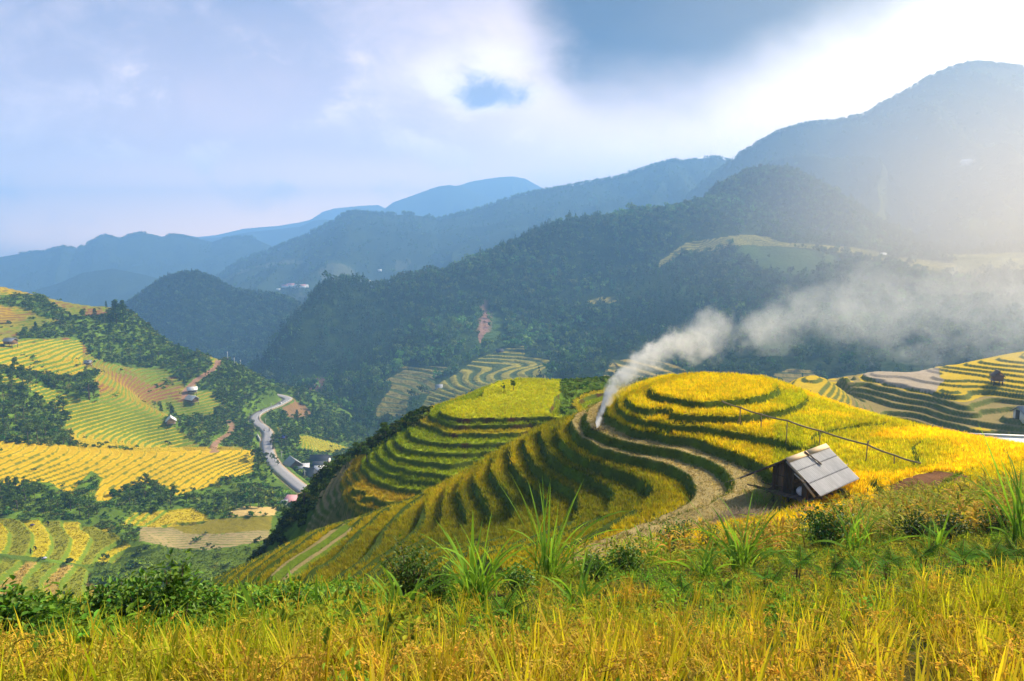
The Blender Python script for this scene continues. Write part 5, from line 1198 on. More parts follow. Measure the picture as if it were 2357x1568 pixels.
FERNS = [(1835,1345,62,5,'fern with flat fronds on thin dark stalks, in front of the shiny shrub'),(1915,1360,58,5,'fern just right of the flat one, fronds pointing right'),(1978,1352,56,5,'fern below the grass clump in front of the shiny shrub'),(2040,1335,58,5,'fern midway between the two slender grass tufts'),
         (2122,1322,60,5,'fern in front of the slender upright grass tuft'),(2215,1330,70,6,'wide fern spreading over the ripe rice on the right slope'),(2275,1335,74,6,'large fern with overlapping fronds near the right edge'),(2335,1320,66,5,'fern cut by the right edge'),
         (1760,1372,60,5,'fern under the large pale grass clump'),(1165,1470,80,6,'dark green fern at the foot of the fanning grass clump'),(1375,1345,50,5,'feathery fern beside the arching blades of the tallest clump'),(830,1480,72,5,'pale fern among ripe rice left of centre'),
         (275,1560,90,5,'bright fern low in the ripe rice at lower left'),(40,1580,90,4,'fern with flat fronds in the lower left corner'),(560,1545,70,5,'fern by the foot of the straw coloured stalk'),(690,1510,74,5,'fern right of the straw coloured stalk'),
         (120,1510,60,4,'fern below the rounded shrub at lower left'),(1560,1400,56,4,'fern among ripe rice below the arching grass'),(1660,1395,52,4,'small fern left of the large pale grass clump'),(1005,1385,48,4,'feathery fern between the dark bush and the fanning grass'),(2150,1262,50,5,'fern against the dark bushes below the maize')]
for i, f in enumerate(FERNS): fern(f[0], f[1], f[2], f[3], f[4], 700 + i, [1, .8, 1.2][i % 3])

# ================================================================== materials for built things
M['old_wood'] = mat_plain('old_wood', (.085, .062, .045), .85, var=.55, scale=7, stretch=(1, 1, .15), bump=.3)
M['grey_wood'] = mat_plain('grey_wood', (.30, .27, .23), .85, var=.4, scale=8, stretch=(1, 1, .2), bump=.3)
M['bamboo'] = mat_plain('bamboo', (.24, .19, .10), .6, var=.4, scale=5)
M['tin'] = mat_plain('tin_roof', (.52, .52, .52), .5, metal=.2, var=.42, scale=3, stretch=(1.5, .25, 1), spec=.5)
M['tin_dull'] = mat_plain('old_tin_roof', (.33, .34, .36), .6, metal=.1, var=.4, scale=2)
M['slate'] = mat_plain('dark_roof', (.045, .05, .065), .75, var=.5, scale=2.5, bump=.2)
M['plaster'] = mat_plain('plaster', (.45, .30, .21), .9, var=.25, scale=2)
M['brownwall'] = mat_plain('brown_boards', (.20, .11, .055), .85, var=.5, scale=3, stretch=(1, 1, .2))
M['white'] = mat_plain('white_paint', (.75, .75, .73), .6, var=.12, scale=3)
M['pink'] = mat_plain('pink_roof', (.62, .30, .31), .6, var=.25, scale=1.5)
M['blue'] = mat_plain('blue_sheet', (.13, .15, .62), .5, var=.25, scale=1.5)
M['thatch'] = mat_plain('thatch', (.16, .11, .075), .95, var=.5, scale=9, stretch=(1, 1, .3), bump=.4)
M['cloth'] = mat_plain('cloth', (1, 1, 1), .9, var=.25, scale=12)
M['skin'] = mat_plain('skin', (.38, .22, .14), .6, var=.1, scale=12)
M['hide'] = mat_plain('hide', (1, 1, 1), .8, var=.2, scale=6)
M['road'] = mat_plain('road_surface', (.27, .265, .28), .85, var=.22, scale=.5)
M['verge'] = mat_plain('road_verge', (.34, .26, .16), .95, var=.3, scale=.6)
M['metal'] = mat_plain('painted_metal', (.55, .58, .58), .5, metal=.3, var=.2, scale=4)
M['black'] = mat_plain('black_rubber', (.02, .02, .022), .6, var=.3, scale=6)
M['concrete'] = mat_plain('concrete', (.48, .46, .42), .9, var=.25, scale=3)

# ================================================================== the hut beside the harvested terraces
HK = .935; HA = np.array(PY(1809, 1057, 37.5 * HK)); EX = np.array((.779, .627, 0)); EY = np.array((-.627, .779, 0))
hz = math.atan2(EX[1], EX[0]); GZ = float(zA(HA[0] + 1.8 * EX[0], HA[1] + 1.8 * EX[1])[0])
hut = empty('wooden_hut', (HA[0], HA[1], HA[2] - 3.2 * HK), hz, 'small wooden field hut on stilts with a pale corrugated metal roof, beside the harvested terraces', 'hut')
hut.scale = (HK, HK, HK)
RZ, FL = 3.2, 1.02                      # ridge and floor height over the hut's origin
LR, RW, RH, LW, LH = 4.55, 2.12, 1.58, 2.5, 1.62
def corrugated(x0, x1, y0, y1, z0, z1, mat, name, parent, pitch=.15, amp=.03, rows=3, lift=.004):
    """corrugated sheets from the ridge (y0, z0) to the eave (y1, z1), in overlapping rows"""
    mb = MB(); n = int((x1 - x0) / pitch * 6); xs = np.linspace(x0, x1, n); w = amp * np.sin((xs - x0) / pitch * 2 * np.pi)
    for r in range(rows):
        a, b = r / rows, min(1.0, (r + 1) / rows + .015); o = (rows - r) * lift
        fr = (a, b - .03, b - .018, b); L_ = [np.stack([xs, np.full(n, y0 + (y1 - y0) * f), z0 + (z1 - z0) * f + w + o], 1) for f in fr]
        V = np.concatenate(L_ + [L_[0] - (0, 0, .006), L_[3] - (0, 0, .006)]); i = np.arange(n - 1)
        q = np.concatenate([np.stack([i + k * n, i + 1 + k * n, i + 1 + (k + 1) * n, i + (k + 1) * n], 1) for k in range(3)] + [np.stack([i + 4 * n, i + 5 * n, i + 5 * n + 1, i + 4 * n + 1], 1), np.stack([i + 3 * n, i + 3 * n + 1, i + 5 * n + 1, i + 5 * n], 1)])
        tone = rnd.uniform(.93, 1.05); sheet = np.where(np.floor((xs - x0) / .76) % 2, 1.0, .93) * tone
        C = np.concatenate([np.stack([sheet * t] * 3, 1) * np.array((1, 1, .99)) for t in ((1, 1, .35, .35, .6, .4) if r < rows - 1 else (1, 1, .9, .9, .6, .6))]); mb.add(V, q, None, C)  # shadow under each overlap painted in as darker row edges
    return mb.build(name, mat, parent)
corrugated(0, LR, 0, -RW, RZ, RZ - RH, M['tin'], 'roof', hut)
corrugated(-.1, LR, 0, LW, RZ - .02, RZ - LH, M['tin_dull'], 'roof', hut, rows=2)
rc = MB()
for i in range(2):
    x0, x1 = -.08 + i * 2.3, 2.24 + i * 2.35; o = .006 * i
    rc.box(((x0 + x1) / 2, -.13, RZ - .02 + o), (x1 - x0, .32, .022), np.array(Matrix.Rotation(math.radians(36), 3, 'X')), (1.0, .9, .74)); rc.box(((x0 + x1) / 2, .11, RZ - .02 + o), (x1 - x0, .26, .022), np.array(Matrix.Rotation(math.radians(-33), 3, 'X')), (1.0, .9, .74))
rcap = rc.build('ridge_cap', mat_plain('pale_board', (.62, .52, .38), .8, var=.2, scale=6), hut)
MB().beam((1.95, -.06, RZ + .10), (2.35, -.92, RZ - .55), .13, .05, (1, 1, 1)).build('roof_plank', M['old_wood'], hut)
b = MB(); b.beam((-.03, -.05, RZ - .10), (-.03, -1.15, RZ - .93), .05, .11); b.build('bargeboard', M['grey_wood'], hut)
b = MB(); b.beam((-.08, -1.05, RZ - .93), (-.10, -1.85, RZ - 1.68), .04, .12, (1.2, 1.15, 1.1)); b.build('bargeboard', M['grey_wood'], hut)
b = MB(); b.beam((-.13, -.62, RZ - .66), (-.16, -1.22, RZ - 1.02), .03, .08, (1.3, 1.25, 1.2)); b.build('bargeboard', M['grey_wood'], hut)
b = MB(); b.beam((-.14, .05, RZ - .07), (-.14, LW + .25, RZ - LH - .20), .06, .10); b.build('bargeboard', M['old_wood'], hut)
b = MB()
for y_, dx in ((-.75, .25), (-1.25, .38), (-1.75, .30), (-2.02, .12)): b.tube([(-.3 if y_ == -1.25 else -.05, y_, RZ - .06 + y_ * .745), (LR + dx, y_, RZ - .06 + y_ * .745)], .025, 6, (1.2, 1.15, 1))
for y_, dx in ((.9, .1), (1.7, .15), (2.35, .2)): b.tube([(-.2 - dx, y_, RZ - .08 - y_ * .648), (LR, y_, RZ - .08 - y_ * .648)], .025, 6)
b.build('purlins', M['bamboo'], hut)
b = MB()
for k in range(7): b.tube([(-.05 + .02 * k, LW - .5 + .12 * k, RZ - LH + .28 - .08 * k), (-.35 - .05 * k, LW + .35 + .10 * k, RZ - LH - .25 - .05 * k)], .012, 4, (1.3, 1.25, 1.2))
b.build('loose_sticks', M['grey_wood'], hut)
YW, XW0, XW1 = 1.02, .55, 4.05
def gz(y): return RZ - .10 - (max(-y, 0) * RH / RW + max(y, 0) * LH / LW)
w = MB(); ys = np.arange(-.28, YW + .01, .163)
for i, y_ in enumerate(ys[:-1]):
    h0 = gz(y_ + .08); t = rnd.uniform(.6, 1.7); red = rnd.uniform(.95, 1.2); w.box((XW0 + rnd.uniform(-.012, .012), y_ + .081, (FL + h0) / 2 - .02), (.03, .152, h0 - FL - .06), None, (t * red, t, t * .95))
w.box((XW0 - .03, .35, FL + .95), (.02, 1.3, .05), None, (.7, .7, .7)); w.box((XW0 - .03, .35, FL + .30), (.02, 1.3, .04), None, (.8, .8, .8))
w.build('front_wall', M['old_wood'], hut)
w = MB()
for i in range(3): y_ = -1.06 + .105 * i; w.box((XW0 + rnd.uniform(-.01, .01), y_ + .05, FL + .40), (.03, .10, .8), None, (1, 1, 1))
w.build('front_wall', M['old_wood'], hut)
for sgn in (-1, 1):
    w = MB(); n = 20
    for i in range(n):
        x_ = XW0 + .02 + (XW1 - XW0 - .04) * (i + .5) / n; t = rnd.uniform(.6, 1.6); w.box((x_, sgn * YW, (FL + gz(sgn * YW)) / 2), ((XW1 - XW0) / n - .012, .03, gz(sgn * YW) - FL - .06), None, (t, t, t))
    w.build('side_wall', M['old_wood'], hut)
w = MB()
for i in range(12):
    y_ = -YW + 2 * YW * (i + .5) / 12; w.box((XW1, y_, (FL + gz(y_)) / 2), (.03, .16, gz(y_) - FL - .06), None, (1, 1, 1))
w.build('back_wall', M['old_wood'], hut)
f = MB()
for i in range(15): y_ = -1.25 + .175 * i; e = rnd.uniform(.0, .35); f.box((2.1 - e / 2, y_, FL - .03 - .002 * (i % 2)), (3.9 + e, .16, .04), None, [rnd.uniform(.8, 1.7)] * 3)
f.build('floor', M['old_wood'], hut)
j = MB()
for x_ in (.42, 1.6, 2.8, 3.95): j.beam((x_, -1.45, FL - .11), (x_, 1.75 + .3 * (x_ < 1), FL - .11), .09, .10, (1.3, 1.2, 1.0))
j.beam((.35, 1.25, FL - .02), (.05, 2.35, FL + .02), .14, .04, (1.6, 1.4, 1.0)); j.beam((.5, 1.1, FL - .05), (.35, 2.15, FL - .03), .12, .04, (1.5, 1.3, .9)); j.beam((.7, 1.2, FL + .15), (.7, 1.75, FL + .18), .10, .04, (1.4, 1.2, .8))
j.build('joists', M['old_wood'], hut)
GB = -.55
for (x_, y_) in ((.58, 1.0), (.58, -1.02), (.55, .05), (2.3, 1.0), (2.3, -1.02), (4.0, 1.0), (4.0, -1.02)):
    MB().beam((x_, y_, GB - .4), (x_, y_, FL - .06 if abs(y_) < .5 else gz(y_) - .03), .13, None, (1, .9, .8)).build('post', M['old_wood'], hut)
MB().tube([(.62, .95, GB + .05), (.9, -.15, FL - .2)], .04, 6, (1.6, 1.1, .7)).build('brace', M['old_wood'], hut)
MB().tube([(.5, -.9, GB + .1), (.5, .6, FL - .25)], .035, 6, (1.4, 1.2, .8)).build('brace', M['bamboo'], hut)
d = MB()
for i in range(18):                              # a full sack, sagging
    pass
V = []; nseg, nr = 10, 7
for a in range(nr):
    t = a / (nr - 1)
    for k in range(nseg):
        an = 2 * math.pi * k / nseg; r_ = .26 * math.sin(math.pi * (.12 + .82 * t)) ** .6 * (1 + .12 * math.sin(3 * an + a)); V.append((r_ * math.cos(an) * 1.2, r_ * math.sin(an), .48 * t))
d.add(V, [(a * nseg + k, a * nseg + (k + 1) % nseg, (a + 1) * nseg + (k + 1) % nseg, (a + 1) * nseg + k) for a in range(nr - 1) for k in range(nseg)], None, (1, .98, 1.05))
sp = HA + (EX * .95 - EY * .55 + np.array((0, 0, FL - 3.2 - .008))) * HK; so = d.build('sack', M['white'], None, True); so.location = sp; tag(so, 'white sack standing in the dark doorway of the wooden hut', 'sack')

# heap of straw in front of the hut, a green tuft by its post
def heap(u, v, rx, ry, h, label, col, seed, n=900, name='straw_heap'):
    r = np.random.default_rng(seed); x, y, z = onA(u, v); a = r.random(n) * 6.28; rr = np.sqrt(r.random(n)); px, py = np.cos(a) * rr * rx, np.sin(a) * rr * ry
    pz = h * (1 - rr ** 2) * r.random(n) ** .3; b = np.stack([px, py, pz - .03], 1)
    V, q, C = blades(b, r.normal(.4, .6, n), r.uniform(.35, .8, n), .025, r.uniform(.9, 1.5, n), r.uniform(.1, .8, n), 3, 1.3, np.array(col) * .75, np.array(col) * 1.15, cj=.35)
    o = mesh_np(name, V, q, None, C, M['leaf']); o.location = (x, y, z); return tag(o, label, name.replace('_', ' '))
heap(1720, 1200, 1.7, .8, .35, 'grey-brown heap of cut straw lying left of the hut', (.30, .24, .17), 1)
heap(1852, 1182, .9, .4, .22, 'small reddish straw heap right under the hut floor', (.45, .24, .12), 2, 400)
tall_grass(1752, 1160, 60, [(-14,-26,.3),(10,-28,.2),(-22,-18,.6),(20,-20,.5),(0,-30,.1)], 120, 'bright green grass tuft in front of the hut post', 930, spread=.35, wid=.022)

# ================================================================== bamboo water pipe on forked sticks
pipe_px = [(1662, 924, None), (1703, 938, 966), (1751, 954, 983), (1809, 968, 1018), (1886, 992, 1024), (1994, 1024, 1068), (2057, 1048, 1074)]
P3 = []
pr = empty('bamboo_water_pipe', PY(1809, 968, 44), 0, 'long bamboo water pipe sloping down on thin stakes behind the hut', 'water pipe')
po = np.array(pr.location)
for (u, vt, vb) in pipe_px:
    x, y, z = onA(u, vb if vb else 934, 28); zt = PY(u, vt, y)[2]; P3.append((x, y, max(zt, z + .2)))
    if vb:
        s = MB(); r0 = .045 if u == 1703 else .035; top = np.array((x, y, zt + (.25 if u in (1994,) else .05))) - po; bot = np.array((x + rnd.uniform(-.08, .08), y, z - .25)) - po
        s.tube([tuple(bot), tuple((bot + top) / 2 + (.02, 0, 0)), tuple(top)], [r0 * 1.1, r0, r0 * .85], 6)
        if u in (1703, 1994): s.tube([tuple(top - (0, 0, .30)), tuple(top + (.10, .02, .06))], [r0 * .7, r0 * .5], 5)
        if u == 1703: s.tube([tuple(bot + (-.25, 0, .1)), tuple((bot + top) / 2 + (0, 0, .1))], .03, 5); s.tube([tuple(bot + (.25, .1, .1)), tuple((bot + top) / 2 + (0, 0, .05))], .03, 5)
        s.build('stake', M['bamboo'], pr)
x, y, z = onA(2118, 1078, 28); P3.append((x, y, PY(2113, 1066, y)[2]))
pp = MB(); Q = []
for i in range(len(P3) - 1):
    a, b_ = np.array(P3[i]), np.array(P3[i + 1])
    for t in np.linspace(0, 1, 7)[:-1]: Q.append(a * (1 - t) + b_ * t - (0, 0, .05 * math.sin(math.pi * t)) - po)
Q.append(np.array(P3[-1]) - po)
pp.tube([tuple(q_) for q_ in Q], [.055 * (1 + .10 * (i % 3 == 0)) for i in range(len(Q))], 7, (.95, .95, .95)); pp.build('pipe', M['bamboo'], pr)
MB().tube([tuple(np.array(PY(1640, 857, 63.5))), tuple(np.array(PY(1612, 857, 64.5)) + (0, 0, .06))], .06, 6).build('bamboo_pole', M['bamboo'])
o = bpy.data.objects['bamboo_pole']; tag(o, 'short bamboo pole lying on the far rim of the round golden top', 'pole')

# ================================================================== road, kerb strip, rail, tracks
def ribbon(name, line, half, z0, mat, label, cat, th=.25, off=0.0, cols=(1, 1, 1), kind='structure'):
    L = np.asarray(line); d = np.gradient(L[:, :2], axis=0); d /= np.linalg.norm(d, axis=1, keepdims=True); nrm = np.stack([-d[:, 1], d[:, 0]], 1)
    V = []; offs = [(-half, z0 - th), (-half, z0), (-half * .33, z0 + .03), (half * .33, z0 + .03), (half, z0), (half, z0 - th)]
    for o_, zz in offs: V.append(np.concatenate([L[:, :2] + nrm * (off + o_), L[:, 2:3] + zz], 1))
    V = np.stack(V, 1); n, m = V.shape[:2]; i = (np.arange(n - 1)[:, None] * m + np.arange(m - 1)[None]).ravel()
    o = mesh_np(name, V.reshape(-1, 3), np.stack([i, i + 1, i + m + 1, i + m], 1), None, np.broadcast_to(cols, (n * m, 3)), mat); return tag(o, label, cat, kind=kind), nrm
_, RN = ribbon('road_verge', ROADC, 3.1, .06, M['verge'], 'dusty edge of the winding road', 'verge')
ribbon('road', ROADC, 2.45, .14, M['road'], 'pale winding road running down the valley', 'road')
def roadpt(u, v):
    uv = np.stack(UV(ROADC[:, 0], ROADC[:, 1], ROADC[:, 2]), 1); i = int(np.argmin(np.abs(uv - (u, v)).sum(1))); return i
i0, i1 = roadpt(664, 918), roadpt(595, 975); lo, hi = sorted((i0, i1)); seg = ROADC[lo:hi + 1]; nn = RN[lo:hi + 1]
side = 1 if UV(*(seg[len(seg) // 2] + np.append(nn[len(seg) // 2] * 2.9, 0)))[1] > UV(*seg[len(seg) // 2])[1] else -1
RL = seg + np.concatenate([nn * 2.9 * side, np.zeros((len(seg), 1))], 1)
rail = empty('guard_rail', tuple(RL[0]), 0, 'white and grey guard rail on the outer edge of the bend in the road', 'guard rail'); r0 = RL[0]
rb = MB()
for i in range(len(RL) - 1): rb.beam(tuple(RL[i] - r0 + (0, 0, .72)), tuple(RL[i + 1] - r0 + (0, 0, .72)), .08, .34, (1, 1, 1) if i % 2 else (1.25, 1.25, 1.2))
rb.build('rail', M['metal'], rail)
for i in range(0, len(RL), 3): MB().box(tuple(RL[i] - r0 + (0, 0, .35)), (.14, .14, .8)).build('rail_post', M['white'], rail)

def at_ground(u, v):
    p = onC(u, v); return float(p[0]), float(p[1]), float(groundC(p[0], p[1])[0])
def wall_piece(u0, v0, u1, v1, h, label):
    a, b_ = np.array(at_ground(u0, v0)), np.array(at_ground(u1, v1)); o = empty('parapet', tuple(a), 0, label, 'parapet'); d_ = b_ - a
    MB().beam((0, 0, h / 2), (d_[0], d_[1], d_[2] + h / 2), .5, h + .6).build('block', M['white'], o); MB().beam((0, 0, h + .34), (d_[0], d_[1], d_[2] + h + .34), .6, .1).build('coping', M['concrete'], o)
wall_piece(592, 995, 598, 1005, .9, 'white parapet wall on the inner side of the road below the bend')
wall_piece(643, 920, 647, 925, .8, 'short white parapet wall at the far bend of the road')

def utility_pole(u, vb, vt, label):
    x, y, z = at_ground(u, vb); h = (vb - vt) * y / FPX * 1.03; o = empty('utility_pole', (x, y, z), 0, label, 'utility pole', 'utility poles along the road')
    MB().tube([(0, 0, -.5), (0, 0, h)], [.16, .11], 8).build('pole', M['concrete'], o)
    MB().box((0, 0, h - .45), (1.3, .10, .12)).build('crossarm', M['metal'], o)
    for dx in (-.55, 0, .55): MB().tube([(dx, 0, h - .40), (dx, 0, h - .18)], [.05, .03], 6).build('insulator', M['white'], o)
for a in ((624.4, 942, 927, 'white utility pole by the road in the middle of the upper bend'), (687, 918, 903, 'pale utility pole on the green rise right of the far bend'), (611, 969, 956, 'utility pole just below the guard rail'),
          (647.8, 1003, 984, 'thin utility pole rising beside the blue sheet roof'), (648.4, 1054, 1035, 'utility pole left of the big grey roofed house'), (702, 1104, 1082, 'utility pole in front of the dark roofed house')): utility_pole(*a)
for k, (u, vb, vt) in enumerate([(525, 836, 806), (540, 839, 818), (554, 843, 825)]):
    x, y, z = at_ground(u, vb + 4); h = (vb - vt) * y / FPX * 1.05; o = empty('power_mast', (x, y, z), 0, ['tallest of the three thin masts on the ridge right of the bare earth cut', 'middle one of the three thin masts on the ridge', 'lowest of the three thin masts, behind the ridge trees'][k], 'mast', 'thin masts on the ridge')
    MB().tube([(0, 0, -1), (0, 0, h)], [.16, .09], 6).build('mast_pole', M['metal'], o)
    MB().box((0, 0, h * .93), (.9, .12, .14)).build('crossarm', M['metal'], o)
    if k < 2: MB().tube([(0, 0, h * (.36 if k == 0 else .92)), (0, 0, h * (.36 if k == 0 else .92) + 1.1)], .55 if k == 0 else .3, 8).build('equipment_box', M['slate'], o)

# ================================================================== houses
def gable_house(pos, rz_, L, W, wh, rh, label, roof='tin_dull', wall='brownwall', over=.6, stilt=0.0, name='house', cat='house', group=None, door=True, win=2, hip=0.0, shed=False, gable_open=False):
    o = empty(name, pos, rz_, label, cat, group); z0 = stilt
    w_ = MB(); hx, hy = L / 2, W / 2
    w_.box((0, 0, z0 + wh / 2 - (0 if stilt else .3)), (L, W, wh + (0 if stilt else .6)))
    if not shed and not hip:
        for s in (-1, 1):
            w_.add([(s * hx, -hy, z0 + wh), (s * hx, hy, z0 + wh), (s * hx, 0, z0 + wh + rh * .92), (s * (hx - .1), -hy, z0 + wh), (s * (hx - .1), hy, z0 + wh), (s * (hx - .1), 0, z0 + wh + rh * .92)], [(0, 1, 4, 3), (0, 2, 5, 3), (1, 2, 5, 4)], [(0, 1, 2), (3, 4, 5)])
    w_.build('wall', M[wall], o)
    r_ = MB(); ex, ey = hx + over, hy + over; zr = z0 + wh + rh; ze = z0 + wh - over * rh / hy * .9; th = .14; hi = hip * W / 2
    if shed:
        V = [(-ex, -ey, ze + .1), (ex, -ey, ze + .1), (ex, ey, zr), (-ex, ey, zr)]; V += [(a, b_, c - th) for a, b_, c in V]; r_.add(V, [(0, 1, 2, 3), (7, 6, 5, 4), (0, 4, 5, 1), (1, 5, 6, 2), (2, 6, 7, 3), (3, 7, 4, 0)])
    else:
        for s in (-1, 1):
            V = [(-ex, s * ey, ze), (ex, s * ey, ze), (ex - hi, 0, zr), (-ex + hi, 0, zr)]; V += [(a, b_, c - th) for a, b_, c in V]
            r_.add(V, [(0, 1, 2, 3), (7, 6, 5, 4), (0, 4, 5, 1), (1, 5, 6, 2), (3, 7, 4, 0)], None, (1, 1, 1) if s < 0 else (.95, .95, .95))
            if hip: r_.add([(s * ex, -ey, ze), (s * ex, ey, ze), (s * (ex - hi), 0, zr)], None, [(0, 1, 2)])
    ro = r_.build('roof', M[roof], o)
    if not shed: MB().beam((-ex + hi, 0, zr + .03), (ex - hi, 0, zr + .03), .35, .10).build('ridge_cap', M[roof], ro)
    if door:
        MB().box((-hx - .03, .0 if win else .2, z0 + .95), (.08, .9, 1.9)).build('door', M['old_wood'], o); MB().box((hx * .25, -hy - .03, z0 + .95), (.9, .08, 1.9)).build('door', M['old_wood'], o)
    for k in range(win):
        x_ = -hx * .55 + k * hx * 1.1; wd = MB().box((x_, -hy - .03, z0 + wh * .6), (.8, .06, .8)).build('window', M['slate'], o); MB().box((x_, -hy - .07, z0 + wh * .6 - .45), (1.0, .14, .08)).build('sill', M['grey_wood'], wd)
    if stilt:
        for sx in (-1, 1):
            for sy in (-1, 1): MB().box((sx * (hx - .15), sy * (hy - .15), stilt / 2 - .5), (.2, .2, stilt + 1.0)).build('post', M['old_wood'], o)
        MB().box((0, 0, stilt - .05), (L + .5, W + .5, .12)).build('floor', M['grey_wood'], o)
    return o
def gh(u, v, *a, **k):
    x, y, z = at_ground(u, v); return gable_house((x, y, z), *a, **k)
VG = None
gh(675, 1077, math.atan2(-7.9, 5.7), 6.8, 5.2, 2.2, 2.1, 'largest village house with a big grey metal roof, nearest the road', 'tin_dull', over=.8)
gh(697, 1088, math.radians(12), 5.2, 3.6, 2.9, .8, 'tall brown house with a flat pale sheet roof in the middle of the village', 'tin', shed=True, over=.4)
gh(712, 1099, math.radians(-18), 6.0, 4.8, 2.0, 2.3, 'dark blue-black roofed house at the lower edge of the village', 'slate', over=.8, hip=.35)
gh(737, 1066, math.radians(4), 7.4, 4.4, 2.2, 1.7, 'long low house with a dark tiled roof behind the village yard', 'slate', 'plaster', over=.7)
gh(751, 1064, math.radians(-10), 3.0, 3.6, 2.0, 1.2, 'small brown roofed annex at the end of the long dark house', 'thatch', 'white', over=.4, win=0)
gh(741, 1092, math.radians(10), 6.0, 4.0, 2.6, .8, 'shed with a bright bluish white sheet roof on the right of the village', 'white', 'old_wood', shed=True, over=.5)
gh(738, 1081, math.radians(12), 6.2, 3.4, 2.4, .8, 'shed with a dark roof patched with pale sheets behind the white one', 'slate', 'old_wood', shed=True, over=.4)
gh(671, 1166, math.radians(-4), 4.2, 4.4, 2.4, .9, 'small building with a pink sheet roof at the foot of the dark scrub', 'pink', 'concrete', shed=True, over=.3)
gh(655, 1168, math.radians(10), 1.8, 1.8, 1.7, .5, 'little grey lean-to left of the pink roofed building', 'tin_dull', 'concrete', shed=True, over=.2, win=0, door=False)
gh(651, 1011, math.radians(-14), 3.2, 2.6, 1.5, .9, 'low shelter covered with a bright blue plastic sheet beside the road', 'blue', 'old_wood', over=.35, win=0)
HG = 'field huts on the left hillside'
gh(25, 797, math.radians(-10), 5.0, 3.4, 1.9, 1.1, 'brown hut on stilts with a grey blue roof on the upper left terraces', 'tin_dull', 'brownwall', .6, 1.1, 'field_hut', 'hut', HG, win=0)
gh(203, 840, math.radians(15), 2.8, 2.2, 1.3, .9, 'tiny hut standing on the terraces below the dark wood', 'tin_dull', 'brownwall', .4, .7, 'field_hut', 'hut', HG, win=0)
gh(443, 905, math.radians(25), 4.4, 3.2, 1.7, 1.2, 'upper of the two huts beside the dirt track, with a whitish roof', 'white', 'old_wood', .6, 1.2, 'field_hut', 'hut', HG, win=0)
gh(443, 927, math.radians(-30), 5.6, 4.0, 1.8, 1.5, 'lower and larger of the two huts beside the dirt track', 'white', 'brownwall', .7, 1.0, 'field_hut', 'hut', HG, win=0)
gh(394, 978, math.radians(-62), 4.4, 3.4, 1.8, 1.4, 'hut with pink-tan wall and white roof on the edge of the golden terraces', 'white', 'plaster', .7, 1.0, 'field_hut', 'hut', HG, win=0, door=False)
# on the right-hand spur
def onH(u, v):
    ys = np.linspace(115, 215, 800); P = np.array([PY(u, v, y) for y in ys]); h = fH(P[:, 0], P[:, 1]) - P[:, 2]; i = np.nonzero(h > 0)[0]; i = i[0] if len(i) else 400
    return float(P[i][0]), float(P[i][1]), float(colH(P[i][:1], P[i][1:2])[0][0])
x, y, z = onH(2294, 884); gable_house((x, y, z), math.radians(72), 2.1, 2.0, 1.3, 1.0, 'thatched hut on stilts in the golden hazy terraces on the right', 'thatch', 'brownwall', .3, 1.0, 'field_hut', 'hut', None, win=0, door=False)
x, y, z = onH(2362, 958); gable_house((x, y, z), math.radians(8), 3.6, 2.6, 1.8, .9, 'small pale building cut by the right edge below the hazy terraces', 'tin_dull', 'white', .5, 0, 'shed', 'shed', None, win=0)
wz = PY(2290, 1014, 66); gable_house((wz[0], wz[1], wz[2] - 2.2), math.radians(-9), 5.0, 3.4, 2.0, .75, 'white corrugated roof showing over the crest of the golden field on the right', 'white', 'brownwall', .35, 0, 'barn', 'barn', None, win=0)
# far hamlet and scattered far houses
def far_house(P, rz_, L, label, wall='white', roof='pink'):
    gable_house(P, rz_, L, L * .6, L * .32, L * .2, label, roof, wall, .4, 0, 'house', 'house', 'far houses across the valley', win=0, door=False)
def on_range(key, u, v):
    X, Y, Z, R = RNGS[key]; UU, VV = UV(X, Y, Z); D = (UU - u) ** 2 + (VV - v) ** 2 + (Y > R[None, :, 1]) * 1e6; i = np.unravel_index(np.argmin(D), D.shape); return (float(X[i]), float(Y[i]), float(Z[i]))
for u, v, L, lab, rf in ((657, 661, 14, 'far house with a pinkish roof, left end of the hamlet row', 'pink'), (668, 662, 18, 'longest far house with pink roof in the hamlet row', 'pink'), (685, 663, 14, 'far white house in the middle of the hamlet row', 'white'), (695, 662, 15, 'far pink roofed house at the right of the hamlet row', 'pink'), (704, 662, 12, 'last far house of the hamlet row', 'white'), (641, 669, 8, 'lone far white house below the hamlet row', 'white'),
                      (760, 646, 9, 'far white house behind the dark wooded spur', 'white'), (812, 646, 9, 'far white house right of the wooded spur', 'white'), (874, 626, 9, 'small far white house on the blue slope', 'white'), (848, 652, 9, 'far white house above the forest edge', 'white')):
    far_house(on_range('m', u, v), rnd.uniform(-.4, .4), L, lab, 'white', rf)
for u, v, L, lab in ((2228, 386, 22, 'long white roofed building high on the hazy right slope'), (2289, 362, 14, 'white building above the long one on the hazy right slope'), (2330, 360, 12, 'pale building near the right edge on the hazy slope'), (2350, 590, 12, 'pale house low on the hazy slope at the right edge')): far_house(on_range('r', u, v), .1, L, lab, 'white', 'white')
def onE(u, v):
    ys = np.linspace(400, 1250, 1700); P = np.array([PY(u, v, y) for y in ys]); h = zE(P[:, 0], P[:, 1]) - P[:, 2]; i = np.nonzero(h > 0)[0]; i = i[0] if len(i) else 800; return tuple(map(float, P[i]))
for u, v, L, lab, wl, rf in ((1150, 812, 6, 'dark hut at the top of the pale terraces below the forest', 'old_wood', 'slate'), (1010, 895, 5, 'hut with blue-grey roof at the edge of the pale terraces', 'white', 'tin_dull'), (2032, 588, 8, 'white house on the bright ridge below the wooded peak', 'white', 'white')):
    gable_house(onE(u, v), .3, L, L * .7, 2.0, 1.6, lab, rf, wl, .5, 0, 'house', 'house', 'far houses across the valley', win=0, door=False)

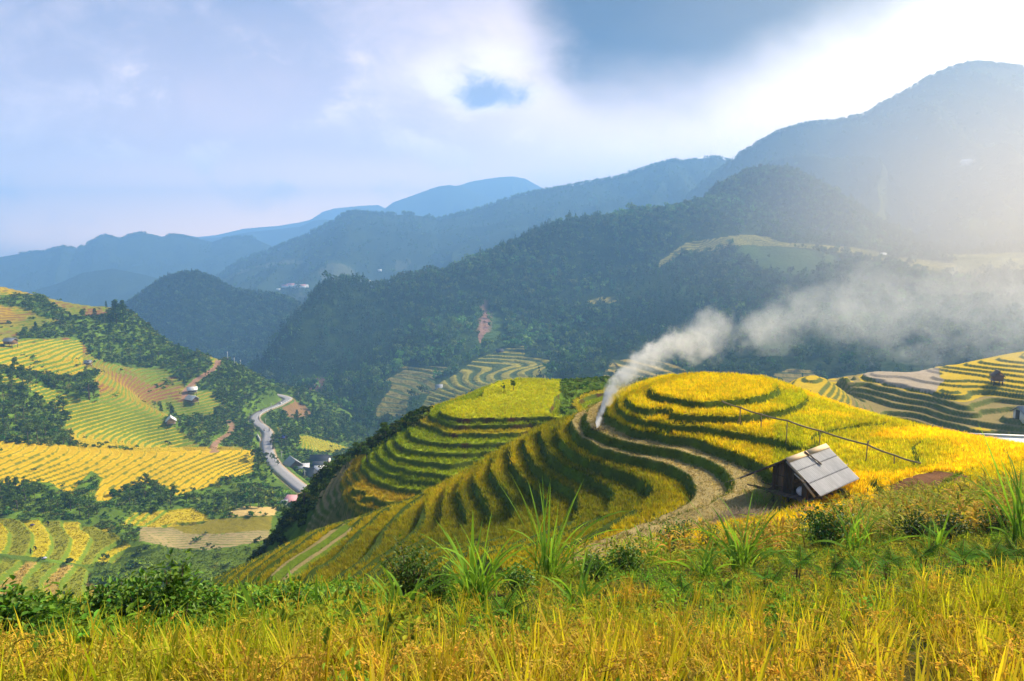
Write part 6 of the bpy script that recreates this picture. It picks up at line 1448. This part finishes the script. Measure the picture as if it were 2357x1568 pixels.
# ================================================================== people, motorbikes and cattle
def body_skin(name, joints, edges, mat, parent, col=None, sub=1):
    me = bpy.data.meshes.new(name); me.from_pydata([j_[0] for j_ in joints], edges, []); me.update()
    at = me.attributes.new('col', 'FLOAT_COLOR', 'POINT'); at.data.foreach_set('color', np.ones(len(joints) * 4, np.float32) if col is None else np.tile((*col, 1), len(joints)).astype(np.float32))
    o = bpy.data.objects.new(name, me); COL.objects.link(o); o.parent = parent
    sk = o.modifiers.new('skin', 'SKIN'); lay = me.skin_vertices[0].data
    for i, j_ in enumerate(joints): r_ = j_[1]; lay[i].radius = (r_, r_) if not hasattr(r_, '__len__') else r_; lay[i].use_root = (i == 0)
    s = o.modifiers.new('sub', 'SUBSURF'); s.levels = sub; s.render_levels = sub; me.materials.append(mat); return o
def person(pos, rz_, label, pose='stand', top=(.03, .03, .045), legs=(.03, .035, .06), scarf=(.6, .2, .2)):
    o = empty('person', pos, rz_, label, 'person')
    if pose == 'bend': hip, ch, nk, hd = (-.12, 0, .86), (.22, 0, 1.10), (.40, 0, 1.12), (.54, 0, 1.08); ha = [(.50, .16, .55), (.52, -.16, .55)]; el = [(.34, .22, .80), (.34, -.22, .80)]
    elif pose == 'ride': hip, ch, nk, hd = (-.1, 0, .80), (.02, 0, 1.18), (.05, 0, 1.32), (.08, 0, 1.50); ha = [(.48, .26, 1.0), (.48, -.26, 1.0)]; el = [(.22, .26, 1.0), (.22, -.26, 1.0)]
    else: hip, ch, nk, hd = (0, 0, .88), (.02, 0, 1.27), (.02, 0, 1.42), (.04, 0, 1.57); ha = [(.16, .26, .82), (.22, -.24, .90)]; el = [(.02, .27, 1.05), (.04, -.26, 1.06)]
    kn = [(.06, .11, .46), (.0, -.11, .46)] if pose != 'ride' else [(.28, .2, .62), (.28, -.2, .62)]; ft = [(.05, .12, .04), (-.04, -.12, .04)] if pose != 'ride' else [(.12, .2, .26), (.12, -.2, .26)]
    toe = [(f_[0] + .16, f_[1], f_[2]) for f_ in ft]; sh = [(ch[0], s * .17, ch[2] + .06) for s in (1, -1)]
    J = [(hip, .13), (ch, (.16, .12)), (nk, .055), (hd, .085), ((hd[0] + .015, 0, hd[2] + .13), .075)]; E = [(0, 1), (1, 2), (2, 3), (3, 4)]
    for k in range(2):
        n = len(J); J += [(sh[k], .065), (el[k], .045), (ha[k], .032), ((ha[k][0] + .07, ha[k][1], ha[k][2] - .06), .022)]; E += [(1, n), (n, n + 1), (n + 1, n + 2), (n + 2, n + 3)]
        n = len(J); J += [((hip[0], .10 * (1 - 2 * k), hip[2] - .08), .095), (kn[k], .065), (ft[k], .042), (toe[k], .03)]; E += [(0, n), (n, n + 1), (n + 1, n + 2), (n + 2, n + 3)]
    body_skin('body', J, E, M['skin'], o)
    J = [(hip, .155), (ch, (.185, .145))]; E = [(0, 1)]
    for k in range(2): n = len(J); J += [(sh[k], .085), (el[k], .062), (tuple(np.array(ha[k]) * .85 + np.array(el[k]) * .15), .05)]; E += [(1, n), (n, n + 1), (n + 1, n + 2)]
    body_skin('jacket', J, E, M['cloth'], o, top)
    J = [((hip[0], 0, hip[2] - .02), .15)]; E = []
    for k in range(2): n = len(J); J += [((hip[0], .10 * (1 - 2 * k), hip[2] - .10), .115), (kn[k], .085), ((ft[k][0], ft[k][1], ft[k][2] + .1), .062)]; E += [(0, n), (n, n + 1), (n + 1, n + 2)]
    body_skin('trousers', J, E, M['cloth'], o, legs)
    body_skin('headscarf', [((hd[0] - .02, 0, hd[2] + .02), .10), ((hd[0] - .02, 0, hd[2] + .15), .10)], [(0, 1)], M['cloth'], o, scarf)
    return o
person(at_ground(70, 1268), .2, 'person in dark clothes standing in the cut rice strip', 'stand')
person(at_ground(82, 1262), 2.9, 'person in black bending over next to the standing one', 'bend', (.02, .02, .03), (.07, .03, .02), (.02, .02, .03))
person(at_ground(111, 1205), 2.6, 'person with a pink headscarf and blue trousers leaning at the top of a golden strip', 'bend', (.04, .05, .10), (.10, .20, .34), (.70, .25, .25))
person(at_ground(67, 1190), .4, 'person in a pink top half hidden in the green bank', 'stand', (.65, .20, .22), (.25, .1, .1), (.65, .22, .22))
def bundle(u, v, col, label, s=.5):
    p = at_ground(u, v); b_ = MB(); r_ = np.random.default_rng(int(u)); n = 9; m = 6; V = []
    for a in range(m):
        t = a / (m - 1)
        for k in range(n): an = 6.283 * k / n; rr = s * math.sin(math.pi * (.1 + .84 * t)) ** .7 * (1 + .15 * r_.normal()); V.append((rr * math.cos(an) * 1.3, rr * math.sin(an), s * 1.1 * t))
    b_.add(V, [(a * n + k, a * n + (k + 1) % n, (a + 1) * n + (k + 1) % n, (a + 1) * n + k) for a in range(m - 1) for k in range(n)], None, col); o = b_.build('bundle', M['cloth'], None, True); o.location = p; tag(o, label, 'bundle')
bundle(102, 1289, (.45, .45, .6), 'bluish white sack lying at the foot of the golden strips', .45)
bundle(74, 1206, (.10, .07, .14), 'dark bundle on the bank left of the pink scarfed person', .45)
def motorbike(pos, rz_, label, col):
    o = empty('motorbike', pos, rz_, label, 'motorbike', 'motorbikes on the road')
    for x_ in (-.6, .62):
        wl = MB(); n = 16; V = []
        for k in range(n):
            an = 6.283 * k / n
            for (ra, yy_) in ((.30, -.05), (.30, .05), (.20, .05), (.20, -.05)): V.append((x_ + ra * math.cos(an), yy_, .30 + ra * math.sin(an)))
        wl.add(V, [(k * 4 + a, k * 4 + (a + 1) % 4, ((k + 1) % n) * 4 + (a + 1) % 4, ((k + 1) % n) * 4 + a) for k in range(n) for a in range(4)]); w_ = wl.build('wheel', M['black'], o)
        hb = MB().tube([(x_, -.06, .30), (x_, .06, .30)], .07, 8)
        for k in range(5): an = k * 1.257; hb.beam((x_, 0, .30), (x_ + .2 * math.cos(an), 0, .30 + .2 * math.sin(an)), .025)
        hb.build('rim', M['metal'], w_)
    MB().tube([(-.6, 0, .32), (-.1, 0, .45), (.35, 0, .60), (.5, 0, .85)], [.05, .13, .10, .05], 8, col).tube([(.5, 0, .85), (.62, 0, .30)], .035, 6, col).build('frame', M['cloth'], o)
    MB().box((-.3, 0, .74), (.72, .24, .12)).build('seat', M['black'], o); MB().tube([(.42, -.34, .98), (.48, 0, .95), (.42, .34, .98)], .025, 6).build('handlebar', M['metal'], o)
    MB().tube([(.56, 0, .85), (.64, 0, .84)], [.10, .08], 8).build('headlight', M['white'], o)
    return o
for (u, v, off, lab, c1_) in ((620, 992, 1.2, 'left one of two motorbikes riding side by side on the road bend', (.05, .05, .06)), (626, 993, -1.2, 'right one of two motorbikes riding side by side on the road bend', (.06, .03, .03)), (621, 1024, -1.6, 'motorbike alone on the straight above the village', (.04, .06, .16)), (602, 948, 0.3, 'motorbike farthest up the road above the bend', (.06, .05, .05))):
    i = roadpt(u, v); p = ROADC[i] + np.append(RN[i] * off, .165); d_ = ROADC[min(i + 1, 159)] - ROADC[i - 1]; a = math.atan2(d_[1], d_[0]) + (math.pi if u != 602 else 0)
    motorbike(tuple(p), a, lab, c1_); person(tuple(p), a, 'rider in ' + {620: 'dark jacket on the left motorbike of the pair', 626: 'black jacket on the right motorbike of the pair', 621: 'blue jacket on the lone motorbike', 602: 'grey jacket on the farthest motorbike'}[u], 'ride', {621: (.03, .06, .22), 602: (.15, .15, .15)}.get(u, (.03, .03, .04)), (.03, .03, .05), (.1, .1, .12))
i = roadpt(624, 1036); p = ROADC[i] + np.append(RN[i] * -2.3, .14); person(tuple(p), 1.5, 'person with a white top walking on the road edge above the village', 'stand', (.7, .7, .7), (.03, .03, .04), (.03, .03, .03))
i = roadpt(595, 968); p = ROADC[i] + np.append(RN[i] * 2.2 * side, .14); person(tuple(p), .5, 'person standing by the guard rail at the road bend', 'stand', (.05, .05, .06), (.03, .03, .04), (.03, .03, .03))
def cow(pos, rz_, label, col):
    o = empty('cow', pos, rz_, label, 'cow', 'cattle grazing on the terraces')
    J = [((-.55, 0, .92), (.24, .26)), ((0, 0, .88), (.27, .30)), ((.45, 0, .92), (.22, .26)), ((.75, 0, 1.0), (.13, .17)), ((.98, 0, .80), (.10, .12)), ((1.22, 0, .62), .065), ((-.78, 0, .95), .06), ((-.86, 0, .5), .025)]
    E = [(0, 1), (1, 2), (2, 3), (3, 4), (4, 5), (0, 6), (6, 7)]
    for s in (1, -1):
        n = len(J); J += [((.45, .15 * s, .62), .10), ((.47, .15 * s, .34), .055), ((.45, .15 * s, .03), .05)]; E += [(2, n), (n, n + 1), (n + 1, n + 2)]
        n = len(J); J += [((-.52, .15 * s, .68), .13), ((-.44, .15 * s, .52), .075), ((-.62, .15 * s, .30), .05), ((-.58, .15 * s, .03), .05)]; E += [(0, n), (n, n + 1), (n + 1, n + 2), (n + 2, n + 3)]
        n = len(J); J += [((.98, .14 * s, .92), .035)]; E += [(4, n)]
    body_skin('body', J, E, M['hide'], o, col)
    h_ = MB()
    for s in (1, -1): h_.tube([(.96, .06 * s, .90), (.94, .16 * s, 1.0), (.98, .20 * s, 1.1)], [.03, .022, .006], 6)
    h_.build('horns', M['grey_wood'], o)
cow(at_ground(384, 1022), 3.0, 'white cow grazing on a terrace below the pink-walled hut', (.75, .72, .55)); cow(at_ground(392, 1021), 2.6, 'brown cow next to the white one', (.14, .08, .05))

# ================================================================== separate trees of the valley
TREES = {}
def place_tree(kind, idx, pos, h, label, group, wide=1.0, cat='tree', name='tree'):
    key = (kind, idx)
    if key not in TREES:
        T, K = tree_proto(kind, 100 + idx * 7 + {'broad': 0, 'pine': 1000, 'tall': 2000}[kind]); TREES[key] = (T.build('trunk', M['bark'], link=False), K.build('crown', M['tree_leaf'], link=False))
    tm, km = TREES[key]; o = empty(name, pos, rnd.random() * 6.28, label, cat, group); o.scale = (h * wide, h * wide, h)
    for nm, me in (('trunk', tm), ('crown', km)): c_ = bpy.data.objects.new(nm, me); COL.objects.link(c_); c_.parent = o
    return o
def in_poly_points(poly, n, mind, lo=None):
    us = [p[0] for p in poly]; vs = [p[1] for p in poly]; out = []
    for _ in range(n * 60):
        u, v = rnd.uniform(min(us), max(us)), rnd.uniform(min(vs), max(vs))
        if u < -8 or not inpoly(np.array([u]), np.array([v]), poly)[0]: continue
        if all((u - a) ** 2 + ((v - b_) * 1.5) ** 2 > mind ** 2 for a, b_ in out): out.append((u, v))
        if len(out) >= n: break
    return sorted(out, key=lambda t: t[1])
def wood(poly, n, mind, kinds, hmin, hmax, label, group, name='tree'):
    for u, v in in_poly_points(poly, n, mind):
        k = rnd.choice(kinds); p = at_ground(u, v); place_tree(k, rnd.randrange(4), (p[0], p[1], p[2] - .2), rnd.uniform(hmin, hmax), label, group, {'broad': 1.0, 'pine': 1.15, 'tall': 1.0}[k] * rnd.uniform(.85, 1.2), 'tree', name)
wood(C_BUSH[4], 30, 16, ['broad', 'broad', 'tall'], 5, 9, 'leafy tree in the wood at the left edge above the golden strips', 'trees of the wood at the left edge')
wood(C_BUSH[1], 66, 10, ['broad', 'pine', 'tall', 'broad'], 3.8, 7, 'dark green tree in the wood on the hillside above the dirt track', 'trees of the hillside wood above the dirt track')
wood(C_BUSH[2], 52, 10, ['broad', 'tall', 'broad'], 3.5, 6.5, 'tree on the green spur between the dirt track and the road', 'trees of the green spur')
wood(C_BUSH[3], 22, 11, ['broad', 'broad', 'tall'], 3.5, 6, 'bushy tree in the gully between the terraces', 'trees of the gully')
wood(C_BUSH[0], 10, 13, ['broad'], 1.8, 3, 'low bushy tree in the scrub of the upper left slope', 'trees of the upper scrub')
wood(C_BUSH[5], 22, 11, ['broad', 'tall'], 4, 7, 'small tree beside the track left of the road', 'trees left of the road')
wood(crop(380, 880, 620, [(1300,420),(1420,380),(1560,520),(1760,640),(1960,760),(1900,860),(1650,800),(1500,760),(1380,700),(1300,640),(1450,640),(1560,600),(1450,500),(1380,470)]), 46, 10, ['broad', 'pine', 'tall', 'broad'], 4, 8, 'tree on the wooded slope below the brown field, right of the road', 'trees right of the road')
wood(crop(380, 880, 620, [(1150,560),(1260,600),(1330,660),(1330,760),(1180,690),(1080,620)]), 10, 10, ['broad'], 3.5, 6, 'rounded bush on the bank between the road and the brown field', 'bushes below the road bend', 'bush')
wood(crop(380, 880, 620, [(1190,800),(1400,810),(1420,930),(1220,930)]), 12, 11, ['broad'], 4, 7, 'bright green tree behind the village', 'trees behind the village')
wood(crop(380, 880, 620, [(1100,640),(1180,760),(1160,960),(1200,1060),(1130,980),(1120,800)]), 10, 9, ['broad'], 2.5, 4.5, 'bush lining the right side of the road above the village', 'bushes along the road', 'bush')
wood(c2([(0,470),(180,490),(420,530),(620,610),(760,700),(900,790),(640,740),(330,730),(150,700),(0,640)]), 30, 12, ['broad'], 3, 5.5, 'dark bushy tree in the scrub band above the lower strips', 'trees of the scrub band', 'bush')
wood(c2([(920,540),(1180,470),(1320,560),(1550,600),(1900,540),(2200,590),(2100,640),(1700,690),(1400,640),(1000,680)]), 30, 12, ['broad'], 3, 5.5, 'bushy tree in the scrub between the golden strips and the straw field', 'trees of the lower scrub', 'bush')
for u, vb, h, k, lab, wd in ((588, 1064, 8.5, 'broad', 'lone yellow green tree at the corner of the golden strips, beside the road', .8), (206, 921, 11.5, 'broad', 'big dark spreading tree at the end of the gully', 1.25), (245, 712, 5.5, 'pine', 'small lone pine on the skyline of the left slope', .8), (455, 808, 7, 'tall', 'thin lone tree on the ridge left of the bare earth cut', 1),
                            (215, 912, 7, 'broad', 'smaller tree at the foot of the big spreading one', 1), (268, 745, 15, 'pine', 'tall dark pine at the top of the hillside wood', 1.3), (285, 742, 14, 'pine', 'pine beside the tallest one at the top of the hillside wood', 1.2), (378, 765, 8, 'tall', 'reddish brown tree on the edge of the hillside wood', 1), (822, 1012, 11, 'broad', 'big rounded tree at the bottom right of the wooded slope', 1.2), (766, 1016, 9.5, 'broad', 'rounded pale green tree below the wooded slope', 1.2), (692, 932, 9, 'broad', 'tall bushy tree beside the pale pole right of the far bend', .9)):
    p = at_ground(u, vb); place_tree(k, rnd.randrange(4), (p[0], p[1], p[2] - .2), h, lab, None, wd)
def onB(u, v):
    ys = np.linspace(72, 125, 700); P = np.array([PY(u, v, y) for y in ys]); h = fB(P[:, 0], P[:, 1]) - P[:, 2]; i = np.nonzero(h > 0)[0]; i = i[0] if len(i) else 350; return (float(P[i][0]), float(P[i][1]), float(fB(P[i][0], P[i][1])))
for u, v, h, lab in ((889, 1008, 2.6, 'dark tree on the skyline of the scrubby flank of the knoll'), (830, 1046, 2.6, 'dark tree on the flank of the knoll, second from the top'), (845, 1058, 2.2, 'dark bush below the second skyline tree of the knoll flank'), (700, 1165, 3.2, 'dark rounded tree at the foot of the knoll flank, over the road'), (662, 1190, 3.4, 'darkest tree at the lower end of the knoll flank'), (760, 1092, 2.6, 'dark tree in the middle of the knoll flank'), (795, 1075, 2.2, 'dark bush on the knoll flank left of the terraces'), (1160, 896, 1.3, 'small dark bush on the rim behind the flat grassy field'), (1182, 893, 1.5, 'pair bush right of the small dark one behind the flat grassy field')):
    p = onB(u, v); place_tree('broad', rnd.randrange(4), (p[0], p[1], p[2] - .25), h, lab, None, 1.2, 'bush' if 'bush' in lab else 'tree', 'bush' if 'bush' in lab else 'tree')

# ------------------------------------------------------------------ smoke of the straw fire, drifting right
def build_smoke():
    S0 = np.array(onA(1378, 986, 30))
    px = [(1378, 986, 0, .10), (1381, 960, .3, .28), (1390, 925, .7, .46), (1412, 893, 1.3, .70), (1440, 862, 2.2, .90), (1475, 833, 3.5, 1.1), (1515, 812, 5.0, 1.3), (1560, 792, 7, 1.6), (1610, 775, 9, 1.9), (1680, 757, 12, 2.3), (1770, 745, 16, 2.9), (1880, 735, 21, 3.6), (2000, 730, 27, 4.4), (2130, 728, 34, 5.2), (2260, 726, 41, 6.0), (2400, 722, 49, 6.8), (2560, 720, 58, 7.6)]
    C = []; R = []
    for u, v, dy, r in px: C.append(PY(u, v, S0[1] + dy)); R.append(r)
    C = np.array(C); C[0] = S0; R = np.array(R); s = np.concatenate([[0], np.cumsum(np.linalg.norm(np.diff(C, axis=0), axis=1))])
    n = 150; t = np.linspace(0, 1, n) ** 1.8 * s[-1]; P = np.stack([np.interp(t, s, C[:, k]) for k in range(3)], 1); r = np.interp(t, s, R)
    nr = 40; ang = np.linspace(0, 2 * np.pi, nr, endpoint=False); V = []
    for i in range(n):
        a0 = P[max(i - 2, 0)]; a1 = P[min(i + 2, n - 1)]; d = (a1 - a0) / (np.linalg.norm(a1 - a0) + 1e-9); x = np.cross((0, 1, 0), d); x /= np.linalg.norm(x); y = np.cross(d, x)
        rel = t[i] / np.maximum(r[i], .2)
        wob = fbm(np.full(nr, np.log(t[i] + 1.2) * 5.5) + np.cos(ang) * .8, np.sin(ang) * .8 + 7, 91, 3); k = r[i] * (1.35 + 1.0 * wob)
        V.append(P[i] + np.outer(np.cos(ang) * k, x) + np.outer(np.sin(ang) * k, y))
    V = np.concatenate(V); i = (np.arange(n - 1)[:, None] * nr + np.arange(nr)[None]); j = (np.arange(n - 1)[:, None] * nr + (np.arange(nr)[None] + 1) % nr)
    q = np.stack([i.ravel(), j.ravel(), (j + nr).ravel(), (i + nr).ravel()], 1)
    V = np.concatenate([V, P[:1], P[-1:]]); c0, c1 = n * nr, n * nr + 1; k = np.arange(nr); k1 = (k + 1) % nr
    T = np.concatenate([np.stack([np.full(nr, c0), k1, k], 1), np.stack([np.full(nr, c1), (n - 1) * nr + k, (n - 1) * nr + k1], 1)])
    m, N, out = mat_new('smoke')
    pos = N.new('ShaderNodeNewGeometry').outputs['Position']
    sp = N.new('ShaderNodeSeparateXYZ'); N.l.new(pos, sp.inputs[0]); X = sp.outputs[0]
    # axis of the plume as curves over world x
    x0, x1 = C[0, 0] - .5, C[-1, 0]
    def curve(vals):
        lo, hi = float(vals.min()), float(vals.max()); fc = N.new('ShaderNodeFloatCurve'); cv = fc.mapping.curves[0]
        xs = (C[:, 0] - x0) / (x1 - x0); ys = (vals - lo) / (hi - lo)
        order = np.argsort(xs); xs, ys = xs[order], ys[order]
        cv.points[0].location = (0, ys[0]); cv.points[1].location = (1, ys[-1])
        for a, b in zip(xs[1:-1], ys[1:-1]): cv.points.new(a, b)
        for p in cv.points: p.handle_type = 'VECTOR'
        fc.mapping.update()
        tt = N.m('DIVIDE', N.m('SUBTRACT', X, x0), x1 - x0, clamp=True); N.l.new(tt, fc.inputs['Value'])
        return N.m('ADD', N.m('MULTIPLY', fc.outputs[0], hi - lo), lo)
    cy_, cz_, cr_ = curve(C[:, 1]), curve(C[:, 2]), curve(np.maximum(R, .22))
    # steep lower column: distance measured in the plane across the drift
    big = N.noise(N.vm('MULTIPLY', pos, (1.0, 1.0, 1.0)), .16, 4, .55, .6); med = N.noise(pos, .75, 4, .6, .8); fine = N.noise(pos, 2.6, 3, .6, .5)
    far = N.ss(cr_, .9, 2.6)
    nz = N.m('ADD', N.m('MULTIPLY', N.m('SUBTRACT', med, .5), N.m('SUBTRACT', 1.5, N.m('MULTIPLY', far, .5))), N.m('ADD', N.m('MULTIPLY', N.m('SUBTRACT', big, .5), N.m('MULTIPLY', far, 3.0)), N.m('MULTIPLY', N.m('SUBTRACT', fine, .5), N.m('SUBTRACT', .9, N.m('MULTIPLY', far, .65)))))
    dy = N.m('DIVIDE', N.m('SUBTRACT', sp.outputs[1], cy_), cr_); dz = N.m('DIVIDE', N.m('SUBTRACT', sp.outputs[2], cz_), cr_)
    # near the fire the plume is almost upright, so only the sideways spread counts there
    rr = N.m('SQRT', N.m('ADD', N.m('MULTIPLY', dy, dy), N.m('MULTIPLY', N.m('MULTIPLY', dz, dz), N.m('ADD', .12, N.m('MULTIPLY', N.ss(cr_, .3, 1.6), .88)))))
    body = N.ss(N.m('ADD', rr, N.m('MULTIPLY', nz, -1.8)), 1.05, .15)
    dens = N.m('MULTIPLY', body, N.m('DIVIDE', SMOKE_D, N.m('POWER', cr_, 2.15)))
    v = N.new('ShaderNodeVolumePrincipled'); N.put(v.inputs['Color'], (.96, .975, 1.0)); N.put(v.inputs['Density'], dens); N.put(v.inputs['Anisotropy'], .45)
    N.l.new(v.outputs[0], out.inputs['Volume'])
    m.cycles.volume_step_rate = .16
    o = mesh_np('smoke', V, q, T, None, m); tag(o, 'white smoke rising from a straw fire on the harvested terrace and drifting right', 'smoke', kind='stuff')
SMOKE_D = .9
build_smoke()
b = MB()
for i in range(70):
    a = rnd.random() * 6.28; r = .55 * math.sqrt(rnd.random()); b.beam((r * math.cos(a), r * math.sin(a), .03), (r * math.cos(a) + rnd.uniform(-.25, .25), r * math.sin(a) + rnd.uniform(-.25, .25), .10 + .1 * rnd.random()), .02, .01, (.5, .5, .5))
o = b.build('ash_pile', M['old_wood']); o.location = onA(1378, 988, 30); tag(o, 'dark smouldering straw pile where the smoke starts', 'straw pile')

# ------------------------------------------------------------------ warm haze volume added to make the sun's veil over the right-hand valley
def build_veil():
    c, rad = np.array((600., 640., -40.)), np.array((560., 590., 420.))
    nu, nv = 28, 14; V = []
    for j in range(1, nv):
        for i in range(nu):
            th, ph = math.pi * j / nv, 2 * math.pi * i / nu; V.append(c + rad * np.array((math.sin(th) * math.cos(ph), math.sin(th) * math.sin(ph), math.cos(th))))
    q = [((j * nu + i), (j * nu + (i + 1) % nu), ((j + 1) * nu + (i + 1) % nu), ((j + 1) * nu + i)) for j in range(nv - 2) for i in range(nu)]
    n = len(V); V += [c + (0, 0, rad[2]), c - (0, 0, rad[2])]; t = [(n, (i + 1) % nu, i) for i in range(nu)] + [(n + 1, (nv - 2) * nu + i, (nv - 2) * nu + (i + 1) % nu) for i in range(nu)]
    q = [f[::-1] for f in q]; t = [f[::-1] for f in t]
    m, N, out = mat_new('veil_haze'); p = N.new('ShaderNodeNewGeometry').outputs['Position']
    d = N.vm('LENGTH', N.vm('DIVIDE', N.vm('SUBTRACT', p, tuple(c)), tuple(rad)), None, 1)
    nz = N.noise(p, .0035, 3, .55)
    den = N.m('MULTIPLY', N.m('MULTIPLY', N.m('POWER', N.ss(d, .97, .0), 1.4), N.m('ADD', .45, N.m('MULTIPLY', nz, 1.1))), VEIL_D)
    v = N.new('ShaderNodeVolumePrincipled'); N.put(v.inputs['Color'], (1.0, .86, .68)); N.put(v.inputs['Density'], den); N.put(v.inputs['Anisotropy'], .5); N.l.new(v.outputs[0], out.inputs['Volume'])
    m.cycles.volume_step_rate = .5
    o = mesh_np('warm_veil', V, q, t, None, m); tag(o, 'thin warm haze added as the sun veil over the valley on the right', 'haze', kind='stuff')
VEIL_D = 2.3e-3
build_veil()

# ------------------------------------------------------------------ the air: one closed box of even haze round everything
def build_haze():
    m, N, out = mat_new('haze')
    v = N.new('ShaderNodeVolumePrincipled'); N.put(v.inputs['Color'], HAZE_COLOR); N.put(v.inputs['Density'], HAZE_DENSITY); N.put(v.inputs['Anisotropy'], HAZE_G)
    N.l.new(v.outputs[0], out.inputs['Volume'])
    b = MB().box((0, 1900, 130), (13000, 7600, 670))
    o = b.build('haze', m); tag(o, 'pale blue haze filling the valley air', 'haze', kind='stuff')
    o.display_type = 'WIRE'
build_haze()
